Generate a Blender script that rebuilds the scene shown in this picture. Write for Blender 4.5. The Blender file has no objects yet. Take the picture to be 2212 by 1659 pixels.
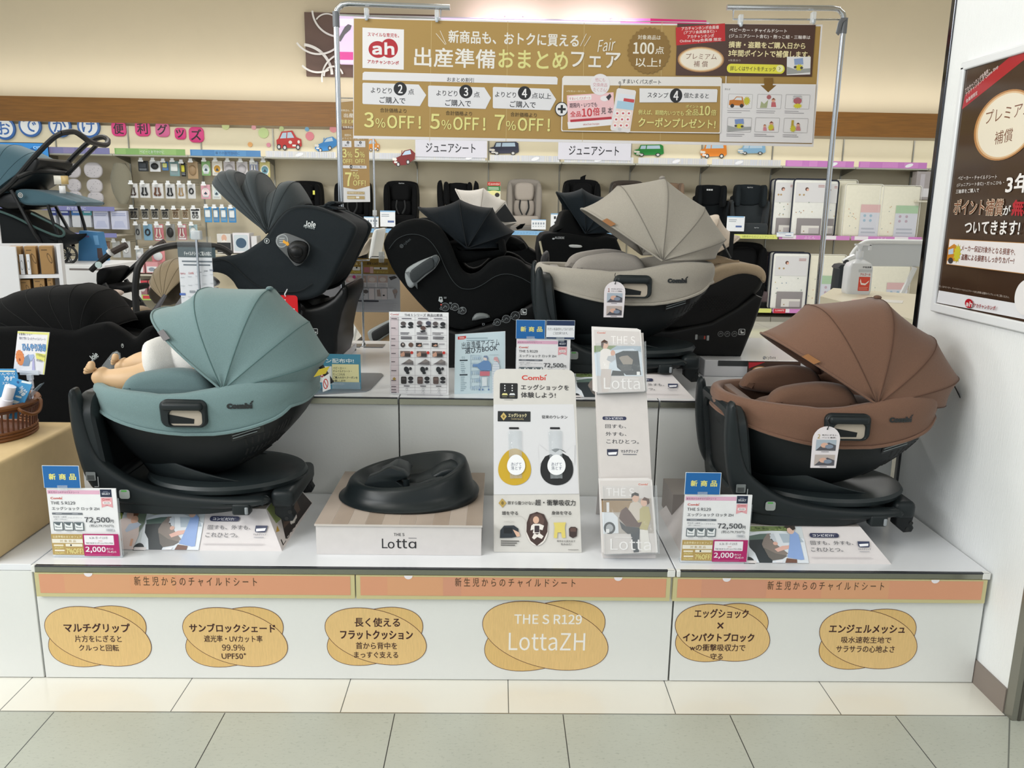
import bpy,bmesh,math,random
from mathutils import Vector as V,Matrix
from mathutils.geometry import tessellate_polygon
random.seed(7)
SC=bpy.context.scene
COL=SC.collection
# ------------------------------------------------------------------ camera
F,PITCH,ROLL,YAW=1750.0,.2127,.0168,.02
CAM=V((-.0184,-2.1188,1.3418))
_w=V((math.sin(YAW)*math.cos(PITCH),math.cos(YAW)*math.cos(PITCH),-math.sin(PITCH)))
_r=V((math.cos(YAW),-math.sin(YAW),0));_u=_r.cross(_w)
CR=_r*math.cos(ROLL)+_u*math.sin(ROLL);CU=_u*math.cos(ROLL)-_r*math.sin(ROLL);CW=_w
cd=bpy.data.cameras.new('camera');cam=bpy.data.objects.new('camera',cd);COL.objects.link(cam)
cd.sensor_width=36;cd.lens=F/2212*36;cd.clip_start=.05;cd.clip_end=60
mw=Matrix((CR,CU,-CW)).transposed().to_4x4();mw.translation=CAM;cam.matrix_world=mw
SC.camera=cam
# ------------------------------------------------------------------ world, exposure
SC.view_settings.view_transform='Standard';SC.view_settings.look='None'
SC.view_settings.gamma=1;SC.view_settings.use_curve_mapping=False
SC.view_settings.exposure=-0.12
wd=bpy.data.worlds.new('store_ambience');SC.world=wd;wd.use_nodes=True
bg=wd.node_tree.nodes['Background'];bg.inputs[0].default_value=(.90,.96,1,1);bg.inputs[1].default_value=.85
def area(name,loc,target,sx,sy,power,col=(1,1,1)):
    l=bpy.data.lights.new(name,'AREA');l.shape='RECTANGLE';l.size=sx;l.size_y=sy;l.energy=power;l.color=col
    o=bpy.data.objects.new(name,l);COL.objects.link(o);o.location=loc
    o.rotation_euler=(V(target)-V(loc)).to_track_quat('-Z','Y').to_euler();return o
for i,(x,y,p)in enumerate([(-2.2,-.9,4),(0,-.9,4),(2.0,-.9,3),(-2.4,1.6,9),(.2,1.6,9),(2.8,1.6,9),
                            (-3.6,5.2,78),(0,5.2,78),(3.4,5.2,78)]):
    area('ceiling_and_fill_light',(x,y,3.9),(x,y,0),1.15,.55,p,(1,.985,.95))
area('ceiling_and_fill_light',(-4.6,-1.2,3.9),(.5,-.2,.4),1.15,1.15,120,(1,.985,.95))  # unseen fill added at the left to brighten the right wall
area('ceiling_and_fill_light',(-5.2,2.2,3.9),(0,.8,.4),1.15,1.15,80,(1,.985,.95))  # second added fill from the left, angled at the display
area('front_fill_light',(-4.0,-2.7,2.9),(1.0,.3,.5),2.6,.9,110,(.96,.985,1))  # added front-left fill for the right wall, no lamp known there
area('ceiling_and_fill_light',(-2.0,-2.2,3.9),(.6,-.3,.6),1.15,1.15,45,(1,.985,.95))  # extra unseen fill added near the front left to lift the right wall
area('front_fill_light',(2.6,-2.6,3.2),(-1.2,.4,.5),1.6,.8,16,(1,.98,.95))  # fill added from the right for the kraft block's side face
area('front_fill_light',(1.4,-3.4,3.3),(.5,.5,.4),2.6,.5,6,(.96,.985,1))  # weak front fill added behind the camera, no real fitting
area('cove_light',(-.2,8.32,2.66),(-.2,8.75,3.9),13.6,.1,36,(1,.985,.95))
area('cove_light',(-.2,8.20,2.31),(-.2,8.60,1.9),13.6,.08,14,(1,.98,.92))
# ------------------------------------------------------------------ pixel helpers (a pixel of the 2212x1659 photo -> a point on a plane of the place)
def ray(px,py):return CR*((px-1106)/F)-CU*((py-829.5)/F)+CW
def aty(px,py,y):d=ray(px,py);return CAM+d*((y-CAM.y)/d.y)
def atz(px,py,z):d=ray(px,py);return CAM+d*((z-CAM.z)/d.z)
def atx(px,py,x):d=ray(px,py);return CAM+d*((x-CAM.x)/d.x)
def pxm(p):return F/((V(p)-CAM).dot(CW))
# ------------------------------------------------------------------ materials
_mc={}
def lin(h):
    h=h.lstrip('#');c=[int(h[i:i+2],16)/255 for i in(0,2,4)]
    return[x/12.92 if x<=.04045 else((x+.055)/1.055)**2.4 for x in c]
def M(h,rough=.5,metal=0.,kind=None,spec=None,alpha=1.,trans=0.,emit=0.):
    k=(h,rough,metal,kind,spec,alpha,trans,emit)
    if k in _mc:return _mc[k]
    m=bpy.data.materials.new('mat_%s_%s'%(kind or 'plain',h.lstrip('#')));m.use_nodes=True
    nt=m.node_tree;b=nt.nodes['Principled BSDF'];c=lin(h)+[1]
    b.inputs['Base Color'].default_value=c;b.inputs['Roughness'].default_value=rough;b.inputs['Metallic'].default_value=metal
    if spec is not None:b.inputs['Specular IOR Level'].default_value=spec
    if alpha<1:b.inputs['Alpha'].default_value=alpha
    if trans:b.inputs['Transmission Weight'].default_value=trans
    if emit:b.inputs['Emission Color'].default_value=c;b.inputs['Emission Strength'].default_value=emit
    N=nt.nodes.new;L=nt.links.new
    def noise(scale,detail=4,vec=None,sc3=None):
        tc=N('ShaderNodeTexCoord');n=N('ShaderNodeTexNoise');n.inputs['Scale'].default_value=scale;n.inputs['Detail'].default_value=detail
        if sc3:
            mp=N('ShaderNodeMapping');mp.inputs['Scale'].default_value=sc3;L(tc.outputs['Object'],mp.inputs[0]);L(mp.outputs[0],n.inputs[0])
        else:L(tc.outputs['Object'],n.inputs[0])
        return n
    def vary(n,lo,hi):
        r=N('ShaderNodeMapRange');r.inputs[1].default_value=.3;r.inputs[2].default_value=.7;r.inputs[3].default_value=lo;r.inputs[4].default_value=hi
        L(n.outputs[0],r.inputs[0]);x=N('ShaderNodeMix');x.data_type='RGBA';x.blend_type='MULTIPLY';x.inputs[0].default_value=1
        x.inputs[6].default_value=c;L(r.outputs[0],x.inputs[7]);L(x.outputs[2],b.inputs['Base Color'])
    def bump(n,st,d=.002):
        q=N('ShaderNodeBump');q.inputs['Strength'].default_value=st;q.inputs['Distance'].default_value=d
        L(n.outputs[0],q.inputs['Height']);L(q.outputs[0],b.inputs['Normal'])
    if kind=='fabric':
        n=noise(420,2);vary(n,.93,1.05);bump(n,.35);b.inputs['Sheen Weight'].default_value=.16 if max(c[:3])>.03 else .02;b.inputs['Specular IOR Level'].default_value=.3 if max(c[:3])>.03 else .12;b.inputs['Sheen Roughness'].default_value=.5
    elif kind=='plastic':
        if max(c[:3])<.03:b.inputs['Specular IOR Level'].default_value=.3
        bump(noise(900,1),.08,.001)
    elif kind=='wood':
        n=noise(3,6,sc3=(1.2,1.2,22));vary(n,.80,1.12)
    elif kind=='woodtop':
        n=noise(5,6,sc3=(30,2,2));vary(n,.88,1.06)
    elif kind=='linen':
        n=noise(40,5,sc3=(14,14,1));vary(n,.93,1.06)
    elif kind=='paper':vary(noise(30,4),.97,1.02)
    elif kind=='wall':vary(noise(2.5,3),.985,1.01);
    elif kind=='wallpaper':
        n=noise(60,3,sc3=(1,6,.35));bump(n,.35,.003)
    elif kind=='plastered':bump(noise(140,3),.15)
    _mc[k]=m;return m
def tile_mat(name,base,grout,x0,T,yb,fleck,rough,lo=.94,hi=1.03):
    m=bpy.data.materials.new(name);m.use_nodes=True;nt=m.node_tree;b=nt.nodes['Principled BSDF'];N=nt.nodes.new;L=nt.links.new
    b.inputs['Roughness'].default_value=rough
    tc=N('ShaderNodeTexCoord');sp=N('ShaderNodeSeparateXYZ');L(tc.outputs['Object'],sp.inputs[0])
    def line(out,off):
        a=N('ShaderNodeMath');a.operation='SUBTRACT';L(out,a.inputs[0]);a.inputs[1].default_value=off-T/2
        d=N('ShaderNodeMath');d.operation='DIVIDE';L(a.outputs[0],d.inputs[0]);d.inputs[1].default_value=T
        fr=N('ShaderNodeMath');fr.operation='FRACT';L(d.outputs[0],fr.inputs[0])
        s=N('ShaderNodeMath');s.operation='SUBTRACT';L(fr.outputs[0],s.inputs[0]);s.inputs[1].default_value=.5
        ab=N('ShaderNodeMath');ab.operation='ABSOLUTE';L(s.outputs[0],ab.inputs[0])
        lt=N('ShaderNodeMath');lt.operation='LESS_THAN';L(ab.outputs[0],lt.inputs[0]);lt.inputs[1].default_value=.0013/T;return lt
    lx,ly=line(sp.outputs[0],x0),line(sp.outputs[1],yb)
    mx=N('ShaderNodeMath');mx.operation='MAXIMUM';L(lx.outputs[0],mx.inputs[0]);L(ly.outputs[0],mx.inputs[1])
    n1=N('ShaderNodeTexNoise');n1.inputs['Scale'].default_value=3.2;n1.inputs['Detail'].default_value=5;L(tc.outputs['Object'],n1.inputs[0])
    mp=N('ShaderNodeMapping');mp.inputs['Scale'].default_value=(1,2.2,1);L(tc.outputs['Object'],mp.inputs[0])
    n2=N('ShaderNodeTexNoise');n2.inputs['Scale'].default_value=75;n2.inputs['Detail'].default_value=4;n2.inputs['Roughness'].default_value=.7;L(mp.outputs[0],n2.inputs[0])
    r1=N('ShaderNodeMapRange');r1.inputs[1].default_value=.3;r1.inputs[2].default_value=.7;r1.inputs[3].default_value=lo;r1.inputs[4].default_value=hi;L(n1.outputs[0],r1.inputs[0])
    r2=N('ShaderNodeMapRange');r2.inputs[1].default_value=.30;r2.inputs[2].default_value=.44;r2.inputs[3].default_value=1-fleck;r2.inputs[4].default_value=1;L(n2.outputs[0],r2.inputs[0])
    p=N('ShaderNodeMath');p.operation='MULTIPLY';L(r1.outputs[0],p.inputs[0]);L(r2.outputs[0],p.inputs[1])
    x=N('ShaderNodeMix');x.data_type='RGBA';x.blend_type='MULTIPLY';x.inputs[0].default_value=1;x.inputs[6].default_value=lin(base)+[1];L(p.outputs[0],x.inputs[7])
    y=N('ShaderNodeMix');y.data_type='RGBA';L(mx.outputs[0],y.inputs[0]);L(x.outputs[2],y.inputs[6]);y.inputs[7].default_value=lin(grout)+[1]
    L(y.outputs[2],b.inputs['Base Color']);return m
# ------------------------------------------------------------------ mesh builder
def spline(pts,n=6,closed=False):
    P=[V(p)for p in pts];out=[];N=len(P);rng=N if closed else N-1
    for i in range(rng):
        a=P[(i-1)%N]if closed or i else P[0];b=P[i];c=P[(i+1)%N];d=P[(i+2)%N]if closed or i+2<N else P[-1]
        for j in range(n):
            t=j/n;out.append(.5*((2*b)+(c-a)*t+(2*a-5*b+4*c-d)*t*t+(3*b-a-3*c+d)*t**3))
    if not closed:out.append(P[-1])
    return out
class MB:
    def __init__(s):s.v=[];s.f=[];s.m=[];s.mats=[]
    def mi(s,m):
        if m not in s.mats:s.mats.append(m)
        return s.mats.index(m)
    def add(s,vs,fs,m):
        o=len(s.v);s.v+=[tuple(p)for p in vs];k=s.mi(m)
        for f in fs:s.f.append([i+o for i in f]);s.m.append(k)
        return s
    def box(s,x0,x1,y0,y1,z0,z1,m):
        vs=[(x,y,z)for z in(z0,z1)for y in(y0,y1)for x in(x0,x1)]
        return s.add(vs,[(0,2,3,1),(4,5,7,6),(0,1,5,4),(2,6,7,3),(0,4,6,2),(1,3,7,5)],m)
    def hexa(s,b4,t4,m):
        return s.add(list(b4)+list(t4),[(3,2,1,0),(4,5,6,7),(0,1,5,4),(1,2,6,5),(2,3,7,6),(3,0,4,7)],m)
    def rbox(s,x0,x1,y0,y1,z0,z1,m,r=.01,n=3):
        loops=[]
        for k in range(n+1):
            a=k/n*math.pi/2;ins=r*(1-math.sin(a));loops.append((ins,z0+r*(1-math.cos(a))))
        for k in range(n+1):
            a=k/n*math.pi/2;ins=r*(1-math.cos(a));loops.append((ins,z1-r*(1-math.sin(a))))
        L=[]
        for ins,z in loops:
            L.append([(x,y,z)for x,y in rrect((x0+x1)/2,(y0+y1)/2,(x1-x0)/2-ins,(y1-y0)/2-ins,max(r*1.2-ins,.0005),n)])
        return s.loft(L,m)
    def loft(s,loops,m,caps=True,closed=True):
        n=len(loops[0]);vs=[p for l in loops for p in l];fs=[]
        for i in range(len(loops)-1):
            for j in range(n if closed else n-1):
                a,b=i*n+j,i*n+(j+1)%n;fs.append((a,b,b+n,a+n))
        if caps and closed:
            for o in(0,(len(loops)-1)*n):
                if n<=4:fs.append(tuple(range(o,o+n)))
                else:fs+=[tuple(i+o for i in tr)for tr in tessellate_polygon([[V(p)for p in vs[o:o+n]]])]
        return s.add(vs,fs,m)
    def cyl(s,p,q,r0,m,r1=None,n=16):
        p,q=V(p),V(q);d=(q-p).normalized();a=d.orthogonal().normalized();b=d.cross(a);r1=r0 if r1 is None else r1
        c=[(math.cos(2*math.pi*i/n),math.sin(2*math.pi*i/n))for i in range(n)]
        return s.loft([[p+(a*x+b*y)*r0 for x,y in c],[q+(a*x+b*y)*r1 for x,y in c]],m)
    def tube(s,pts,r,m,n=8,closed=False,sm=0,sy=1.):
        P=spline(pts,sm,closed)if sm else[V(p)for p in pts];N=len(P);L=[];a=None
        for i in range(N):
            t=(P[(i+1)%N]-P[(i-1)%N])if closed else(P[min(i+1,N-1)]-P[max(i-1,0)])
            t=t.normalized()if t.length>1e-9 else V((0,0,1))
            a=t.orthogonal().normalized()if a is None else(a-t*a.dot(t)).normalized()
            b=t.cross(a);rr=r[i*len(r)//N]if isinstance(r,(list,tuple))else r
            L.append([P[i]+a*math.cos(2*math.pi*k/n)*rr+b*math.sin(2*math.pi*k/n)*rr*sy for k in range(n)])
        if closed:L.append(L[0])
        return s.loft(L,m,caps=not closed)
    def ell(s,c,rx,ry,rz,m,n=16,k=10,R=None):
        L=[]
        for i in range(k+1):
            ph=-math.pi/2+math.pi*i/k;ph=max(-math.pi/2+.02,min(math.pi/2-.02,ph))
            ring=[V((rx*math.cos(ph)*math.cos(2*math.pi*j/n),ry*math.cos(ph)*math.sin(2*math.pi*j/n),rz*math.sin(ph)))for j in range(n)]
            L.append([V(c)+(R@p if R else p)for p in ring])
        return s.loft(L,m)
    def lathe(s,prof,c,m,n=24,sx=1.,sy=1.):
        return s.loft([[(c[0]+r*sx*math.cos(2*math.pi*j/n),c[1]+r*sy*math.sin(2*math.pi*j/n),c[2]+z)for j in range(n)]for r,z in prof],m)
    def puff(s,prof,y0,y1,r,m,n=4,sm=0,plane='xz',f=None):
        """closed outline in a plane, extruded y0..y1 with rounded edges of radius r"""
        P=[V((p[0],p[1],0))for p in prof]
        if sm:P=spline(P,sm,True)
        N=len(P);ar=sum(P[i].x*P[(i+1)%N].y-P[(i+1)%N].x*P[i].y for i in range(N))
        if ar<0:P.reverse()
        nr=[]
        for i in range(N):
            t=(P[(i+1)%N]-P[(i-1)%N]);nr.append(V((-t.y,t.x,0)).normalized())
        sl=[];r2=min(r,abs(y1-y0)/2)
        for k in range(n+1):a=k/n*math.pi/2;sl.append((y0+r2*(1-math.cos(math.pi/2-a)if 0 else 1-math.sin(a)),r*(1-math.cos(math.pi/2-a))))
        sl=[(y0+r2*(1-math.cos(k/n*math.pi/2)),r*(1-math.sin(k/n*math.pi/2)))for k in range(n+1)]
        sl+=[(y1-r2*(1-math.sin(k/n*math.pi/2))if 0 else y1-r2*(1-math.cos((n-k)/n*math.pi/2)),r*(1-math.sin((n-k)/n*math.pi/2)))for k in range(n+1)]
        L=[]
        for y,ins in sl:
            q=[P[i]+nr[i]*ins for i in range(N)]
            if plane=='xz':q=[(p.x,y,p.y)for p in q]
            elif plane=='yz':q=[(y,p.x,p.y)for p in q]
            else:q=[(p.x,p.y,y)for p in q]
            if f:q=[f(p)for p in q]
            L.append(q)
        return s.loft(L,m)
    def build(s,name,parent=None,sharp=.7,bevel=0.,sub=0,solid=0.,loc=None):
        me=bpy.data.meshes.new(name);me.from_pydata(s.v,[],s.f)
        for m in s.mats:me.materials.append(m)
        me.polygons.foreach_set('material_index',s.m);me.polygons.foreach_set('use_smooth',[True]*len(s.f))
        bm=bmesh.new();bm.from_mesh(me);bmesh.ops.recalc_face_normals(bm,faces=bm.faces);bm.to_mesh(me);bm.free()
        me.update();me.set_sharp_from_angle(angle=sharp)
        o=bpy.data.objects.new(name,me);COL.objects.link(o)
        if parent:o.parent=parent
        if solid:q=o.modifiers.new('thickness','SOLIDIFY');q.thickness=solid;q.offset=-1
        if bevel:q=o.modifiers.new('bevel','BEVEL');q.width=bevel;q.segments=2;q.limit_method='ANGLE';q.angle_limit=.6
        if sub:q=o.modifiers.new('sub','SUBSURF');q.levels=sub;q.render_levels=sub
        return o
def rrect(cx,cy,hx,hy,r,n=3):
    r=min(r,hx,hy);out=[]
    for(sx,sy,a0)in((1,1,0),(-1,1,1),(-1,-1,2),(1,-1,3)):
        for k in range(n+1):
            a=(a0+k/n)*math.pi/2;out.append((cx+sx*(hx-r)+r*math.cos(a),cy+sy*(hy-r)+r*math.sin(a)))
    return out
def tag(o,label,cat,group=None,kind=None):
    o['label']=label;o['category']=cat
    if group:o['group']=group
    if kind:o['kind']=kind
    return o
def thing(name,label,cat,loc=(0,0,0),group=None):
    o=bpy.data.objects.new(name,None);o.empty_display_size=.05;COL.objects.link(o);o.location=loc
    return tag(o,label,cat,group)
def struct(name,mb,label,cat,**k):return tag(mb.build(name,**k),label,cat,kind='structure')
# ------------------------------------------------------------------ flat printing: panels, pictures and lettering on a plane
_tc={}
import os
def _font():
    try:return bpy.data.fonts.load(os.path.join(bpy.utils.system_resource('DATAFILES'),'fonts','Noto Sans CJK Regular.woff2'))
    except Exception:return None
FONT=_font()
def glyphs(t,bold):
    k=(t,bold)
    if k not in _tc:
        c=bpy.data.curves.new('lettering','FONT');c.body=t;c.resolution_u=3;c.offset=bold
        if FONT and all(ord(q)<0x7f for q in t):c.font=FONT
        o=bpy.data.objects.new('lettering',c);COL.objects.link(o)
        dg=bpy.context.evaluated_depsgraph_get();me=bpy.data.meshes.new_from_object(o.evaluated_get(dg))
        vs=[(v.co.x,v.co.y)for v in me.vertices];fs=[tuple(p.vertices)for p in me.polygons]
        COL.objects.unlink(o);bpy.data.objects.remove(o);bpy.data.curves.remove(c);bpy.data.meshes.remove(me)
        x0,x1=min(v[0]for v in vs),max(v[0]for v in vs);y0,y1=min(v[1]for v in vs),max(v[1]for v in vs)
        _tc[k]=([((x-x0)/max(x1-x0,1e-6),(y-y0)/max(y1-y0,1e-6))for x,y in vs],fs,(x1-x0)/max(y1-y0,1e-6))
    return _tc[k]
class Print:
    """lays shapes on the plane through O spanned by U (right) and Vv (up); coordinates in photo pixels (px=True) or in plane metres"""
    def __init__(s,mb,O,U,Vv,px=True,step=.00006,base=.0004,rough=.45,map=None,crop=None):
        s.crop=crop
        s.mb=mb;s.O=V(O);s.U=V(U).normalized();s.V=V(Vv).normalized();s.N=s.U.cross(s.V);s.k=base;s.step=step;s.px=px;s.rough=rough;s.map=map
        if(CAM-s.O).dot(s.N)<0:s.N=-s.N
    def uv(s,x,y):
        if s.map:return s.map(x,y)
        if s.crop:x,y=s.crop[0]+x/s.crop[2],s.crop[1]+y/s.crop[2]
        if not s.px:return(x,y)
        d=ray(x,y);p=CAM+d*((s.O-CAM).dot(s.N)/d.dot(s.N))-s.O;return(p.dot(s.U),p.dot(s.V))
    def w(s,u,v):return s.O+s.U*u+s.V*v+s.N*s.k
    def mat(s,c):return c if not isinstance(c,str)else M(c,s.rough)
    def raw(s,uvs,fs,c):s.mb.add([s.w(*p)for p in uvs],fs,s.mat(c));s.k+=s.step
    def poly(s,pts,c):u=[s.uv(*p)for p in pts];s.raw(u,[tuple(range(len(u)))]if len(u)<5 else tessellate_polygon([[V((a,b,0))for a,b in u]]),c)
    def frame(s,x0,y0,x1,y1):
        cx,cy=(x0+x1)/2,(y0+y1)/2;u,v=s.uv(cx,cy);a=s.uv(x0,cy);b=s.uv(x1,cy);t=s.uv(cx,y0);d=s.uv(cx,y1)
        return u,v,abs(b[0]-a[0])/2,abs(t[1]-d[1])/2
    def rect(s,x0,y0,x1,y1,c,r=0.):
        u,v,hx,hy=s.frame(x0,y0,x1,y1);r=r*(min(hx,hy))
        p=rrect(u,v,hx,hy,r,4)if r else[(u-hx,v-hy),(u+hx,v-hy),(u+hx,v+hy),(u-hx,v+hy)]
        s.raw(p,[tuple(range(len(p)))],c)
    def ring(s,x0,y0,x1,y1,c,w=.02,r=0.):
        u,v,hx,hy=s.frame(x0,y0,x1,y1);t=w*min(hx,hy);n=4 if r else 1;rr=max(r*min(hx,hy),1e-4)
        a=rrect(u,v,hx,hy,rr,n);b=rrect(u,v,hx-t,hy-t,max(rr-t,5e-5),n);N=len(a)
        s.raw(a+b,[(i,(i+1)%N,N+(i+1)%N,N+i)for i in range(N)],c)
    def oval(s,cx,cy,rx,ry,c,ang=0.,n=32,star=0):
        u,v,hx,hy=s.frame(cx-rx,cy-ry,cx+rx,cy+ry);ca,sa=math.cos(ang),math.sin(ang);p=[]
        for i in range(n):
            t=2*math.pi*i/n;f=1-(star if i%2 else 0);x,y=hx*math.cos(t)*f,hy*math.sin(t)*f;p.append((u+x*ca-y*sa,v+x*sa+y*ca))
        s.raw(p,[tuple(range(n))],c)
    def line(s,pts,w,c):
        p=[V(s.uv(*q))for q in pts];k=abs(s.uv(pts[0][0]+100,pts[0][1])[0]-s.uv(*pts[0])[0])/100 if(s.px or s.map)else 1;w=w*k/2
        for a,b in zip(p[:-1],p[1:]):
            d=(b-a);d=d.normalized()if d.length>1e-9 else V((1,0));n=V((-d.y,d.x))*w
            s.raw([a+n,b+n,b-n,a-n],[(0,1,2,3)],c)
    def text(s,t,x0,y0,x1,y1,c,bold=0.,ang=0.,slant=0.):
        u,v,hx,hy=s.frame(x0,y0,x1,y1)
        if bold>=.008:
            st=s.step;s.step=st*.25;d=bold*2*hy*.8
            for dx,dy in((-d,-d),(d,-d),(-d,d),(d,d)):s._text(t,u+dx,v+dy,max(hx-d,hx*.8),max(hy-d,hy*.8),c,ang,slant)
            s.step=st
        else:s._text(t,u,v,hx,hy,c,ang,slant)
    def _text(s,t,u,v,hx,hy,c,ang,slant):
        vs,fs,_=glyphs(t,0.);ca,sa=math.cos(ang),math.sin(ang)
        p=[]
        for x,y in vs:
            a,b=(x-.5)*2*hx+(y-.5)*2*hy*slant,(y-.5)*2*hy;p.append((u+a*ca-b*sa,v+a*sa+b*ca))
        s.raw(p,fs,c)
    def bars(s,x0,y0,x1,y1,n,c,fill=.5,rag=.15):
        h=(y1-y0)/n
        for i in range(n):s.rect(x0,y0+i*h+h*(1-fill)/2,x1-(x1-x0)*rag*random.random(),y0+i*h+h*(1+fill)/2,c)
def copy_tree(o,parent=None):
    c=o.copy();COL.objects.link(c)
    if parent:c.parent=parent;c.matrix_parent_inverse=o.matrix_parent_inverse.copy()
    for ch in list(o.children):copy_tree(ch,c)
    return c
def combi_logo(P,x0,y0,x1,y1,c):
    w,h=x1-x0,y1-y0
    P.text('Combı',x0,y0+h*.12,x1-w*.03,y1,c,.03)
    P.poly([(x1-w*.09,y0+h*.22),(x1-w*.02,y0+h*.02),(x1+w*.02,y0-h*.06),(x1+w*.01,y0+h*.16),(x1-w*.04,y0+h*.26)],c)
def ah_logo(P,cx,cy,s,red='#b3202c',white='#ece9ea'):
    P.oval(cx-s*.36,cy+s*.06,s*.62,s*.56,red);P.oval(cx+s*.40,cy-s*.02,s*.58,s*.64,red)
    P.text('ah',cx-s*.74,cy-s*.42,cx+s*.74,cy+s*.42,white,.05)
# ================================================================== the setting
H,H2,YR,T=.3525,.7025,.597,.4567
WX=1.402
white_tile=tile_mat('white_tile','#e3e1d8','#5d5f5c',.0268,T,-.153,.0,.16,.97,1.02)
grey_tile=tile_mat('grey_tile','#b4b8ae','#2d3133',.1746,T,-.153,.26,.38,.93,1.05)
m=MB();m.add([(-9,-.153,0),(9,-.153,0),(9,9.2,0),(-9,9.2,0)],[(0,1,2,3)],white_tile)
m.add([(1.43,-.165,0),(9,-.165,0),(9,-6,0),(7.26,-6,0)],[(0,1,2,3)],white_tile)
m.add([(-9,-.157,0),(1.43,-.157,0),(7.26,-6,0),(-9,-6,0)],[(0,1,2,3)],grey_tile)
m.add([(-9,-.157,.0004),(1.42,-.157,.0004),(1.42,-.152,.0004),(-9,-.152,.0004)],[(0,1,2,3)],M('#8f8f84',.3,.6))
m.add([(1.40,-.162,.0004),(1.404,-.162,.0004),(.93,-.9,.0004),(.926,-.9,.0004)],[(0,1,2,3)],M('#6d716c',.5))
struct('floor',m,'white and grey tiled shop floor','floor')
m=MB();m.box(-9,9,8.62,8.7,0,4.05,M('#cdc0a6',.7,kind='wall'))
struct('wall_back',m,'cream back wall above and behind the shelves','wall')
m=MB();m.box(-9,9,-6,8.7,4.0,4.05,M('#dcd8cc',.8,kind='wall'))
struct('ceiling',m,'off-white shop ceiling','ceiling')
zt,zb=aty(1106,228,8.1).z,aty(1106,281,8.1).z
m=MB();m.box(-9,9,8.1,8.14,zb,zt,M('#86591d',.42,kind='wood'))
m.box(-9,9,8.14,8.62,(zb+zt)/2-.015,(zb+zt)/2+.015,M('#c9c2b0',.6))
struct('trim_1',m,'brown wooden pelmet band with hidden cove light above the shelves','pelmet')
# right wall with metal edges and baseboard
m=MB();m.box(WX,WX+.16,-.14,.575,0,4.0,M('#eceeee',.6,kind='wallpaper'))
m.box(WX+.028,4,-.17,-.13,.0,4.0,M('#d6cdbb',.6,kind='wall'))
struct('wall_right',m,'white papered partition wall on the right','wall')
steel=M('#a9aaa6',.28,.9,kind='plastic');chrome=M('#c9ccd0',.14,1.0,kind='plastic')
m=MB();m.box(WX-.004,WX+.03,-.176,-.14,0,4.0,M('#8e8d84',.35,.7));m.box(WX+.012,WX+.02,-.178,-.176,0,4,M('#5c5a53',.4,.6))
struct('trim_2',m,'brushed metal corner guard at the near end of the right wall','corner guard',bevel=.002)
m=MB();m.box(WX-.006,WX+.05,.575,.60,0,4.0,M('#55565a',.12,1.0))
struct('trim_3',m,'polished dark metal strip on the far edge of the right wall','edge strip',bevel=.003)
m=MB();m.box(WX-.007,WX,-.14,.575,0,.072,M('#857a72',.5));m.box(WX+.03,4,-.178,-.17,0,.085,M('#8a7f76',.5))
struct('baseboard_right',m,'taupe baseboard along the right wall','baseboard')
# ================================================================== display platforms
pw=M('#e2e3e0',.32,kind='plastered');ptop=M('#e6e8ec',.16,kind='plastic');pdark=M('#3a3c40',.25,.5)
cream=M('#c9c08f',.35);orange='#d89a78'
def platform(label,x0,x1,front=True,y0=0.,y1=None,z0=0.,z1=H,rails=()):
    t=thing('display_platform',label,'display platform',((x0+x1)/2,(y0+(y1 or YR))/2,z0),'white display platforms')
    y1=YR+.6 if y1 is None else y1;o=V(t.location)
    def B(name,bx,mat,bevel=.0015):
        q=MB();q.box(bx[0]-o.x,bx[1]-o.x,bx[2]-o.y,bx[3]-o.y,bx[4]-o.z,bx[5]-o.z,mat);return q.build(name,t,bevel=bevel)
    B('cabinet',(x0+.0015,x1-.0015,y0+.004,y1,z0+.002,z1-.02),pw)
    B('top_board',(x0+.001,x1-.001,y0+.003,y1,z1-.019,z1),ptop)
    return t
P_L=platform('long white low platform on the left, carrying the green car seat',-1.305,.495)
P_R=platform('short white low platform at the right end, under the brown car seat',.497,1.395)
P_N=platform('white low platform at the left edge of the picture, under the kraft paper block',-3.1,-1.307,y1=1.75)
def local(t,mb,name,**k):
    o=mb.build(name,t,**k);L=V(t.location)
    for v in o.data.vertices:v.co-=L
    return o
FP=dict(O=(0,-.0005,0),U=(1,0,0),Vv=(0,0,1))
def edge(t,x0,x1,y,z1):
    q=MB();q.box(x0+.012,x1-.004,y-.006,y+.004,z1-.0195,z1-.003,M('#8d8f84',.22,.85));q.box(x0+.012,x1-.004,y-.0065,y+.004,z1-.004,z1+.0005,pdark)
    local(t,q,'metal_edge',bevel=.001)
    for x in(x0,x1-.004):
        q=MB();q.box(x+.001 if x==x0 else x-.02,x+.012 if x==x0 else x+.003,y-.007,y+.01,z1-.0195,z1+.0006,M('#e4e4e0',.4));local(t,q,'corner_cap',bevel=.002)
edge(P_L,-1.305,.495,0,H);edge(P_R,.497,1.395,0,H)
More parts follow.
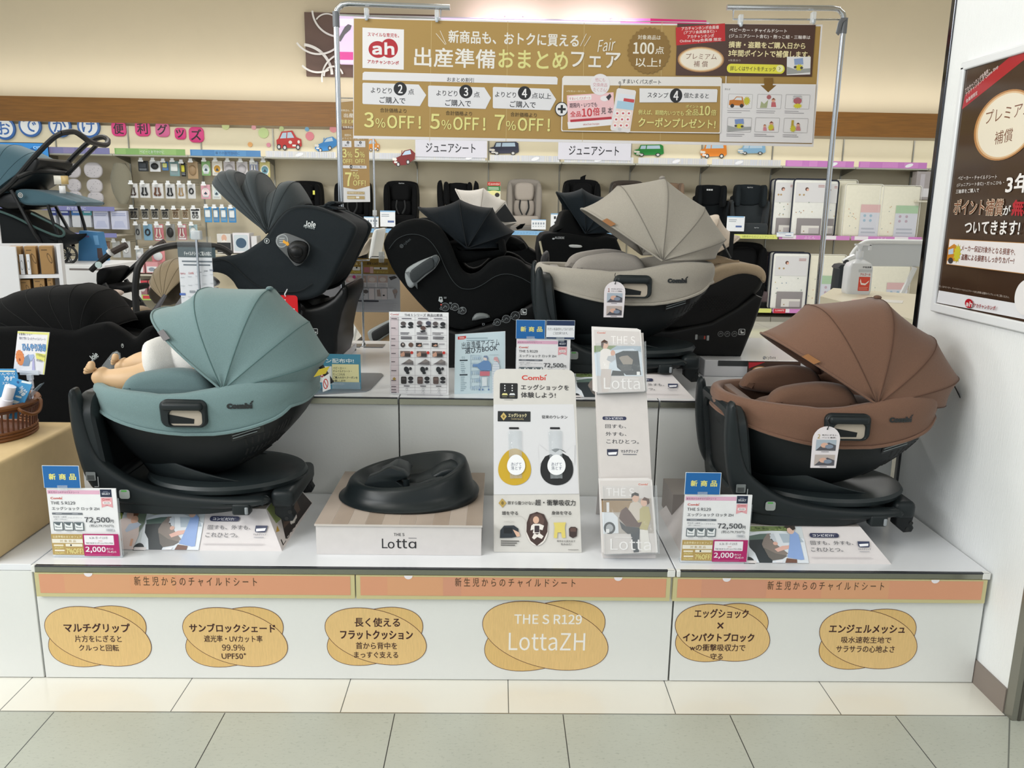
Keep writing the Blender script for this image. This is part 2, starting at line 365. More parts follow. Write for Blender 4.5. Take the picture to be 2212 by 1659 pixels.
def label_rail(t,xa,xb,ya,yb,txt,clips):
    a,b=aty(xa,ya,-.004),aty(xb,yb,-.004)
    zt_,zb_=H-.0205,H-.0915
    q=MB();q.box(a.x,b.x,-.008,.004,zb_,zt_,cream)
    P=Print(q,(0,-.0082,0),(1,0,0),(0,0,1),px=False)
    P.rect(a.x+.012,zb_+.011,b.x-.012,zt_-.003,orange)
    for i in range(3):
        u=a.x+.05+(b.x-a.x-.25)*random.random();P.rect(u,zb_+.012,u+.1+.1*random.random(),zt_-.004,random.choice(['#d8a078','#d2967a','#da9d74']))
    P2=Print(q,(0,-.0088,0),(1,0,0),(0,0,1));P2.text('新 生 児 か ら の チ ャ イ ル ド シ ー ト',*txt,'#4a3a26')
    for cx in clips:
        p=aty(cx,1236,-.009);u,v=p.x,zt_+.001;n=12
        P2.raw([(u+.012*math.cos(math.pi*(1+i/n)),v+.011*math.sin(math.pi*(1+i/n)))for i in range(n+1)],[tuple(range(n+1))],'#e9e4e8')
    o=local(t,q,'label_rail');o['label']='orange shelf label strip with dark lettering'
label_rail(P_L,75,766,1234,1236,(290,1246,555,1266),(190,))
label_rail(P_L,769,1449,1234,1238,(983,1249,1243,1268),(882,1336))
label_rail(P_R,1455,2133,1240,1246,(1658,1256,1910,1275),(1571,2023))
def sticker(t,cx,cy,a,b,lines):
    q=MB();q.v=[]
    P=Print(q,(0,.0036,0),(1,0,0),(0,0,1),step=.00012);br='#5c2f22';lm=M('#e0bd80',.5,kind='linen');lm2=M('#dcb877',.5,kind='linen')
    P.oval(cx-2,cy,a*.965,b*1.0,br,.36,56);P.oval(cx-2,cy,a*.965-1.2,b-1.2,lm2,.36,56)
    P.oval(cx,cy,a,b,br,-.29,56);P.oval(cx,cy,a-1.2,b-1.2,lm,-.29,56)
    for L in lines:P.text(L[0],L[1],L[2],L[3],L[4],L[5]if len(L)>5 else '#3b1715',L[6]if len(L)>6 else 0.012)
    local(t,q,'oval_sticker')
sticker(P_L,212.3,1375,117,60,[('マルチグリップ',138,1346,281,1366,'#3b1715',.03),('片方をにぎると',162,1372,263,1387),('クルっと回転',171,1392,257,1406)])
sticker(P_L,508.5,1376.5,116,59,[('サンブロックシェード',409,1347,595,1366,'#3b1715',.03),('遮光率・UVカット率',441,1372,567,1387),('99.9%',480,1392,529,1405),('UPF50⁺',479,1410,532,1423)])
sticker(P_L,812,1375,113,57,[('長く使える',766,1334,864,1354,'#3b1715',.02),('フラットクッション',735,1361,892,1381,'#3b1715',.03),('首から背中を',769,1387,858,1402),('まっすぐ支える',765,1407,860,1421)])
sticker(P_L,1178.6,1374,141,68,[('THE S R129',1111,1327,1257,1348,'#f0ece6',.02),('LottaZH',1099,1367,1264,1405,'#f0ece6',.0)])
sticker(P_R,1561,1367,107,58,[('エッグショック',1500,1315,1617,1335,'#3b1715',.02),('×',1549,1344,1563,1358),('インパクトブロック',1475,1367,1629,1386,'#3b1715',.03),('wの衝撃吸収力で',1490,1391,1610,1406),('守る',1534,1411,1561,1424)])
sticker(P_R,1875.8,1381.2,111,60,[('エンジェルメッシュ',1791,1349,1955,1368,'#3b1715',.03),('吸水速乾生地で',1817,1375,1925,1389),('サラサラの心地よさ',1806,1394,1932,1409)])
def upper(label,x0,x1):
    t=thing('display_platform',label,'display platform',((x0+x1)/2,YR+.6,H),'white display platforms')
    q=MB();q.box(x0+.0015,x1-.0015,YR+.004,1.80,H+.002 if 0 else .003,H2-.02,pw);local(t,q,'cabinet',bevel=.0015)
    q=MB();q.box(x0+.001,x1-.001,YR+.003,1.80,H2-.019,H2,ptop);local(t,q,'top_board',bevel=.0015)
    q=MB();q.box(x0+.002,x1-.002,YR-.005,YR+.004,H2-.024,H2-.003,M('#a09f92',.22,.85));q.box(x0+.002,x1-.002,YR-.0055,YR+.004,H2-.004,H2+.0005,pdark);local(t,q,'metal_edge',bevel=.001)
    return t
for t_,l_ in((P_L,'x'),(P_R,'x')):
    for c in t_.children:
        if c.name.split('.')[0]in('cabinet','top_board'):
            for v in c.data.vertices:
                if v.co.y+t_.location.y>YR-.001:v.co.y=YR-.001-t_.location.y
upper('high white platform under the charcoal seat with the folded hood',-1.253,-.354)
upper('high white platform behind the black base shell, under the black seat',-.352,.546)
upper('high white platform at the right, beside the white papered wall',.548,1.387)
q=MB();q.box(-.3535,-.3525,YR+.001,YR+.0045,.36,H2,M('#17181a',.6))
# ceiling lamps
for i,(x,y)in enumerate([(-2.2,-.9),(0,-.9),(2.0,-.9)]):
    t=thing('ceiling_lamp','recessed square ceiling lamp over the aisle','ceiling lamp',(x,y,4),'ceiling lamps over the aisle')
    q=MB();q.box(-.62,.62,-.32,.32,-.03,-.001,M('#e6e6e2',.4));q.build('lamp_frame',t)
# ================================================================== swivel car seats with round shell, skirt and ribbed hood
import numpy as np
def curve2(pts,n=8):
    q=spline([(a,b,0)for a,b in pts],n);xs=[p.x for p in q];zs=[p.y for p in q]
    o=np.argsort(xs);xs=np.array(xs)[o];zs=np.array(zs)[o]
    return lambda x:float(np.interp(x,xs,zs))
BX,BYC,BYN,BZ=1.03,.32,.10,.418
def bc(cx,cy,y=BYN):p=aty(1440+cx/2.592,620+cy/2.592,y);return(p.x-BX,p.z-BZ)
ZT=curve2([bc(*p)for p in[(290,640),(325,650),(520,672),(800,690),(890,698),(1070,685),(1240,650),(1400,634),(1560,642)]])
ZB=curve2([bc(*p)for p in[(290,748),(325,762),(440,797),(630,850),(860,893),(1100,905),(1300,880),(1480,828),(1560,772)]])
SH=.045
XL_,XR_=bc(322,700)[0]-.012+SH,bc(1520,700)[0]+.055
HB=.215
def plan(n,k=1.,kb=1.):
    out=[];cx,a=(XL_+XR_)/2,(XR_-XL_)/2
    for i in range(n):
        t=2*math.pi*i/n;c,s=math.cos(t),math.sin(t);e=2/(3.6 if c>0 else 2.5)
        out.append((cx+math.copysign(abs(c)**e,c)*a*k,math.copysign(abs(s)**e,s)*HB*kb))
    return out
def yout(x,k=1.02):
    cx,a=(XL_+XR_)/2,(XR_-XL_)/2;t=min(abs((x-cx)/a),1);e=3.6 if x>cx else 2.5
    return-HB*k*(1-t**e)**(1/e)
def skirt_loops(n=72):
    L=[]
    for k,t in((.955,-.03),(1.,0.),(1.018,.10),(1.012,.16),(1.03,.4),(1.035,.6),(1.025,.8),(1.0,.96),(.965,1.03),(.91,1.05),(.86,.98),(.82,.6),(.78,.0)):
        L.append([(x,y,ZB(x)+(ZT(x)-ZB(x))*t)for x,y in plan(n,1+(k-1)*.55,k)])
    return L
0 and print('ZB',[(round(x,3),round(ZB(x),3),round(ZT(x),3))for x in(XL_,XL_+.05,-.1,0,.1,XR_-.1,XR_-.05,XR_-.02,XR_)])
def hood(pivot,ribs,wp,wc,mat,seam,sag=.02,nth=28,sub=7,e=2.8,w_rib=None,tube=True):
    """ribs: list of crest points (x, z) from the brim to the back; pivot (x, z) on both sides"""
    mb=MB();hoops=[];Nr=len(ribs)
    for i in range(Nr-1):
        for j in range(sub if i<Nr-2 else sub+1):
            t=j/sub;a,b=V(ribs[i]),V(ribs[i+1]);c=a.lerp(b,t);sg=sag[i]if isinstance(sag,(list,tuple))else sag
            f=1-sg*4*t*(1-t);d=(c-V(pivot))*f;hoops.append((d,4*t*(1-t)*sg))
    L=[]
    for d,sgd in hoops:
        ring=[]
        for k in range(nth+1):
            th=math.pi*k/nth;c,s=math.cos(th),math.sin(th)
            yy=-math.copysign(abs(c)**(2/e),c);ss=abs(s)**(2/e)
            w=wp+(wc-wp)*ss
            ring.append((pivot[0]+d.x*ss,yy*w*(1-sgd*.8),pivot[1]+d.y*ss))
        L.append(ring)
    mb.loft(L,mat,caps=False,closed=False)
    sm_=MB()
    for i in range(1,Nr):sm_.tube([(p[0],p[1]*1.003,p[2]+.0006)for p in L[min(i*sub,len(L)-1)]],.0011,seam,n=5)
    mb.tube(L[0],.0035,mat,n=6)
    return mb,sm_
DK=M('#1d2325',.42,kind='plastic');DK2=M('#14181a',.5,kind='plastic');DKG=M('#252c2e',.38,kind='plastic')
def combi_seat(label,loc,fab,fab2,dark,canopy,pivot,sag,tag_c,leather=None,icons=True):
    t=thing('child_car_seat',label,'car seat',loc,'swivel car seats with round shells')
    F1=M(fab,.8,kind='fabric');F2=M(fab2,.85,kind='fabric');SM=M(dark,.9)
    N=72
    # --- base: floor plate, turntable, nose, feet
    b=MB()
    xa,xb=bc(330,1200)[0]+SH,bc(1330,1200)[0]+SH
    def bp(k,zz,xa_=xa,xb_=xb,w=.20,e1=2.2,e2=4.5):
        out=[];cx,a=(xa_+xb_)/2,(xb_-xa_)/2
        for i in range(56):
            q=2*math.pi*i/56;c,s=math.cos(q),math.sin(q);e=2/(e1 if c>0 else e2)
            x=cx+math.copysign(abs(c)**e,c)*a*k;y=math.copysign(abs(s)**e,s)*w*k*(1 if c<.2 else 1-.25*(c-.2));out.append((x,y,zz(x)))
        return out
    rise=lambda x:.045*max(0,min(1,(xa+.30-x)/.30))**2
    b.loft([bp(.93,lambda x:.018),bp(.985,lambda x:.022),bp(1.,lambda x:.036),bp(1.,lambda x:.052+rise(x)),bp(.985,lambda x:.064+rise(x)),bp(.95,lambda x:.070+rise(x)),bp(.6,lambda x:.074)],DK)
    b.loft([bp(.82,lambda x:.0170),bp(.82,lambda x:.024)],DK2)
    b.build('base',t)
    q=MB();cx=bc(800,1200,BYC)[0]+SH
    q.lathe([(.20,.07),(.225,.078),(.232,.092),(.225,.102),(.19,.106),(.12,.10),(.02,.1)],(cx-.01,0,0),DKG,48,1.04,.84);q.build('turntable',t)
    q=MB();LL=[]
    lip=lambda x:.090+.12*max(0,min(1,(cx+.16-x)/.42))**1.35
    for k_,f_ in((.62,.0),(.86,.25),(.97,.6),(1.0,.94),(.99,1.),(.965,1.01),(.94,.9),(.8,.5),(.5,.35)):
        r_=[]
        for i in range(56):
            a_=2*math.pi*i/56;x=cx-.03+math.cos(a_)*.265*k_;r_.append((x,math.sin(a_)*.152*k_,.076+(lip(x)-.076)*f_))
        LL.append(r_)
    q.loft(LL,DK);q.build('cradle',t)
    q=MB();x0,x1=bc(1270,1200)[0]+SH,bc(1400,1200)[0]+SH
    q.rbox(x0,x1,-.15,.15,.022,.078,DK,.016);q.build('connector_block',t)
    for s_ in(-1,1):
        q=MB();pr=[(x0+.01,.05),(x1-.012,.05),(x1-.004,.035),(x1-.008,.01),(x1+.0,-.005),(x1-.006,-.018),(x1-.03,-.02),(x1-.05,-.004),(x0+.01,.004)]
        q.puff(pr,s_*.125-.02,s_*.125+.02,.006,DK2)
        for cx_,cz_ in((x1-.022,-.008),(x1-.012,.012)):q.cyl((cx_,s_*.125-.0215,cz_),(cx_,s_*.125-.019,cz_),.006,M('#0d0f10',.4))
        q.build('latch_arm',t)
    q=MB();u,v=bc(1095,1312,BYN+.03);u+=SH;q.rbox(u-.026,u+.026,-.205,-.17,v-.012,v+.022,DK,.006);o=q.build('release_lever',t)
    q=MB();q.rbox(u+.012,u+.022,-.209,-.19,v-.008,v+.014,M('#8e9397',.4),.003);q.build('button',o)
    # --- support bar at the foot end
    x_lo,x_hi=bc(292,1060,BYC)[0]+SH,bc(232,545,BYC)[0]+SH;zt=bc(215,560,BYC)[1]-.025
    def fr(p):
        f=max(0,min(1,p[2]/zt));return(p[0]+x_lo+(x_hi-x_lo)*f**.8,p[1],p[2])
    out=rrect(0,zt/2,.192,zt/2,.07,6);inn=[(a,c)for a,c in rrect(0,zt*.60,.135,zt*.31,.05,6)]
    q=MB()
    def ringpts(sc,ins,x):return[fr((x,p[0]*(1-ins/.19),p[1]))for p in sc]
    def grow(sc,d):
        cy=sum(p[1]for p in sc)/len(sc);hx=max(p[0]for p in sc);hy=max(p[1]for p in sc)-cy
        return[(p[0]*(1+d/hx),cy+(p[1]-cy)*(1+d/hy))for p in sc]
    LL=[(grow(out,-.008),-.026),(out,-.018),(out,.018),(grow(out,-.008),.026),(grow(inn,.006),.026),(inn,.018),(inn,-.018),(grow(inn,.006),-.026),(grow(out,-.008),-.026)]
    q.loft([[fr((x,p[0],p[1]))for p in sc]for sc,x in LL],DK,caps=False)
    q.build('support_bar',t)
    q=MB();q.loft([[fr((x,p[0],p[1]))for p in grow(inn,.004)]for x in(-.012,-.006)],DK2);q.build('back_panel',t)
    # side cheeks sweeping from the support bar into the base
    pr=[bc(*p,BYN+.03)for p in[(262,640),(300,610),(318,700),(328,800),(342,900),(372,985),(430,1050),(540,1125),(680,1172),(860,1200),(1060,1212),(1220,1213),(1230,1245),(1000,1270),(700,1268),(500,1245),(400,1225),(320,1170),(275,1080),(255,950),(248,800)]]
    pr=[(x+SH,z-.02)for x,z in pr]
    for s_ in(-1,1):
        q=MB();y0=s_*.178;q.puff(pr,y0-.024,y0+.024,.016,DK,n=4,sm=3);o=q.build('base_cheek',t)
    q=MB();P=Print(q,(t.location.x,t.location.y-.206,t.location.z),(1,0,0),(0,0,1),px=False)
    u,v=bc(490,1225,BYN+.02);u+=SH
    P.rect(u-.014,v-.012,u+.016,v+.016,'#9da3a0',.5);P.rect(u-.008,v+.009,u+.008,v+.014,'#56a84e',.5)
    local(t,q,'level_indicator');q=MB();P.mb=q
    u,v=bc(330,1125,BYN+.02);u+=SH;P.rect(u-.016,v-.012,u+.012,v+.014,'#7b8080',.2);P.rect(u-.012,v-.010,u+.008,v+.004,'#4a4e4e');P.line([(u+.006,v-.03),(u+.018,v-.03),(u+.018,v+.0)],.0022,'#b6babb')
    local(t,q,'belt_guide_label')
    # --- shell
    q=MB();Ls=[]
    cxs,a0=(XL_+XR_)/2,(XR_-XL_)/2;xbl,xbr=bc(600,1140)[0]+SH,bc(985,1100)[0];zb_=.098
    for i in range(13):
        f=i/12;l=[];g=f**1.25;h=1-(1-f)**1.5
        for x,y in plan(N,.985,.955):
            tx=(x-(XL_+.004))/(XR_-XL_-.008);tx=max(0,min(1,tx));xx=x+(xbl+(xbr-xbl)*tx-x)*(g if tx>.5 else g*(1-.0));yy=y*(1-.74*g);z0=ZB(x)-.004
            l.append((xx,yy,z0+(zb_-z0)*h))
        Ls.append(l)
    q.loft(Ls,DK2);q.build('shell',t)
    q=MB()
    bmv=[]
    for r_,(i0,i1)in enumerate(((1.3,2.6),(3.4,4.8),(5.6,7.0))):
        for j in range(11):
            kk=4+j*.95+r_*1.5;th=N-1-kk if 0 else(N*3/4+kk)
            def S(i_,k_):
                i0_=int(i_);k0=int(k_)%N;a=V(Ls[i0_][k0]);b2=V(Ls[min(i0_+1,12)][k0]);c2=V(Ls[i0_][(k0+1)%N]);return a+(b2-a)*(i_-i0_)+(c2-a)*(k_-int(k_))
            p,p2=S(i0,th),S(i1,th+.8);d=V((.15,-1,-.4)).normalized()*.0012;w=V((.0032,0,0))
            q.add([p-w+d,p+w+d,p2+w+d,p2-w+d],[(0,1,2,3)],M('#060708',.6))
    q.build('vent_slots',t)
    def onskirt(P_,x0,y0,x1,y1):pass
    # --- skirt with piping, wordmark
    q=MB();q.loft(skirt_loops(N),F1,caps=True)
    lip=[(x,y*1.012,ZB(x)+.002)for x,y in plan(N,1.005,1.012)];q.tube(lip,.005,F1,n=6,closed=True)
    for cxp in(440,1560):
        x=bc(cxp,700)[0]
        if cxp==440:q.tube([(x+.012*k/5-.0,yout(x,1.0+.035*math.sin(math.pi*(.1+.85*k/5)))-.0005,ZB(x)+(ZT(x)-ZB(x))*(.02+.95*k/5))for k in range(6)],.0015,SM,n=5)
    lu0,lv0=bc(1247,727);lu1,lv1=bc(1378,760)
    def skmap(x,y):return(x,y)
    st=len(q.v);P=Print(q,(0,0,0),(1,0,0),(0,0,1),px=False,base=0,step=0,rough=.4);lc=M('#1d2122' if tag_c is None else tag_c,.4)
    vs,fs,_=glyphs('Combi',.035);q.add([(lu0+(lu1-lu0)*x,0,lv1+(lv0-lv1)*y)for x,y in vs],fs,lc)
    q.add([(lu1-.006,0,lv0-.001),(lu1+.001,0,lv0+.001),(lu1+.004,0,lv0+.007),(lu1-.002,0,lv0+.005)],[(0,1,2,3)],lc)
    q.v[st:]=[(x,yout(x,1.035)-.0022,z)for x,y,z in q.v[st:]]
    q.build('skirt',t,sharp=.9)
    # --- rotating grip let into the skirt
    q=MB();g0=bc(886,706);g1=bc(1127,858);gx,gz=(g0[0]+g1[0])/2,(g0[1]+g1[1])/2;hx,hz=(g1[0]-g0[0])/2,abs(g1[1]-g0[1])/2
    yo=yout(gx,1.04);sk=lambda x,y,z:(x-.10*(z-gz)*0,y+(yout(x,1.04)-yo),z)
    A=[(x-(0 if x>gx else-.10*max(0,gz-z)),z)for x,z in rrect(gx,gz,hx,hz,.02,4)]
    I=[(x,z)for x,z in rrect(gx+.006,gz-.012,hx*.68,hz*.56,.012,4)]
    sh=lambda c,d:[(x+(gx-x)*d/hx,z+(gz-z)*d/hz)for x,z in c]
    q.loft([[sk(x,yo+.02,z)for x,z in A],[sk(x,yo-.004,z)for x,z in A],[sk(x,yo-.010,z)for x,z in sh(A,.005)],[sk(x,yo-.010,z)for x,z in sh(I,-.004)],[sk(x,yo-.004,z)for x,z in I],[sk(x,yo+.004,z)for x,z in I]],DK,caps=False)
    q.rbox(gx-hx*.86,gx+hx*.86,yo-.022,yo+.0,gz+hz*.30,gz+hz*.86,DK,.008)
    o=q.build('grip',t)
    q=MB();q.loft([[sk(x,yo-.0035,z)for x,z in sh(I,-.002)],[sk(x,yo-.003,z)for x,z in sh(I,-.002)]],M('#b7ab9b',.7))
    q.add([(gx-hx*.62,yo-.0042,gz-hz*.05),(gx+hx*.45,yo-.0042,gz-hz*.38),(gx+hx*.42,yo-.0042,gz-hz*.72),(gx-hx*.58,yo-.0042,gz-hz*.72)],[(0,1,2,3)],DK2)
    q.build('grip_recess',o)
    # --- spec sticker
    q=MB();s0,s1=bc(1232,868),bc(1398,930);st=0
    P=Print(q,(0,0,0),(1,0,0),(0,0,1),px=False,base=0,step=.00004)
    P.rect(s0[0],s1[1],s1[0],s0[1],'#101315');
    for i in range(6):P.bars(s0[0]+.004,s1[1]+.006+i*.0085,s1[0]-.004,s1[1]+.011+i*.0085,1,'#7c8587',.6,.3)
    def ysh(x,z):
        g=.1;xo=x
        for _ in range(8):
            z0=ZB(xo)-.004;h=max(0,min(1,(z0-z)/(z0-zb_)));g=(1-(1-h)**(2/3))**1.25;tx=(xo-XL_)/(XR_-XL_);xo=(x-(xbl+(xbr-xbl)*tx)*g)/max(1-g,.2)
        return yout(xo,.955)*(1-.74*g)
    q.v[:]=[(x,ysh(x,z+(x-s0[0])*.30-.012)-.0035+y,z+(x-s0[0])*.30-.012)for x,y,z in q.v]
    q.build('spec_sticker',t)
    # --- cushions
    q=MB();pr=[bc(*p,BYN+.07)for p in[(572,676),(585,630),(620,590),(690,562),(860,540),(985,552),(1040,585),(1070,640),(1080,690),(900,712),(700,705)]]
    q.puff(pr,-.165,-.095,.028,F2,n=5,sm=3);q.build('side_cushion',t)
    q=MB();q.puff(pr,.095,.165,.028,F2,n=5,sm=3);q.build('side_cushion',t)
    q=MB();c0=bc(430,620,BYC);q.loft([[(c0[0]-.035+k[0]*1.0,yy,c0[1]+k[1])for yy in(-.13,-.1,-.04,.04,.1,.13)]for k in((-.02,-.06),(-.02,-.01),(.0,.02),(.03,.018),(.08,-.03),(.10,-.07))],F2,caps=False,closed=False)
    q.build('leg_cushion',t,solid=.02)
    q=MB();xs,xe=XL_+.10,XR_-.07;zc=ZT(xs)-.05
    q.ell(((xs+xe)/2,0,zc-.01),(xe-xs)/2,.13,.055,F2,24,12);q.build('seat_pad',t)
    # --- hood
    mb,L=hood(pivot,canopy,.205,.185,F1,SM,sag)
    # skirted lower edge: hanging cloth between the brim seam and the shell
    st_n=len(canopy)
    hd=mb.build('hood',t,solid=.005,sharp=1.2);L.build('seams',hd)
    q=MB();bx_,bz_=canopy[2];d=(V(canopy[2])-V(pivot));q.ell((bx_,0,bz_+.003),.011,.016,.007,F2,12,8);q.build('crest_button',hd)
    bl=[q_.co for q_ in hd.data.vertices][:29];k=5;p=V(bl[k]);p2=V(bl[k+4]);e_=(p2-p).normalized()
    q=MB();o2=V((-.004,-.006,-.001));hgt=V((canopy[1][0]-canopy[0][0],0,canopy[1][1]-canopy[0][1])).normalized()
    w_=.034;a_=p+e_*.01+o2;b_=a_+e_*w_*1.2;upv=V((.75,-.1,.35))*.024
    q.add([a_,b_,b_+upv,a_+upv,a_-V((0,.003,0)),b_-V((0,.003,0)),b_+upv-V((0,.003,0)),a_+upv-V((0,.003,0))],[(0,1,2,3),(4,5,6,7),(0,1,5,4),(1,2,6,5),(2,3,7,6),(3,0,4,7)],M(leather or '#5d5a5c',.6))
    o=q.build('hood_tag',hd);o['label']='small leather tag' if leather else 'small grey tag'
    e1=canopy[-2];q=MB();q.add([(e1[0]-.012,-.05,e1[1]-.02),(e1[0]-.004,-.03,e1[1]-.015),(e1[0]+.028,-.035,e1[1]-.068),(e1[0]+.018,-.055,e1[1]-.07)],[(0,1,2,3)],M('#111314',.7));q.build('strap',t,solid=.002)
    return t
def cl(px,py,y,loc):p=aty(px,py,y);return(p.x-loc[0],p.z-loc[2])
# brown
bl_=(BX,BYC,BZ)
c_=lambda cx,cy:cl(1440+cx/2.592,620+cy/2.592,BYC,bl_)
combi_seat('brown child car seat with brown ribbed hood on the platform by the right wall',bl_,'#735443','#654939','#54392c',
           [c_(556,268),c_(820,104),c_(1180,64),c_(1445,262),c_(1575,475),c_(1500,625)],cl(1440+1195/2.592,620+668/2.592,BYN,bl_),[.035,.012,.025,.01,.02],None,'#8a5a2c')
# green
GX=-.845;gl_=(GX,BYC,BZ+.017)
c_=lambda cx,cy:cl(cx/2.592,580+cy/2.592,BYC,gl_)
combi_seat('sage green child car seat holding a baby doll on the left platform',gl_,'#6c8485','#607678','#527070',
           [c_(893,225),c_(1140,110),c_(1510,118),c_(1712,308),c_(1828,500),c_(1760,640)],cl(1235/2.592,580+690/2.592,BYN,gl_),[.05,.012,.02,.01,.02],None)
# grey beige, on the upper platform
TX,TYC=.495,.90;tl_=(TX,TYC,.755)
c_=lambda cx,cy:cl(1130+cx/3.456,340+cy/3.456,TYC,tl_)
combi_seat('greige child car seat with pale hood on the high platform behind the brochure stand',tl_,'#9d978c','#8d8780','#757069',
           [c_(437,382),c_(708,212),c_(1038,160),c_(1332,368),c_(1490,605),c_(1410,745)],cl(1130+1045/3.456,340+775/3.456,TYC-.22,tl_),[.035,.012,.015,.01,.02],None,'#8a5a2c')
# ================================================================== the other large car seats
BK=M('#090b0c',.8,kind='fabric');BKP=M('#08090a',.42,kind='plastic');CH=M('#24292c',.85,kind='fabric');NV=M('#10161b',.8,kind='fabric')
def mk(ox,oy,sc,loc,y):return lambda cx,cy:cl(ox+cx/sc,oy+cy/sc,y,loc)
def onplane(t,y):return dict(O=(t.location.x,t.location.y+y,t.location.z))
def put(t,q,name,parent=None,**k):
    o=q.build(name,parent or t,**k);L=V(t.location)
    for v in o.data.vertices:v.co-=L
    return o
# ---- charcoal seat with gathered hood
JL=(-.86,1.25,.735);JN=-.222
t=thing('child_car_seat','charcoal reclined child car seat with gathered folded hood, behind the sage green seat','car seat',JL)
c=mk(400,330,3.859,JL,JL[1]+JN);cm=mk(400,330,3.859,JL,JL[1])
side=[c(*p)for p in[(130,920),(200,880),(300,868),(400,852),(480,828),(570,770),(640,720),(705,640),(765,555),(825,490),(880,450),(960,434),(1080,445),(1200,488),(1310,540),(1400,600),(1415,650),(1380,740),(1310,880),(1245,1010),(1190,1110),(1110,1195),(960,1235),(800,1215),(640,1175),(500,1160),(430,1140),(390,1080),(330,1025),(250,1000),(130,990)]]
for s_ in(-1,1):
    q=MB();q.puff(side,s_*.185-.035,s_*.185+.035,.02,CH,n=5,sm=3);q.build('side_wing',t)
inner=[c(*p)for p in[(160,950),(300,900),(480,900),(620,830),(800,700),(950,520),(1100,470),(1300,545),(1400,640),(1300,880),(1190,1100),(960,1210),(640,1160),(440,1120),(330,1010),(170,985)]]
q=MB();q.puff(inner,-.17,.17,.02,CH,n=3,sm=3);q.build('seat_shell',t)
q=MB();q.tube([(p[0],JN-.004,p[1])for p in[c(*k)for k in[(140,935),(260,885),(370,910),(460,990),(560,1080),(680,1140),(820,1160),(960,1150),(1060,1090)]]],.0018,M('#14181a',.9),n=5,sm=4)
q.tube([(p[0],JN-.004,p[1])for p in[c(*k)for k in[(690,690),(735,610),(800,525),(870,470),(960,452),(1080,462),(1220,505),(1330,560)]]],.0015,M('#14181a',.9),n=5,sm=4);q.build('seam_piping',t)
q=MB();P=Print(q,(JL[0],JL[1]+JN-.001,JL[2]),(1,0,0),(0,0,1),step=.0001)
def C4(x,y):return(400+x/3.859,330+y/3.859)
a=C4(995,568);b=C4(1088,618);P.text('Joie',a[0],a[1],b[0],b[1],'#dfe3e2',.03,-.13)
P.oval(*C4(1060,578),1.6,1.6,'#dfe3e2')
a=C4(985,608);b=C4(1080,636);P.text('signature',a[0],a[1],b[0],b[1],'#a9b0b0',.01,-.22)
a=C4(681,735);P.oval(*a,5.8,5.8,'#cfd4d3',0,24);P.oval(*a,5,5,'#1e2426',0,24);P.oval(a[0],a[1]-1.2,1.5,1.5,'#cfd4d3',0,12);P.poly([(a[0]-2,a[1]-.3),(a[0]+1.6,a[1]+1),(a[0]-.8,a[1]+3.5)],'#cfd4d3')
put(t,q,'emblem')
q=MB();pr=[c(*p)for p in[(757,720),(775,690),(815,672),(860,672),(960,710),(1010,735),(1040,780),(1030,850),(980,920),(945,940),(915,938),(860,870),(790,800),(760,755)]]
q.puff(pr,JN-.008,JN+.004,.003,M('#5b5d5e',.25),n=2,sm=2)
kn=q.build('adjuster_plate',t);kn['label']='grey clear plate around the black dial'
q=MB();pr=[c(*p)for p in[(862,800),(880,760),(930,730),(1000,738),(1038,775),(1030,850),(985,915),(930,915),(880,870)]]
q.puff(pr,JN-.04,JN,.02,BKP,n=4,sm=3);q.ell((c(950,825)[0],JN-.04,c(950,825)[1]),.025,.012,.022,BKP);q.build('dial',kn)
q=MB();P=Print(q,(JL[0],JL[1]+JN-.0085,JL[2]),(1,0,0),(0,0,1),step=.0001)
e_=C4(808,735);P.oval(*e_,12.5,15,'#9fa3a3',-.5);P.oval(*e_,10.5,13,'#6f7374',-.5);P.bars(e_[0]-6,e_[1]-8,e_[0]+6,e_[1]+6,3,'#b9bdbd',.3)
P.poly([C4(*k)for k in[(820,725),(848,745),(856,738),(876,780),(838,772),(845,765),(812,748)]],'#e6a32a')
put(t,q,'dial_print',kn)
# hood
rb=[cm(*p)for p in[(266,240),(300,185),(370,156),(450,165),(505,270),(545,165),(640,172),(740,330),(830,250),(930,245),(1040,425)]]
mb,L=hood(c(668,668),rb,.195,.17,M('#353c3f',.85,kind='fabric'),M('#2c3235',.9),[-.02,-.03,-.04,.03,.02,-.05,.04,.03,-.03,-.02],sub=6)
hd=mb.build('hood',t,solid=.008,sharp=1.3);L.build('seams',hd)
q=MB();q.puff([c(*p)for p in[(1080,445),(1130,405),(1185,402),(1200,420),(1150,440),(1210,455),(1215,480),(1130,462)]],-.09,.09,.01,CH,sm=2,n=3);q.build('headrest_top',t)
q=MB();q.puff([c(*p)if p[1]else(c(p[0],1600)[0],.0)for p in[(940,1260),(1000,1300),(1060,1290),(1130,1270),(1220,1215),(1280,1140),(1315,1112),(1340,1130),(1345,1210),(1295,1340),(1270,1460),(1255,1545),(1225,0),(1000,0),(700,0),(570,0),(560,1480),(760,1420),(940,1370)]],-.2,.2,.02,BKP,n=4,sm=2);q.build('base',t)
q=MB();q.lathe([(.13,-.0),(.15,.03),(.12,.10),(.10,.14)],(cm(1000,1300)[0],0,cm(1000,1480)[1]),BKP,32);q.build('swivel',t)
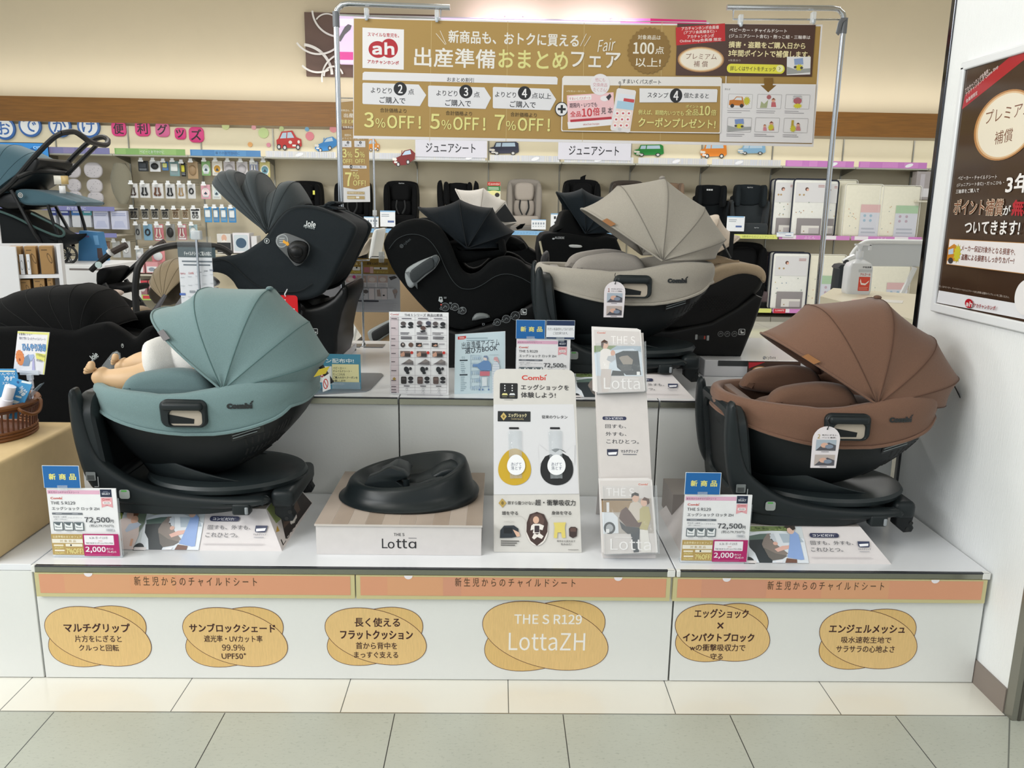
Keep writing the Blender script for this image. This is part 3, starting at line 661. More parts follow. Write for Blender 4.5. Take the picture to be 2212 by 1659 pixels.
q=MB();P=Print(q,(JL[0],JL[1]-.2005,JL[2]),(1,0,0),(0,0,1),step=.0001);a=C4(1052,1465);b=C4(1106,1512);P.rect(*a,*b,'#c9cdcc',.3);P.rect(a[0]+1,a[1]+1,b[0]-1,b[1]-1,'#0e1112',.3);P.poly([(a[0]+4,a[1]+3),(a[0]+6,a[1]+2.5),(a[0]+7,a[1]+7),(a[0]+11,a[1]+6.5),(a[0]+11.5,a[1]+9.5),(a[0]+4.5,a[1]+10)],'#c9cdcc');P.ring(*C4(1018,1470),*C4(1045,1500),'#aab0af',.2)
put(t,q,'approval_label',t)
q=MB();q.puff([cm(*p)for p in[(255,1010),(320,1050),(330,1080),(300,1100),(240,1090)]],-.1,-.05,.01,M('#8d9194',.4),sm=2);q.build('foot_lever',t)
# white plinth under it
q=MB();p0,p1=aty(545,758,1.01),aty(718,760,1.01);q.box(p0.x,p1.x+.0,1.01,1.55,H2,.733,M('#d6d6da',.35))
tag(q.build('display_plinth',bevel=.003),'low white plinth holding the charcoal seat','plinth')
# ---- black seat with dark scalloped hood
KL=(-.10,1.33,H2+.012);KN=-.2115
t=thing('child_car_seat','black child car seat with grey oval side pad and navy scalloped hood','car seat',KL)
c=mk(780,330,3.859,KL,KL[1]+KN);cm=mk(780,330,3.859,KL,KL[1])
def C5(x,y):return(780+x/3.859,330+y/3.859)
so=[(186,800),(190,730),(225,660),(290,600),(385,560),(490,548),(590,575),(665,635),(720,720),(765,820),(800,910),(845,985),(910,1015),(985,990),(1060,920),(1140,876),(1240,864),(1340,905),(1400,960),(1500,1010),(1540,1080),(1500,1200),(1400,1260),(1300,1320),(1150,1390),(980,1440),(850,1480),(720,1450),(640,1400),(520,1300),(420,1190),(330,1080),(250,960)]
for s_ in(-1,1):
    q=MB();q.puff([c(*p)for p in so],s_*.175-.035,s_*.175+.035,.022,BK,n=5,sm=2);q.build('side_wing',t)
q=MB();q.puff([c(*p)for p in[(200,780),(260,650),(400,590),(520,600),(600,700),(700,900),(800,1060),(950,1080),(1150,980),(1350,960),(1500,1050),(1400,1240),(980,1420),(720,1430),(420,1180),(250,950)]],-.165,.165,.02,BK,n=3,sm=2);q.build('seat_shell',t)
q=MB();q.tube([(p[0],KN-.0045,p[1])for p in[c(*k)for k in[(235,800),(300,720),(400,680),(500,690),(580,740),(650,840),(700,950),(760,1060),(830,1125),(920,1135),(1010,1100),(1120,1030),(1220,1010),(1330,1040),(1420,1090)]]],.0012,M('#2e3436',.9),n=5,sm=4);q.build('seam_piping',t)
rb=[cm(*p)for p in[(482,455),(822,388),(1098,458),(1278,655),(1200,780)]]
mb,L=hood(c(880,800),rb,.18,.16,NV,M('#0c0f12',.9),[.07,.05,.07,.03],sub=7)
hd=mb.build('hood',t,solid=.005,sharp=1.2);L.build('seams',hd)
q=MB();q.puff([c(*p)for p in[(690,760),(830,760),(1010,720),(1170,700),(1210,790),(1200,870),(1060,890),(900,930),(850,930),(790,900)]],-.14,.14,.03,BK,n=4,sm=2);q.build('head_cushion',t)
q=MB();q.puff([c(*p)for p in[(1150,700),(1250,710),(1350,750),(1400,800),(1400,830),(1300,850),(1180,830)]],.02,.17,.03,BK,n=4,sm=2);q.build('far_bolster',t)
pr=[c(*p)for p in[(368,1040),(372,985),(400,950),(480,905),(580,866),(630,850),(655,880),(650,910),(615,965),(560,1010),(470,1085),(425,1125),(390,1105)]]
q=MB();q.puff(pr,KN-.02,KN+.02,.012,M('#8f9495',.55,kind='plastic'),n=4,sm=2);sp=q.build('side_impact_pad',t);sp['label']='grey ribbed side impact pad'
q=MB();q.puff([c(*p)for p in[(410,1020),(418,985),(450,955),(580,870),(612,900),(612,960),(540,1010),(470,1070),(430,1075)]],KN-.027,KN-.012,.008,M('#2b3032',.6,kind='fabric'),n=3,sm=2)
q.puff([c(*p)for p in[(590,868),(632,852),(653,880),(645,910),(616,955),(612,900)]],KN-.026,KN-.012,.006,M('#3a4043',.6),n=3,sm=2);q.build('pad_insert',sp)
q=MB()
for i in range(15):
    f=i/14;a=c(372+f*100,985+f*135+10);b2=c(408+f*62,990+f*95);q.cyl((a[0],KN-.0205,a[1]),(b2[0],KN-.0205,b2[1]),.0012,M('#5a5f61',.6),n=5)
q.build('pad_ribs',sp)
q=MB();P=Print(q,(KL[0],KL[1]+KN-.0012,KL[2]),(1,0,0),(0,0,1),step=.00008)
cc='#3f4648';P.oval(*C5(338,778),4.2,4.2,cc);P.oval(*C5(338,778),3.2,3.2,'#101315');P.line([C5(330,784),C5(346,772)],.8,cc)
a=C5(352,712);b=C5(418,768);P.text('cybex',a[0]-1,a[1]+4,b[0]+1,b[1]-3,cc,.0,.68)
wh='#8b9193'
for x,y,r in((700,1285,9.5),(782,1285,8.5),(845,1315,8.5),(1135,1412,8),(1210,1385,9),(1285,1358,10)):
    p=C5(x,y);P.oval(*p,r,r*.95,wh,0,28);P.oval(*p,r-.7,r*.95-.7,'#111416',0,28);P.line([(p[0]-r*.4,p[1]+r*.3),(p[0],p[1]-r*.3),(p[0]+r*.45,p[1]+.1*r)],.9,wh);P.oval(p[0]-r*.9,p[1]+r*.4,2.6,2.6,wh,0,16);P.oval(p[0]-r*.9,p[1]+r*.4,2,2,'#111416',0,16)
a=C5(645,1200);P.poly([(a[0],a[1]+9),(a[0]+1.5,a[1]),(a[0]+8,a[1]),(a[0]+10,a[1]+10),(a[0]+6,a[1]+13)],'#a9aeaf');P.oval(a[0]+5,a[1]+4,2,2.2,'#191d1f')
for x,y in((690,1200),(735,1245),(830,1285)):p=C5(x,y);P.bars(p[0],p[1],p[0]+6,p[1]+4,3,wh,.5)
P.oval(*C5(668,1265),1.8,1.8,'#b3392e')
a=C5(1332,1300);b=C5(1380,1350);P.rect(*a,*b,'#d6dad9',.3);P.rect(a[0]+1,a[1]+1,b[0]-1,b[1]-1,'#0e1112',.3);P.poly([(a[0]+3,a[1]+3),(a[0]+5,a[1]+2.5),(a[0]+6,a[1]+7),(a[0]+10,a[1]+6.5),(a[0]+10.5,a[1]+9.5),(a[0]+3.5,a[1]+10)],'#d6dad9')
a=C5(1010,1420);P.ring(a[0],a[1],a[0]+5,a[1]+4,wh,.3)
put(t,q,'pictogram_print',t)
q=MB();q.puff([c(*p)if p[1]else(c(p[0],1660)[0],-.0115)for p in[(640,1440),(800,1490),(980,1450),(1150,1400),(1330,1300),(1440,1230),(1500,1250),(1500,1400),(1440,1520),(1380,0),(1000,0),(760,0),(690,0),(600,1480)]],-.2,.2,.02,BKP,n=4,sm=0);q.build('base',t)
q=MB();q.puff([c(*p)for p in[(925,1398),(945,1350),(985,1334),(1050,1342),(1075,1372),(1000,1385)]],-.225,-.19,.012,M('#6f7474',.5),n=3,sm=2);q.build('swivel_handle',t)
# ---- beige seat with cream hood turned the other way
EL=(1.02,1.32,H2+.075);EN=-.2
t=thing('child_car_seat','beige and black child car seat with cream hood, half hidden behind the greige seat','car seat',EL)
c=mk(1130,340,3.456,EL,EL[1]+EN);cm=mk(1130,340,3.456,EL,EL[1]);BG=M('#b09c82',.85,kind='fabric');BLK=M('#0b0d0e',.45,kind='plastic')
def C6(x,y):return(1130+x/3.456,340+y/3.456)
so=[(560,900),(700,850),(850,900),(1000,960),(1150,960),(1300,890),(1380,850),(1460,835),(1570,800),(1660,795),(1760,812),(1805,850),(1815,900),(1785,985),(1740,1030),(1640,1130),(1500,1230),(1300,1290),(1000,1290),(760,1200),(620,1050)]
for s_ in(-1,1):
    q=MB();q.puff([c(*p)for p in so],s_*.165-.03,s_*.165+.03,.025,BLK,n=5,sm=2);q.build('side_wing',t)
rim=[(1330,905),(1400,850),(1480,812),(1570,795),(1660,792),(1760,808),(1808,848),(1820,900),(1800,940),(1740,890),(1640,872),(1540,895),(1450,938),(1380,960)]
q=MB();q.puff([c(*p)for p in rim],EN-.006,.2,.02,BG,n=5,sm=3);q.build('rim_cushion',t)
q=MB();q.puff([c(*p)for p in[(1330,860),(1390,760),(1470,740),(1560,755),(1640,790),(1660,830),(1500,830),(1400,870)]],-.13,.13,.03,BG,n=5,sm=3);q.build('headrest',t)
rb=[cm(*p)for p in[(1595,588),(1440,428),(1180,420),(950,520),(800,640)]]
mb,L=hood(c(1310,790),rb,.17,.15,M('#cdbfb0',.8,kind='fabric'),M('#a89a8c',.9),[.07,.05,.05,.03],sub=7);hd=mb.build('hood',t,solid=.005,sharp=1.2);L.build('seams',hd)
q=MB();q.puff([c(*p)if p[1]else(c(p[0],1415)[0],-.0075)for p in[(600,1230),(800,1280),(1100,1290),(1400,1230),(1600,1120),(1730,1022),(1786,1045),(1775,1100),(1720,1260),(1660,1405),(1630,0),(1300,0),(900,0),(640,0)]],-.21,.21,.014,BLK,n=4,sm=0);q.build('base',t)
q=MB();P=Print(q,(EL[0],EL[1]-.2103,EL[2]),(1,0,0),(0,0,1),step=.00008)
for x in(1474,1524,1577):p=C6(x,1318);P.oval(*p,6,6,'#9a9f9f',0,24);P.oval(*p,5.4,5.4,'#131517',0,24);P.line([(p[0]-3,p[1]+1),(p[0],p[1]-2),(p[0]+3,p[1])],.7,'#9a9f9f')
a=C6(1608,1280);P.rect(a[0],a[1],a[0]+14,a[1]+13,'#dfe2e1',.3);P.rect(a[0]+1,a[1]+1,a[0]+13,a[1]+12,'#0e1112',.3);P.poly([(a[0]+4,a[1]+3),(a[0]+6,a[1]+2.5),(a[0]+7,a[1]+7),(a[0]+11,a[1]+6.5),(a[0]+11.5,a[1]+9.5),(a[0]+4.5,a[1]+10)],'#dfe2e1')
a=C6(1284,1322);P.rect(a[0],a[1],a[0]+5,a[1]+11,'#a8acac',.4);P.rect(a[0]+5,a[1]+2,a[0]+26,a[1]+11,'#1c1f20',.3);P.rect(a[0]+19,a[1]+3,a[0]+22,a[1]+10,'#b8402e');P.rect(a[0]+25,a[1]+2,a[0]+30,a[1]+13,'#a8acac',.3)
put(t,q,'pictogram_print',t)
q=MB()
for r_ in range(9):
    for k in range(15):
        x,y=1330+k*22+(r_%2)*11,1030+r_*13+abs(k-8)*2.0
        if 1300<x<1625-(r_*9):p=c(x,y);q.add([(p[0]-.004,EN-.0012,p[1]),(p[0],EN-.0012,p[1]+.003),(p[0]+.004,EN-.0012,p[1]),(p[0],EN-.0012,p[1]-.0012)],[(0,1,2,3)],M('#050606',.7))
q.build('perforation',t)
q=MB();p=cm(1475,640);q.box(p[0]-.008,p[0]+.008,-.16,-.155,p[1]-.055,p[1]+.05,BLK);q.build('strap',t)
# low shiny box below it
q=MB();p0,p1=aty(1520,775,1.05),aty(1765,783,1.05);q.box(p0.x,p1.x,1.03,1.62,H2,EL[2]-.008,M('#e2e3e8',.12))
P=Print(q,(0,1.029,0),(1,0,0),(0,0,1));P.rect(1551,779,1615,791,'#3a3d40');P.text('cybex',1655,769,1676,777,'#2c2f31');P.oval(1651,773,3.2,3.4,'#2c2f31');P.oval(1651,773,2.4,2.6,'#e2e3e8');P.line([(1649,775),(1653,771)],.8,'#2c2f31')
bx=tag(q.build('display_plinth',bevel=.003),'glossy white plinth with a dark slot under the beige and black seat','plinth')
# ---- big black seat at the left
LL_=(-1.95,1.12,.42);LN=-.22
t=thing('child_car_seat','large black child car seat with rounded hood on the left behind the kraft paper block','car seat',LL_)
c=mk(0,580,2.592,LL_,LL_[1]+LN);cm=mk(0,580,2.592,LL_,LL_[1]);BF=M('#060708',.85,kind='fabric')
rb=[cm(*p)for p in[(-330,400),(-60,210),(60,152),(200,108),(340,95),(470,84),(580,120),(660,215),(715,300)]]
mb,L=hood(c(430,470),rb,.2,.19,BF,M('#020303',.9),[.0,-.02,-.02,-.01,.0,-.015,-.02,-.02],sub=5);hd=mb.build('hood',t,solid=.006,sharp=1.3);L.build('seams',hd)
so=[(-420,420),(-200,350),(0,333),(160,330),(300,342),(400,350),(470,325),(560,308),(600,315),(660,350),(720,390),(755,385),(790,345),(830,328),(862,340),(875,400),(860,470),(830,560),(780,650),(700,760),(620,850),(420,900),(200,900),(-100,880),(-400,800)]
for s_ in(-1,1):
    q=MB();q.puff([c(*p)for p in so],s_*.18-.04,s_*.18+.04,.03,BF,n=5,sm=3);q.build('side_wing',t)
q=MB();q.puff([c(*p)for p in[(-420,440),(0,360),(300,380),(560,420),(760,470),(820,450),(760,640),(620,830),(200,880),(-400,780)]],-.16,.16,.02,BF,n=3,sm=2);q.build('seat_shell',t)
z0=H+.002-LL_[2];q=MB();q.puff([c(-420,760),c(640,760),c(700,800),(c(700,900)[0],z0),(c(-420,900)[0],z0)],-.21,.21,.02,BKP,n=4);q.build('base',t)
q=MB();P=Print(q,(LL_[0],LL_[1]+LN-.002,LL_[2]),(1,0,0),(0,0,1),step=.0001)
def C7(x,y):return(x/2.592,580+y/2.592)
a=C7(498,468);b=C7(550,514);P.text('Joie',a[0],a[1]+3,b[0],b[1]-2,'#b9c0c0',.03,.62);a=C7(508,490);b=C7(556,525);P.text('signature',a[0],a[1]+4,b[0],b[1]-4,'#7d8585',.0,.62)
a=C7(686,432);P.oval(*a,2.6,4.6,'#c2c7c6',0,20);P.oval(*a,2,4,'#0b0d0f',0,20);P.oval(a[0],a[1]-1.4,.9,1.2,'#c2c7c6',0,12)
put(t,q,'emblem',t)
# ================================================================== signs, cards and stands around the seats
def lean(Y0,z0,deg):a=math.radians(deg);return(V((0,Y0,z0)),V((1,0,0)),V((0,math.sin(a),math.cos(a))))
def slab(outline,O,U,Vv,th,m):
    N=U.cross(Vv);N=-N if N.y<0 else N;q=MB()
    f=[O+U*u+Vv*v for u,v in outline];q.loft([f,[p+N*th for p in f]],m);return q
WHT=M('#eeeef0',.45,kind='paper');ACR=M('#eef4f8',.05,alpha=.08);ACR2=M('#dfe8ee',.08,alpha=.2)
# ---- price cards
def price_card(label,Y0,xbl,ztop,zbot,tone,extra=False,w=.192):
    t=thing('price_card',label,'price card',(xbl+w/2,Y0+.004,zbot),'price cards of the round-shell seats')
    q=MB();q.box(xbl,xbl+w,Y0,Y0+.004,zbot,ztop,WHT)
    sx,sy=w/1085.,(ztop-zbot)/1060.
    P=Print(q,(0,Y0,0),(1,0,0),(0,0,1),map=lambda x,y:(xbl+x*sx,ztop-y*sy),base=.0003,rough=.4)
    P.rect(12,28,830,88,'#e3b3cb');P.text('新生児からのチャイルドシート',30,46,510,78,'#8d5f78',.012)
    P.rect(838,12,1015,128,'#1d2740');P.text('SELECT',862,64,992,94,'#e8ecf2',.03);P.bars(885,42,965,54,1,'#98a0b4',.6)
    P.poly([(842,140),(1018,135),(1018,290),(930,262),(842,290)],'#e6a7ae');P.rect(862,195,996,238,'#f2e9ea',.9);P.text('R129',888,204,972,230,'#8f7b84',.02);P.oval(880,165,20,18,'#c65a5c');P.oval(880,165,13,12,'#e6a7ae');P.bars(910,155,995,172,1,'#b4605f',.6);P.bars(905,246,950,258,1,'#b06a70')
    combi_logo(P,52,130,238,168,'#cf4a3c')
    P.text('THE S R129',50,200,430,246,'#3c4046',.01);P.text('エッグショック ロッタ ZH',58,282,800,332,'#3c4046',.008)
    P.rect(52,372,530,402,'#6f747c');P.bars(110,380,220,394,1,'#c9ccd2');P.bars(370,380,460,394,1,'#c9ccd2')
    P.text('新生児〜4歳頃',66,424,272,450,'#8a8e96',.0);P.text('(40〜105cm)',80,462,268,486,'#8a8e96',.0);P.text(tone,300,434,520,460,'#8a8e96');P.line([(285,410),(285,490)],3,'#c6c8ce');P.line([(52,500),(530,500)],3,'#c6c8ce')
    for i in range(3):
        x=58+i*164;P.rect(x,515,x+150,645,'#5f6a70');P.poly([(x+12,530),(x+50,560),(x+95,570),(x+118,525),(x+135,525),(x+135,632),(x+12,632)],'#eceef0');P.poly([(x+20,575),(x+60,590),(x+128,592),(x+100,604),(x+30,600)],'#8d979b');P.bars(x+30,655,x+120,667,1,'#b4b6bc')
    P.text('72,500',556,436,955,532,'#3a3d44',.022);P.text('円',962,472,1012,522,'#3a3d44',.02)
    P.text('(税込79,750円)',625,545,1008,596,'#3f434a',.006);P.rect(882,612,1005,650,'#c9cbd0');P.bars(905,618,990,644,1,'#9fa2a8')
    P.rect(2,700,500,1022,'#b99c5e');P.text('出産準備おまとめフェア',30,722,480,760,'#eee3bc',.01);P.rect(10,775,495,838,'#eee9dc');P.text('対 象 商 品',135,788,388,826,'#b9a06a',.01)
    P.rect(30,862,185,886,'#efe6d0',.5);P.text('3%OFF!',36,894,180,928,'#efe39a',.012);P.rect(38,942,195,966,'#efe6d0',.5);P.text('5%OFF!',36,980,188,1014,'#efe39a',.012);P.line([(208,860),(208,1010)],2,'#d8c591')
    P.rect(220,850,486,890,'#f0ead8',.4);P.oval(305,870,14,14,'#2a2a2a');P.text('7%OFF!',222,922,492,1000,'#f1e79c',.02)
    P.rect(505,692,1068,1036,'#b01f66');P.rect(525,712,992,862,'#f1eef2',.1);P.text('6.26 ㊌ ▸7.23㊌',610,730,902,772,'#3a3038',.004);P.bars(745,792,815,806,1,'#cf8f8a');P.text('THE S R129 エッグショックロッタZH',545,818,975,848,'#4a3d46',.008)
    P.text('2,000',530,890,850,990,'#f4eef3',.03);P.text('ポイント',862,905,975,938,'#f4eef3',.03);P.text('プレゼント',872,950,1018,985,'#f4eef3',.03);P.bars(530,1012,980,1022,1,'#d57fa8',.4)
    put(t,q,'card')
    q=MB();q.box(xbl-.002,xbl+w+.004,Y0-.003,Y0-.0015,zbot,zbot+.006,ACR2);q.box(xbl-.002,xbl+w+.004,Y0-.003,Y0+.03,zbot,zbot+.0018,ACR2);q.box(xbl-.002,xbl+w+.004,Y0+.0045,Y0+.0058,zbot,ztop-.03,ACR2);put(t,q,'card_stand')
    x0=xbl-.003
    q=MB();q.box(x0,x0+.101,Y0-.004,Y0-.002,ztop+.002,ztop+.067,M('#d8e4ee',.2));P=Print(q,(0,Y0-.004,0),(1,0,0),(0,0,1),px=False,base=.0003)
    P.rect(x0+.0012,ztop+.0025,x0+.0995,ztop+.066,'#1564a8')
    for i,ch in enumerate('新商品'):P.text(ch,x0+.016+i*.028,ztop+.044,x0+.035+i*.028,ztop+.026,'#e8df7a',.035)
    put(t,q,'new_product_tag')
    q=MB();q.box(x0+.037,x0+.065,Y0-.006,Y0-.0045,ztop-.006,ztop+.010,ACR2);put(t,q,'tag_clip')
    if extra:
        q=MB();x1=x0+.104;q.box(x1,x1+.098,Y0-.004,Y0-.002,ztop+.002,ztop+.067,M('#d8e4ee',.2));P=Print(q,(0,Y0-.004,0),(1,0,0),(0,0,1),px=False,base=.0003)
        P.rect(x1+.001,ztop+.009,x1+.097,ztop+.066,'#eef0f4');P.rect(x1+.001,ztop+.049,x1+.097,ztop+.066,'#1e3358');P.rect(x1+.001,ztop+.003,x1+.097,ztop+.008,'#1e3358')
        P.text('ただいま品切れしております。',x1+.005,ztop+.041,x1+.094,ztop+.032,'#30343c',.004);P.text('ご注文承ります。',x1+.024,ztop+.027,x1+.075,ztop+.018,'#30343c',.004);put(t,q,'notice_tag')
        q=MB();q.box(x1+.035,x1+.063,Y0-.006,Y0-.0045,ztop-.006,ztop+.010,ACR2);put(t,q,'tag_clip')
    return t
price_card('price card with blue tag in front of the sage green seat',.052,-1.271,.559,H+.001,'フォレストグリーン')
price_card('price card with blue tag in front of the brown seat',.048,.520,.560,H+.001,'トープブラウン')
price_card('price card with blue tag and notice partly behind the egg panel',.64,.050,.905,H2+.001,'サーブルベージュ',True,.186)
# ---- wedge-shaped printed plinths under the round-shell seats
def wedge(label,cx,cy,z0,ln,h,side=True):
    """cx, cy: front bottom right corner"""
    t=thing('printed_plinth',label,'printed plinth',(cx-ln/2,cy+.18,z0),'printed plinths under the round-shell seats')
    dx,dy,dp=.065,.08,.40
    b4=[(cx-ln,cy,z0),(cx,cy,z0),(cx,cy+dp,z0),(cx-ln,cy+dp,z0)];t4=[(cx-ln+dx,cy+dy,z0+h),(cx-dx,cy+dy,z0+h),(cx-dx,cy+dp-.03,z0+h),(cx-ln+dx,cy+dp-.03,z0+h)]
    q=MB();q.hexa(b4,t4,M('#dcd6d6',.5,kind='paper'));q.box(cx-ln+dx+.002,cx-dx-.002,cy+dy+.003,cy+dp-.033,z0+h-.0005,z0+h+.0006,M('#a8a19b',.6,kind='woodtop'))
    O=V((cx,cy,z0));Vv=V((0,dy,h)).normalized();L=math.hypot(dy,h)
    # print frame: x 0..2000 from the left to the right bottom corner, y 0 (top edge) .. 470
    k=.345/1290.;P=Print(q,O,(1,0,0),Vv,map=lambda x,y:((x-1945)*k,(590-y)*L/465.),base=.0006,rough=.4)
    lf=max(60,1945-ln/k+75)
    P.rect(max(lf,60),128,1040,586,'#cfd6da');P.poly([(max(lf,60),128),(150,128),(100,420),(max(lf,60),420)],'#3c4a38');P.oval(40+60,230,36,60,'#8a9a4a')
    P.poly([(410,128),(960,128),(900,190),(700,185),(480,200),(410,190)],'#6d7f4c');
    for i in range(26):P.oval(480+random.random()*380,135+random.random()*40,14,9,random.choice(['#5c6f3a','#86985a','#445530']))
    P.poly([(395,330),(420,240),(520,200),(800,190),(1040,290),(1040,586),(395,586)],'#dde3ea');P.poly([(410,262),(560,230),(640,225),(600,320),(420,320)],'#5d726b');P.poly([(410,310),(700,290),(690,420),(640,586),(500,586),(470,470),(420,400)],'#2a3238');P.poly([(770,225),(930,225),(1000,270),(1030,330),(800,340)],'#aebcc8');P.poly([(300,170),(400,170),(395,300),(345,430),(300,300)],'#6a7a6a')
    P.oval(390,586,60,70,'#2c3034');P.rect(340,560,470,592,'#dcd6d6')
    # woman with a baby
    P.poly([(120,260),(180,235),(270,240),(340,300),(360,430),(330,560),(340,586),(66,586),(95,460),(60,440),(100,330)],'#d8c8c4');P.oval(225,200,44,54,'#d9b3a0');P.poly([(175,170),(220,122),(290,130),(312,190),(300,250),(262,230),(250,180),(200,165)],'#6f4c38');P.oval(280,262,40,44,'#d6a890');P.poly([(230,310),(320,290),(366,310),(330,350),(220,400),(200,380)],'#b9c4d8');P.poly([(140,470),(190,410),(320,380),(350,410),(250,460),(170,500)],'#d8c8c4');P.oval(165,485,24,20,'#d9a894');P.rect(285,470,312,550,'#d6a890',.5)
    # seat lifted by a man in a blue shirt
    P.poly([(560,360),(590,290),(640,225),(680,225),(660,290),(740,380),(830,470),(800,500),(690,470),(570,410)],'#857a74');P.poly([(570,400),(690,470),(820,500),(760,540),(650,560),(610,520)],'#6b6662');P.poly([(660,240),(710,225),(730,330),(690,320)],'#c6cdd6');P.poly([(690,420),(780,380),(870,370),(880,400),(760,440),(720,455)],'#dfb1a4');P.oval(710,350,26,22,'#dcb0a0')
    P.poly([(870,330),(890,230),(940,190),(985,235),(995,545),(960,550),(815,520),(840,440)],'#8aa6d8');P.oval(905,185,40,46,'#dab7a6');P.poly([(842,150),(850,128),(960,128),(962,165),(930,185),(900,150),(870,158)],'#2c2420');P.poly([(805,530),(915,545),(910,586),(780,586)],'#6e4c40');P.poly([(680,565),(760,560),(745,586),(680,586)],'#e6e6ea')
    # right-hand text
    P.rect(1105,215,1432,270,'#2b3050',.95);P.text('コンビだけ!',1140,228,1372,260,'#f0f0f4',.03);P.oval(1388,236,3,3,'#f0f0f4')
    P.text('回すも、外すも、',1100,312,1570,362,'#2f3340',.004);P.text('これひとつ。',1090,395,1440,448,'#2f3340',.004)
    P.poly([(1622,315),(1755,315),(1745,372),(1735,388),(1630,388),(1620,370)],'#2f3858');P.poly([(1632,350),(1738,342),(1730,372),(1635,380)],'#f2f2f6')
    P.text('マルチグリップ',1608,402,1750,424,'#3a3f52',.01);P.bars(1620,440,1728,448,1,'#8a8d98',.6,.0);P.bars(1078,512,1800,530,2,'#bcb4b8',.35,.1)
    put(t,q,'box',sharp=.3)
    q=MB();U=V((0,1,0));Vs=V((-dx,0,h)).normalized();Ls=math.hypot(dx,h)
    def smap(x,y):
        a=V((0+dy*y,0)).x;b2=dp+(-.03)*y;return(a+(b2-a)*x,y*Ls)
    P=Print(q,(cx,cy,z0),U,Vs,map=smap,base=.0005,rough=.4)
    def sp(pts,c):P.poly(pts,c)
    sp([(.02,.02),(.98,.02),(.98,.98),(.02,.98)],'#d8d0cc');sp([(.10,.55),(.9,.3),(.98,.98),(.02,.98)],'#93a45a');sp([(.15,.1),(.98,.02),(.98,.6),(.6,.9),(.3,.75)],'#2c2220');sp([(.2,.3),(.7,.2),(.8,.6),(.45,.75)],'#5a463c')
    for(x,y,rx,ry,c)in((.42,.66,.07,.10,'#dcae98'),(.45,.42,.11,.16,'#8ea0b4'),(.47,.22,.10,.08,'#e8e2dc')):sp([(x+rx*math.cos(a*.4),y+ry*math.sin(a*.4))for a in range(16)],c)
    sp([(.02,.42),(.10,.50),(.10,.36)],'#c29a3c')
    vs,fs,_=glyphs('Lotta',.0);P.raw([smap(.05+.5*x,.06+.14*y)for x,y in vs],fs,'#2a2624')
    put(t,q,'end_picture')
    return t
wedge('printed plinth with family photo under the sage green seat',-.638,.104,H,.60,.0995)
wedge('printed plinth with family photo under the brown seat',1.135,.049,H,.60,.0825)
wedge('printed plinth under the greige seat on the high platform',.676,.632,H2,.60,.069)
# ---- box for the base shell, with planked top
t=thing('display_box','pale box with planked wood top under the black base shell','display box',(-.295,.32,H))
q=MB();q.box(-.533,-.056,.085,.555,H+.0005,.442,M('#d9d4d2',.5,kind='paper'));P=Print(q,(0,.085,0),(1,0,0),(0,0,1),crop=(660,640,2.86));P.text('THE S',545,1463,611,1481,'#26262a',.02);P.bars(636,1492,686,1497,1,'#77757a',.7,0);P.text('L',472,1497,507,1556,'#26262a',.004);P.text('o',508,1516,550,1558,'#26262a',.01);P.text('tt',560,1500,628,1557,'#26262a',.01);P.text('ɑ',636,1515,684,1557,'#26262a',.01)
put(t,q,'carton',bevel=.001)
q=MB();q.box(-.536,-.053,.080,.558,.442,.4475,M('#cfc8c2',.5))
tones=['#b3a498','#ab9a8c','#bcaea2','#a69688','#b8a99c','#ae9f93']
for i in range(10):
    x0=-.536+.483*i/10;q.box(x0+.0006,x0+.0477,.081,.557,.4475,.4481,M(tones[i%6],.45,kind='wood'))
put(t,q,'planked_top')
# the shell itself: an oval dish with a high back lip and a cross rib
t=thing('base_shell','black plastic seat base shell lying on the planked box','seat base',(-.29,.335,.4482))
SK=M('#1b2123',.33,kind='plastic');q=MB();Nn=64;L=[]
def ringo(a,b,zf,dx=0,dy=0):return[(dx+a*math.copysign(abs(math.cos(2*math.pi*i/Nn))**.92,math.cos(2*math.pi*i/Nn)),dy+b*math.sin(2*math.pi*i/Nn),zf(2*math.pi*i/Nn))for i in range(Nn)]
def wave(lo,hi,p=1.6,ph=.35):return lambda a:lo+(hi-lo)*max(0,(math.cos(a-ph)+1)/2)**p
L=[ringo(.205,.165,lambda a:.0005),ringo(.218,.176,lambda a:.0005),ringo(.222,.180,wave(.003,.02)),ringo(.216,.175,wave(.007,.028)),ringo(.206,.166,wave(.012,.03)),ringo(.198,.158,wave(.03,.06)),ringo(.188,.148,wave(.052,.098)),ringo(.180,.140,wave(.060,.118)),ringo(.172,.132,wave(.062,.122)),ringo(.160,.122,wave(.058,.116)),ringo(.135,.10,wave(.040,.060)),ringo(.10,.075,wave(.034,.042)),ringo(.03,.03,lambda a:.034)]
q.loft(L,SK);q.build('dish',t,sharp=1.2)
q=MB();pr=[(x_*1.4-.01,z_*1.12)for x_,z_ in[(-.07,.03),(-.085,.055),(-.075,.075),(-.055,.085),(-.035,.10),(-.025,.102),(.0,.092),(.012,.078),(.0,.070),(-.015,.064),(.0,.05),(.03,.052),(.06,.066),(.085,.072),(.10,.055),(.105,.04),(.10,.02),(.0,.015)]]
q.puff(pr,-.085,-.05,.004,SK,n=2);q.puff([(x*.8,z*.9)for x,z in pr],-.05,.06,.01,SK,n=3);q.build('centre_block',t)
q=MB();q.cyl((.0,-.08,.05),(.0,-.08,.078),.010,SK);q.build('post',t)
q=MB();q.puff([(.04,.03),(.06,.06),(.10,.09),(.15,.10),(.17,.08),(.15,.045),(.10,.03)],-.03,.075,.012,SK,n=3,sm=2);q.build('back_pad',t)
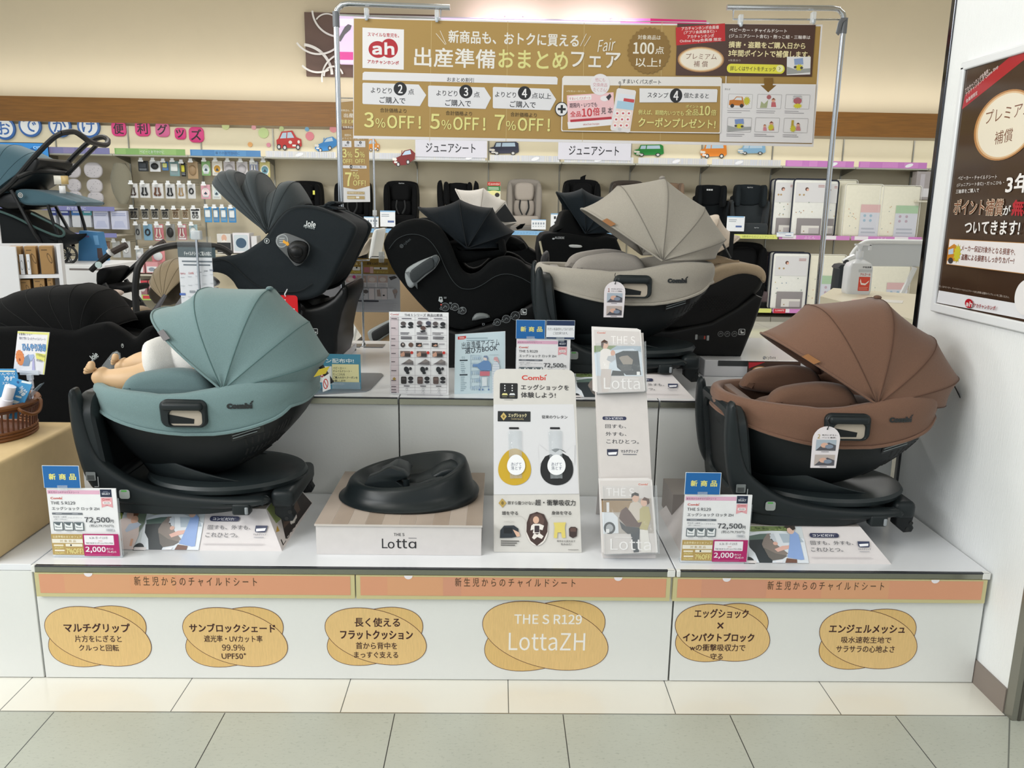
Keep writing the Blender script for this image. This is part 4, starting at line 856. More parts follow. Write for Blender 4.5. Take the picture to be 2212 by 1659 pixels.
# ---- egg demo panel
O,U,Vv=lean(.11,H,25);CR3=(1040,680,3.073)
t=thing('demo_panel','tall white egg drop demonstration panel with yellow and black eggs','display panel',(.11,.13,H))
ptmp=Print(MB(),O,U,Vv,crop=CR3);c_=[ptmp.uv(*k)for k in[(82,1582),(665,1580)]];tp=[ptmp.uv(*k)for k in[(80,358),(621,362)]]
u0,u1,vt=c_[0][0],c_[1][0],tp[0][1];ut0,ut1=tp
q=slab([(u0,.001),(u1,.001),(ut1[0],vt-.025),(ut1[0]-.004,vt-.010),(ut1[0]-.012,vt-.003),(ut1[0]-.024,vt),(ut0[0]+.024,vt),(ut0[0]+.012,vt-.003),(ut0[0]+.004,vt-.010),(ut0[0],vt-.025)],O,U,Vv,.006,M('#d3d0cb',.5,kind='paper'))
P=Print(q,O,U,Vv,crop=CR3,base=.0005,rough=.4)
P.poly([(80,596),(612,594),(648,1188),(82,1194)],'#d9d9dc');P.line([(82,1194),(648,1190)],3,'#b4b2b0')
combi_logo(P,268,398,430,434,'#cf3b30')
P.rect(122,454,240,557,'#17181b',.12)
for i,x in enumerate((155,204)):
    for k in range(3):P.oval(x,470+k*17,4,4.5,'#e9e9ea')
    P.poly([(x-20,534),(x-14,521),(x+14,521),(x+20,534)],'#d8cf8c' if i==0 else '#d4d6d8');P.bars(x-18,541,x+18,548,1,'#8d8a70',.5)
P.bars(150,562,210,567,1,'#9a9894',.6)
P.text('エッグショックを',262,465,580,500,'#26262a',.012);P.text('体験しよう!',262,515,492,552,'#26262a',.012)
P.rect(108,641,325,709,'#1f2225',.08);P.poly([(147,648),(168,675),(147,702),(126,675)],'#c9b06a');P.oval(147,676,7,9,'#7d6a38');P.text('エッグショック',178,655,300,681,'#d9cfa4',.03);P.text('Combi Quality',198,687,281,699,'#c9b98a',.01)
P.text('従来のウレタン',400,668,570,690,'#3a3a3e',.012)
def egg(cx,cy,rx,ry,c):
    P.poly([(cx+rx*math.cos(a)*(1-.16*math.sin(a)),cy-ry*math.sin(a))for a in[2*math.pi*i/40 for i in range(40)]],c)
egg(220,1010,108,122,'#c9a424');egg(500,1010,108,122,'#16181b')
P.poly([(388,935),(425,896),(445,910),(465,898),(490,915),(520,895),(560,917),(612,935),(575,940),(540,920),(500,945),(460,925),(424,940)],'#d9d9dc');P.poly([(380,860),(425,895),(424,938),(385,1000)],'#d9d9dc');P.poly([(620,860),(560,912),(575,938),(618,1000)],'#d9d9dc')
P.rect(183,747,248,760,'#1a1b20',.5);P.rect(455,747,520,760,'#1a1b20',.5)
P.poly([(138,1219),(166,1250),(140,1281),(113,1250)],'#b79a52');P.oval(140,1250,9,12,'#7d6a38');P.text('卵すら傷つけない',174,1237,352,1262,'#3a3836',.012);P.text('超・衝撃吸収力',356,1228,624,1267,'#2c2a2a',.016)
P.text('頭を守る',136,1304,242,1330,'#2c2a2a',.014);P.text('身体を守る',465,1303,596,1329,'#2c2a2a',.014);P.line([(135,1340),(262,1336),(300,1372)],1.5,'#bcb9b4');P.line([(596,1338),(470,1338),(440,1365)],1.5,'#bcb9b4')
P.oval(368,1420,74,112,'#e4ded8');P.poly([(300,1380),(320,1325),(368,1308),(415,1325),(440,1380),(438,1440),(410,1500),(368,1534),(325,1500),(298,1440)],'#43302c');P.poly([(318,1360),(340,1325),(395,1325),(418,1360),(410,1395),(325,1395)],'#5d463f');P.oval(362,1362,20,24,'#dcb49c');P.poly([(330,1400),(345,1388),(385,1388),(415,1400),(405,1430),(385,1425),(388,1450),(340,1450),(345,1425),(325,1432)],'#e8e2dc');P.poly([(335,1480),(350,1450),(370,1460),(385,1450),(412,1470),(400,1488),(370,1475),(350,1492)],'#e8e2dc');P.rect(352,1400,384,1445,'#3a3034',.3)
P.text('CHECK!',150,1367,216,1379,'#c4c0ba');P.poly([(122,1482),(125,1430),(150,1400),(215,1398),(245,1420),(248,1470),(200,1480)],'#2b3138');P.rect(148,1412,205,1452,'#11151a',.2);P.poly([(208,1425),(250,1445),(256,1470),(235,1475)],'#dcb49c')
P.poly([(478,1380),(560,1378),(552,1410),(558,1480),(535,1482),(528,1445),(505,1445),(500,1484),(480,1480),(486,1410)],'#dccb6e');P.poly([(580,1420),(592,1408),(622,1408),(636,1420),(632,1470),(606,1483),(582,1470)],'#3d2e2c');P.rect(588,1415,628,1440,'#5d463f',.4)
P.bars(128,1495,256,1536,3,'#5d5a58',.45,.35);P.text('背中から足元まで',500,1496,622,1510,'#4c4a48',.01);P.text('包み込む!',526,1516,598,1530,'#4c4a48',.01);P.bars(574,1557,644,1563,1,'#8d8a86',.6)
put(t,q,'panel')
q=MB();a0=O+U*(u0+.05)+Vv*.3;
q.add([O+U*(u0+.06)+Vv*.42+V((0,.008,0)),O+U*(u0+.20)+Vv*.42+V((0,.008,0)),(u0+.20,.40,H+.001),(u0+.06,.40,H+.001)],[(0,1,2,3)],M('#d8d5d0',.6));put(t,q,'easel_leg',solid=.004)
NV_=U.cross(Vv);NV_=NV_ if NV_.y<0 else-NV_
for x0,lab in((176,'clear'),(444,'clear')):
    q=MB();PP=Print(q,O+NV_*.004,U,Vv,crop=CR3,base=0);dy=0
    PP.k=0;PP.poly([(x0,775),(x0+8,768),(x0+84,768),(x0+92,775),(x0+94,1085),(x0+14,1087)],ACR2)
    tb=put(t,q,'pull_tab',solid=.001)
    q=MB();PP=Print(q,O+NV_*.0045,U,Vv,crop=CR3,base=.0003);cx,cy=x0+54,992
    PP.poly([(cx+60*math.cos(a)*(1-.10*math.sin(a)),cy-68*math.sin(a)+4)for a in[2*math.pi*i/36 for i in range(36)]],'#f0f1f4');PP.text('あげて',cx-34,cy-12,cx+36,cy+12,'#3c4a66',.004);PP.text('落とす',cx-34,cy+14,cx+36,cy+38,'#3c4a66',.004)
    put(t,q,'egg_knob',tb)
# ---- brochure stand with two pockets
O,U,Vv=lean(.073,H,22);NB=U.cross(Vv);NB=NB if NB.y<0 else-NB
t=thing('brochure_stand','tall narrow cardboard brochure stand with two clear pockets beside the egg panel','brochure stand',(.37,.15,H))
pt=Print(MB(),O,U,Vv,crop=CR3);A=pt.uv(808,1622);B=pt.uv(1158,1622);Cc=pt.uv(1075,120);D=pt.uv(748,110)
cb=M('#d6d0cd',.55,kind='paper');q=slab([(A[0],.001),(B[0],.001),(Cc[0],Cc[1]),(D[0],Cc[1])],O,U,Vv,.035,cb)
P=Print(q,O,U,Vv,crop=CR3,base=.0005);P.rect(803,675,962,699,'#2b3050',.95);P.text('コンビだけ!',820,679,938,695,'#f0f0f4',.03);P.text('回すも、',822,728,960,753,'#33363e',.006);P.text('外すも、',824,778,962,804,'#33363e',.006);P.text('これひとつ。',830,828,1044,856,'#33363e',.006)
P.poly([(833,892),(908,892),(903,930),(896,936),(842,936),(834,928)],'#262c46');P.poly([(840,914),(900,910),(895,928),(843,930)],'#f2f2f6');P.text('マルチグリップ',925,895,1040,917,'#3a3f52',.01);P.bars(938,923,1030,932,1,'#5a5d68',.5,0)
put(t,q,'back_column')
q=MB();hb=V((A[0],.0,0));q.add([O+U*(A[0]+.02)+Vv*.5+V((0,.036,0)),O+U*(B[0]-.02)+Vv*.5+V((0,.036,0)),(B[0]-.02,.42,H+.001),(A[0]+.02,.42,H+.001)],[(0,1,2,3)],cb);put(t,q,'easel_leg',solid=.004)
def pocket(pts,dpt):
    a,b,c,d=[pt.uv(*p)for p in pts];q=MB()
    for(p,r)in((a,b),(b,c),(a,d)):
        q.add([O+U*p[0]+Vv*p[1],O+U*r[0]+Vv*r[1],O+U*r[0]+Vv*r[1]+NB*dpt,O+U*p[0]+Vv*p[1]+NB*dpt],[(0,1,2,3)],ACR2)
    q.add([O+U*x[0]+Vv*x[1]+NB*dpt for x in(a,b,c,d)],[(0,1,2,3)],ACR);put(t,q,'pocket',solid=.0012)
pocket([(765,528),(1087,515),(1078,190),(752,200)],.030);pocket([(812,1590),(1168,1580),(1150,1135),(800,1140)],.034)
def broch(label,pts,depth,draw,n=3):
    g='brochures in the stand'
    for i in range(n):
        off=NB*(depth-.0045*i);q=slab([pt.uv(*p)for p in pts],O+off+Vv*(.006*(i>0)*i*.5)-U*(.004*i),U,Vv,.0035,M('#e6e2e0',.3,kind='paper'))
        if i==0:draw(Print(q,O+off,U,Vv,crop=CR3,base=.0005,rough=.3))
        tag(q.build('brochure'),label[i],'brochure',g)
def cov1(P):
    P.poly([(748,100),(1048,112),(1080,510),(770,520)],'#d5cfcd');combi_logo(P,768,113,824,125,'#d2522f');P.text('THE S',860,142,1020,196,'#f3efee',-.004)
    P.poly([(748,205),(1058,208),(1072,408),(760,405)],'#a9b8c6');P.poly([(748,205),(900,205),(850,235),(748,250)],'#7f9468');P.poly([(748,260),(800,240),(1000,225),(1062,250),(1072,408),(760,405)],'#cfdae4');P.poly([(888,260),(940,240),(1040,240),(1060,400),(960,400),(900,350)],'#2c3238');P.poly([(870,370),(940,375),(950,405),(860,405)],'#1f2428')
    P.poly([(912,285),(930,275),(970,270),(1006,300),(1000,330),(940,330)],'#968b80');P.poly([(905,330),(1000,335),(990,370),(930,372)],'#4a4a4c')
    P.poly([(790,240),(815,220),(850,230),(870,260),(885,300),(850,320),(845,360),(790,365),(785,300)],'#ece6e2');P.poly([(795,360),(862,362),(858,440),(840,512),(800,515),(790,430)],'#cfc4bf');P.oval(820,198,22,28,'#dcb39e');P.poly([(794,215),(794,180),(815,165),(838,178),(836,195),(812,188),(806,222)],'#4a3228');P.oval(872,255,15,20,'#d9a892');P.poly([(840,275),(880,270),(890,295),(860,315),(830,300)],'#b6b8be')
    P.text('Lotta',812,420,1052,494,'#f5f2f1',-.004);P.bars(940,423,1042,430,1,'#f0ecea',.6,0);P.rect(1030,378,1052,402,'#f0f0f0')
def cov2(P):
    P.poly([(790,1102),(1120,1100),(1158,1578),(812,1590)],'#d8d2cf');combi_logo(P,1042,1118,1104,1132,'#d2522f');P.text('THE S',828,1150,1015,1204,'#f3efee',-.004)
    P.poly([(795,1222),(1125,1218),(1145,1450),(808,1455)],'#b3aaa2');P.poly([(797,1222),(1000,1220),(1000,1310),(800,1312)],'#9d8260');P.rect(795,1225,1000,1232,'#3a302a');P.poly([(800,1310),(870,1312),(905,1345),(910,1450),(808,1455)],'#dfe3e8');P.oval(850,1415,38,40,'#3a3c40');P.oval(850,1415,24,26,'#a9acb0');P.rect(830,1245,848,1310,'#e6e6e8')
    P.poly([(970,1300),(990,1250),(1030,1235),(1065,1260),(1072,1340),(1040,1400),(1000,1370)],'#cfc4b8');P.oval(1022,1212,24,32,'#d9b29c');P.poly([(994,1215),(996,1190),(1020,1178),(1044,1188),(1044,1205),(1015,1198)],'#2c2420');P.poly([(1050,1290),(1075,1270),(1110,1275),(1125,1350),(1100,1430),(1040,1420),(1000,1380),(1050,1360)],'#b9ad7a');P.oval(1078,1245,22,27,'#dcb39e');P.poly([(1064,1230),(1080,1210),(1112,1222),(1116,1250),(1100,1262),(1096,1235)],'#5a3a2a')
    P.poly([(985,1420),(1050,1420),(1045,1575),(1010,1578)],'#2c3038');P.poly([(1050,1425),(1105,1430),(1125,1575),(1060,1575)],'#e4e0da');P.poly([(912,1350),(925,1300),(960,1275),(990,1310),(1040,1380),(1065,1375),(1050,1410),(960,1405)],'#5d4034');P.poly([(915,1370),(960,1405),(1050,1412),(1030,1450),(970,1455),(930,1420)],'#3a3a3c');P.rect(826,1422,848,1448,'#eeeeee')
    P.text('Lotta',855,1488,1125,1562,'#f5f2f1',-.004);P.bars(882,1474,1000,1481,1,'#f0ecea',.6,0)
broch(['brochure with a woman holding a baby, front one in the upper pocket','second brochure behind the front one in the upper pocket','rearmost brochure in the upper pocket of the stand'],[(752,522),(1078,512),(1048,112),(745,98)],.024,cov1)
broch(['brochure with a couple and a car, front one in the lower pocket','second brochure behind the front one in the lower pocket','rearmost brochure in the lower pocket of the stand'],[(812,1588),(1158,1576),(1120,1098),(790,1102)],.028,cov2)
# ---- comparison sheet and booklet standing on the high platform edge
q=MB();p0,p1=aty(845,855,.642),aty(968,857,.642);q.box(-.387,-.184,.642,.646,H2+.001,.992,WHT)
P=Print(q,(0,.642,0),(1,0,0),(0,0,1),crop=(830,665,5.267),base=.0004)
combi_logo(P,72,62,168,84,'#c23a36');P.text('THE S シリーズ 商品比較表',230,66,665,98,'#3a3640',.01)
P.rect(72,102,164,970,'#d9ccd0')
rows=[102,138,314,384,463,566,652,768,872,908,942,970]
for y in rows:P.line([(72,y),(712,y)],2,'#9d949c')
for x in(72,164,350,530,712):P.line([(x,102),(x,970)],2,'#9d949c')
for x0 in(164,350,530):
    P.bars(x0+35,112,x0+150,128,1,'#6a6670',.6)
    for k,(dx,dy,cc)in enumerate([(15,150,'#5a5252'),(100,155,'#23242a')]if x0!=350 else[(15,142,'#6a5f62'),(115,145,'#4a4c5c'),(55,200,'#5d4642')]):
        P.oval(x0+dx+38,dy+28,30,24,cc);P.poly([(x0+dx,dy+60),(x0+dx+62,dy+50),(x0+dx+66,dy+70),(x0+dx+20,dy+78)],'#26282c')
    P.bars(x0+20,275,x0+150,304,2,'#5d5a62',.5,.3);P.bars(x0+25,322,x0+155,358,2,'#4a464e',.6,.1)
    if x0==164:P.oval(x0+48,420,26,28,'#4a4444');P.oval(x0+140,420,28,26,'#6a5248');P.oval(x0+50,415,8,12,'#d8c8c0')
    else:P.rect(x0+12,396,x0+80,442,'#2a2224');P.poly([(x0+25,430),(x0+55,410),(x0+76,420),(x0+60,436)],'#c99a84');P.bars(x0+92,400,x0+160,420,2,'#77737c',.5)
    P.rect(x0+20,490,x0+130,556,'#7a6660');P.poly([(x0+20,525),(x0+60,495),(x0+80,540),(x0+30,556)],'#c99a84');P.rect(x0+70,515,x0+135,556,'#3c3636');P.oval(x0+150,508,17,17,'#c4352c')
    P.poly([(x0+25,640),(x0+70,615),(x0+120,580),(x0+165,605),(x0+170,645)],'#6f6a6c');P.poly([(x0+70,615),(x0+120,580),(x0+165,605),(x0+110,622)],'#8a8280')
    P.oval(x0+90,700,28,34,'#22242a',.4);P.oval(x0+135,690,16,18,'#2c2c32');P.oval(x0+105,738,20,14,'#1c1e22')
    P.rect(x0+28,780,x0+90,862,'#2a2626' if x0==164 else '#5a4a48',.4);P.rect(x0+38,792,x0+80,820,'#4a4444' if x0==164 else '#77635e',.4);P.oval(x0+138,800,30,22,'#26262a');P.oval(x0+138,840,30,16,'#2e2e34')
    P.bars(x0+60,880,x0+130,894,1,'#4a464e',.7);
    for y in(924,957):
        if not(x0==164 and y==957):P.oval(x0+93,y,11,11,'#5a626e');P.oval(x0+93,y,8.5,8.5,'#eeeef0')
        else:P.line([(x0+85,y),(x0+100,y)],2,'#5a626e')
for a,b in zip(rows[:-1],rows[1:]):P.bars(84,(a+b)/2-8,152,(a+b)/2+8,1,'#5a4e56',.6,.4)
P.poly([(117,782),(138,802),(117,822),(97,802)],'#a5883c');P.bars(260,983,690,991,1,'#8d8892',.5)
q.box(-.35,-.22,.646,.70,H2+.0005,H2+.004,ACR2);q.box(-.35,-.22,.646,.648,H2+.0005,.85,ACR2)
tag(q.build('comparison_sheet'),'tall white product comparison chart standing on the high platform edge','sign')
t=thing('booklet','pale blue booklet with a shopping couple drawing, beside the comparison chart','booklet',(-.085,.66,H2))
Ob,Ub=V((-.1645,.66,H2+.002)),V((.985,.17,0)).normalized()
pb=Print(MB(),Ob,Ub,(0,.05,1),crop=(830,665,5.267));Vb=V((0,.05,1)).normalized()
q=slab([pb.uv(*p)for p in[(798,998),(1378,990),(1372,272),(803,302)]],Ob,Ub,Vb,.006,M('#dfe9f0',.35,kind='paper'))
P=Print(q,Ob,Ub,Vb,crop=(830,665,5.267),base=.0005,rough=.3);P.poly([(800,996),(1362,988),(1364,276),(804,304)],'#cfe2ea')
P.poly([(832,328),(925,320),(926,345),(905,358),(832,362)],'#d0362f');P.bars(848,332,912,352,2,'#f0d8d6',.5)
P.bars(930,335,1225,385,2,'#9ab0ba',.45,.2);P.text('出産準備アイテム',878,372,1306,455,'#2f3640',.006,.085);P.text('選び方BOOK',915,437,1283,508,'#2f3640',.01,.085)
for i,y in enumerate((598,762)):
    P.rect(855,y-7,945,y+7,'#2e3a44');P.text('0%d'%(i+1),878,y-45,915,y-18,'#9ab0ba');
    for k in range(5 if i==0 else 8):P.rect(868,y+22+k*22,905+random.random()*30,y+28+k*22,'#8ba2ae')
for k in range(5):P.line([(978,540+k*90),(1090,545+k*85)],2.5,'#8ea6ba')
for k in(978,985,1100):P.line([(k,535),(k,920)],2.5,'#9db2c2')
for k in range(5):
    for j in range(5):P.oval(992+j*21,572+k*85,9,20,random.choice(['#b9cede','#a9c0d4','#c6d8e2']))
P.oval(1148,572,26,30,'#e8dcd8');P.poly([(1122,565),(1130,545),(1165,545),(1178,575),(1165,600),(1160,570)],'#7f93b0');P.poly([(1095,620),(1125,600),(1180,602),(1210,640),(1215,715),(1090,712),(1050,670),(1005,672),(1005,640),(1060,640)],'#6f94c4');P.rect(1085,722,1195,775,'#d07a88',.1);P.line([(1080,720),(1200,722)],4,'#5a78a8')
P.line([(1082,780),(1088,920)],3,'#5a78a8');P.line([(1190,780),(1186,915)],3,'#5a78a8');P.line([(1080,900),(1195,895)],3,'#5a78a8');P.rect(1110,790,1165,890,'#dfe8ee',.2)
for x in(1082,1118,1186):P.oval(x,930,9,11,'#6a86b4')
P.oval(1262,585,22,26,'#f0d8d4');P.poly([(1238,590),(1245,562),(1280,560),(1300,620),(1310,640),(1280,610)],'#d9a8ac');P.poly([(1240,620),(1285,618),(1306,660),(1312,985),(1225,985),(1222,680)],'#dfe6ee')
for k in range(12):P.line([(1228,640+k*28),(1304,642+k*28)],2.5,'#8ba4c8')
P.bars(1190,528,1305,540,1,'#b4c6ce',.4)
put(t,q,'cover')
q=MB();q.box(-.14,-.02,.70,.75,H2+.0005,H2+.003,ACR2);q.box(-.14,-.02,.70,.703,H2+.0005,H2+.12,ACR2);put(t,q,'clear_stand')
# ---- coupon sign with grey base
t=thing('coupon_sign','blue coupon sign on a flat grey metal base beside the green hood','sign',(-.56,.72,H2))
q=MB();pts=[atz(660,858,H2),atz(790,847,H2),atz(800,843,H2),atz(828,812,H2),atz(824,808,H2),atz(700,806,H2)]
q.loft([[(p.x,max(p.y,YR+.012),H2+.0005)for p in pts],[(p.x,max(p.y,YR+.012),H2+.004)for p in pts]],M('#8f949a',.3,.6));put(t,q,'base_plate')
q=MB();q.box(-.70,-.498,.70,.704,H2+.0045,.832,M('#4a8aa4',.35));CP=(660,640,2.86);P=Print(q,(0,.70,0),(1,0,0),(0,0,1),crop=CP,base=.0004)
P.text('ーポン配布中!',40,384,298,412,'#e8f0f0',.02);P.rect(60,432,163,532,'#e6e6e0');P.text('¥500',20,470,112,500,'#b8382c',.04);P.rect(165,420,330,530,'#e3dda8')
for i,s_ in enumerate(['ベビーカー・','チャイルドシート・','だっこひもを','ご購入の方へクーポンを','お渡しします!']):P.text(s_,170,436+i*19.5,(248,285,243,322,247)[i],451+i*19.5,'#2c3a3a',.01)
P.text('スタッフにお声がけください',100,534,242,547,'#dfeaf0',.006);put(t,q,'panel')
q=MB();q.box(-.60,-.50,.697,.6985,H2+.0045,H2+.03,ACR2);put(t,q,'holder')
# ---- hanging tags on the grips of two seats
def hang(label,px,top,bot,wpx,y,num,lines):
    t=thing('hang_tag',label,'hang tag',aty(px,top,y),'white hang tags on the seat grips')
    L=t.location;s=1/pxm(L);w,h=wpx*s/2,(bot-top)*s;q=MB();n=12
    o=[(-w*.96,-h),(w*.90,-h),(w,-w)]+[(w*math.cos(math.pi*i/n),-w+w*math.sin(math.pi*i/n))for i in range(1,n)]+[(-w,-w)]
    q.loft([[(x,0,z)for x,z in o],[(x,.0012,z)for x,z in o]],M('#e6dfe2',.45,kind='paper'))
    P=Print(q,L,(1,0,0),(0,0,1),px=False,base=.0004);P.O=V((0,0,0))
    P.oval(0,-.008,.0022,.0022,'#55585a');P.text(num,-w*.66,-h*.19,-w*.48,-h*.29,'#9a5a50' if num=='1' else '#b39a50',.02)
    P.text(lines[0],-w*.35,-h*.19,w*.8,-h*.225,'#3a3640',.01);P.text(lines[1],-w*.35,-h*.25,w*.72,-h*.285,'#3a3640',.01)
    for k in(0,1):
        a,b=-h*(.32+k*.36),-h*(.58+k*.36);P.rect(-w*.72,b,w*.74,a,'#a9b4c0' if k==0 else '#b9aca6');P.poly([(-w*.72,b),(-w*.3,b+(a-b)*.5),(w*.2,b+(a-b)*.75),(w*.74,b+(a-b)*.5),(w*.74,b)],'#54525a');P.oval(-w*.1,(a+b)/2,w*.28,h*.06,'#d8ac98');P.oval(w*.25,(a+b)/2-h*.03,w*.3,h*.05,'#7f8a9c');P.bars(-w*.3,b-h*.035,w*.3,b-h*.02,1,'#77727c',.8)
    q.build('card',t)
    q=MB();q.tube([(0,-.001,-.008),(.001,-.004,.004),(.0,.0,.012),(-.001,.006,.02),(0,.004,.028)],.0012,M('#16181a',.5),n=6,sm=3);q.build('string',t)
hang('white hang tag number one on the grip of the greige seat',1329,608,686,46,TYC-.265,'1',['片方にぎると、','クルっと回転。'])
hang('white hang tag number two on the grip of the brown seat',1788,921,1015,60,BYC-.268,'2',['両方にぎると、','パッと着脱。'])
# ---- small grey carton behind the right price card
t=thing('carton','small taupe cardboard carton beside the brown seat','carton',(.62,.42,H))
q=MB();p0=atz(1450,1130,H);q.box(p0.x,p0.x+.16,p0.y-.0,p0.y+.16,H+.0005,H+.098,M('#958e8a',.6,kind='paper'));put(t,q,'box',bevel=.001)
q=MB();q.box(p0.x+.002,p0.x+.158,p0.y+.002,p0.y+.158,H+.098,H+.0988,M('#a29b97',.6));put(t,q,'lid_flap')
# ---- long framed banner between two chrome poles
YB=1.50;TAN='#ab8a4c'
t=thing('fair_banner','long tan sale banner hanging between two chrome poles','banner',(.35,YB,2.12))
ptb=Print(MB(),(0,YB,0),(1,0,0),(0,0,1));o4=[ptb.uv(*p)for p in[(763,299),(1757,317),(1777,53),(1300,50),(763,37)]]
q=MB();q.loft([[(u,YB,v)for u,v in o4],[(u,YB+.004,v)for u,v in o4]],M('#e6e3e4',.4))
A_=dict(crop=(700,0,3.95),base=.0003,step=.00005,rough=.4);P=Print(q,(0,YB,0),(1,0,0),(0,0,1),**A_)
P.crop=None;P.poly([(764.5,293),(1754,311),(1773,57),(1300,53.5),(764.5,40)],TAN)
for i,(x0,x1,c)in enumerate([(764.5,932,'#ac8b4c'),(932,1097,'#b4985e'),(1097,1262,'#ba9f66'),(1262,1430,'#b79b60'),(1430,1600,'#ba9e64')]):
    P.line([(x1,46),(x1-4,306)],.8,'#c9b27e')
P.crop=A_['crop']
P.poly([(328,235),(682,252),(680,595),(328,580)],'#ece9ea');P.text('スマイルな育児を。',372,280,640,316,'#b3202c',.02,-.02);ah_logo(P,505,415,128);P.text('アカチャンホンポ',370,514,638,548,'#b3202c',.03,-.03)
P.line([(955,285),(1035,382)],4,'#e9e4d8');P.line([(990,262),(1042,378)],4,'#e9e4d8');P.text('新商品も、おトクに買える',1062,275,2175,385,'#e6e2da',.022,-.012)
P.text('出産準備',770,412,1462,578,'#e9e5de',.018,-.012);P.text('おまとめ',1488,430,2082,588,'#ddd88c',.02,-.01)
P.poly([(330,625),(345,612),(1980,655),(1994,670),(1990,722),(328,683)],'#e4e2e4');P.text('おまとめ割引',1050,662,1278,700,'#2a2a30',.01,-.015)
for i,(x0,x1,n,tail,yy)in enumerate([(328,872,'2','点',0),(888,1425,'3','点',24),(1440,1980,'4','点以上',36)]):
    P.poly([(x0+8,706+yy),(x0+480,722+yy),(x1,812+yy),(x0+490,914+yy-8),(x0+8,888+yy),(x0,880+yy),(x0,714+yy)],'#e2e1e4');k=x0+(0 if n!='4' else-52)
    P.text('よりどり',k+72,748+yy,k+250,795+yy,'#25252b',.012,-.02);P.oval(x0+(322 if n!='4' else 270),758+yy,56,58,'#1c1c20');P.text(n,x0+(304 if n!='4' else 248),722+yy,x0+(342 if n!='4' else 292),796+yy,'#eceaec',.03)
    P.text(tail,x0+(390 if n!='4' else 332),758+yy,x0+(440 if n!='4' else 498),808+yy,'#25252b',.008,-.02);P.text('ご購入で',x0+146,828+yy,x0+366,884+yy,'#25252b',.01,-.02);P.text('合計価格より',x0+150,924+yy,x0+374,962+yy,'#4a3a20',.004,-.02)
for s_,x0,x1,yy in(('3',342,828,0),('5',905,1378,14),('7',1455,1928,22)):
    P.text(s_,x0,958+yy,x0+84,1088+yy,'#e2dc8c',.022,-.01);P.text('%',x0+98,1010+yy,x0+182,1090+yy,'#e2dc8c',.008);P.text('OFF',x0+198,986+yy,x1-56,1098+yy,'#e2dc8c',.022,-.01);P.text('!',x1-22,992+yy,x1,1100+yy,'#e2dc8c',.022)
P.crop=(1180,0,3.3515)
P.line([(246,335),(290,245)],3.5,'#e9e4d8');P.line([(276,335),(320,262)],3.5,'#e9e4d8')
P.text('フェア',178,378,535,492,'#e9e5de',.022,-.01);P.text('Fair',376,282,498,372,'#e9e4d8',-.008,.12,.25)
P.oval(742,368,158,174,'#8a6a30',0,56,.075);P.text('対象商品は',662,255,828,288,'#eae4d6',.008);P.text('100',628,308,780,392,'#eae4d6',.03);P.text('点',788,338,852,392,'#eae4d6',.01);P.text('以上!',645,420,828,486,'#eae4d6',.012)
P.poly([(948,172),(1948,182),(1920,556),(936,546)],'#4e352c');P.poly([(936,200),(1292,170),(1294,298),(940,330)],'#bf2026')
for i,(s_,x0,x1)in enumerate([('アカチャンホンポ会員様',978,1248),('(アプリ会員様含む)・',995,1232),('アカチャンホンポ',1020,1212),('Online Shop会員様 限定',966,1266)]):P.text(s_,x0,190+i*30,x1,217+i*30,'#f0e6e4',.008,.06)
P.oval(1118,432,168,92,'#b98a5a');P.oval(1118,432,158,84,'#e6c9a0');P.oval(1118,432,148,76,'#efe6d6');P.text('プレミアム',1010,388,1232,430,'#7a4a38',.004);P.text('補 償',1066,442,1168,486,'#7a4a38',.004)
P.text('ベビーカー・チャイルドシート',1325,208,1740,236,'#efe8e4',.02);P.text('(ジュニアシート含む)・抱っこ紐・三輪車は',1322,252,1910,284,'#efe8e4',.012);P.text('損害・盗難をご購入日から',1318,305,1874,352,'#f0e3b0',.025);P.text('3年間ポイントで補償します。',1316,366,1908,416,'#f0e3b0',.025);P.text('※免責あり',1316,430,1404,446,'#c8bab0');P.rect(1305,466,1724,532,'#e6e04a',.95);P.text('詳しくはサイトをチェック',1330,482,1658,516,'#4a3a20',.012);P.oval(1688,498,26,26,'#f2f0b8');P.line([(1682,488),(1692,498),(1682,509)],3.5,'#55503a')
def pram(x0,y0,x1,y1,body):
    w,h=x1-x0,y1-y0;P.poly([(x0,y1-h*.45),(x0+w*.35,y1-h*.3),(x1,y1-h*.36),(x1,y1-h*.12),(x0,y1)],'#a3a5a4');P.poly([(x0+w*.3,y0+h*.1),(x0+w*.68,y0+h*.05),(x0+w*.7,y0+h*.42),(x0+w*.32,y0+h*.45)],body);P.oval(x0+w*.52,y0+h*.6,w*.2,h*.22,'#d8cf3c',0,20,.35);P.oval(x0+w*.35,y0+h*.58,w*.06,h*.08,'#4a4a50');P.oval(x0+w*.62,y0+h*.62,w*.06,h*.08,'#4a4a50')
P.poly([(1740,412),(1912,412),(1908,540),(1738,545)],'#e9e8ea');pram(1740,415,1910,540,'#8fa4cc');P.line([(1300,552),(1298,610)],6,'#ece8e4')
P.poly([(1265,604),(1950,612),(1922,1036),(1252,1026)],'#e6e4e6');P.poly([(1576,565),(1638,565),(1638,618),(1664,618),(1604,670),(1548,618),(1576,618)],'#7f5c1c');P.text('例えば',1290,640,1330,654,'#3a3a40')
def person(cx,cy,s,hair,top):P.oval(cx,cy-s*.25,s*.2,s*.2,'#e0a890');P.poly([(cx-s*.2,cy-s*.3),(cx,cy-s*.5),(cx+s*.22,cy-s*.3),(cx+s*.1,cy-s*.32)],hair);P.poly([(cx-s*.25,cy+s*.45),(cx-s*.2,cy-s*.05),(cx+s*.2,cy-s*.05),(cx+s*.28,cy+s*.45)],top)
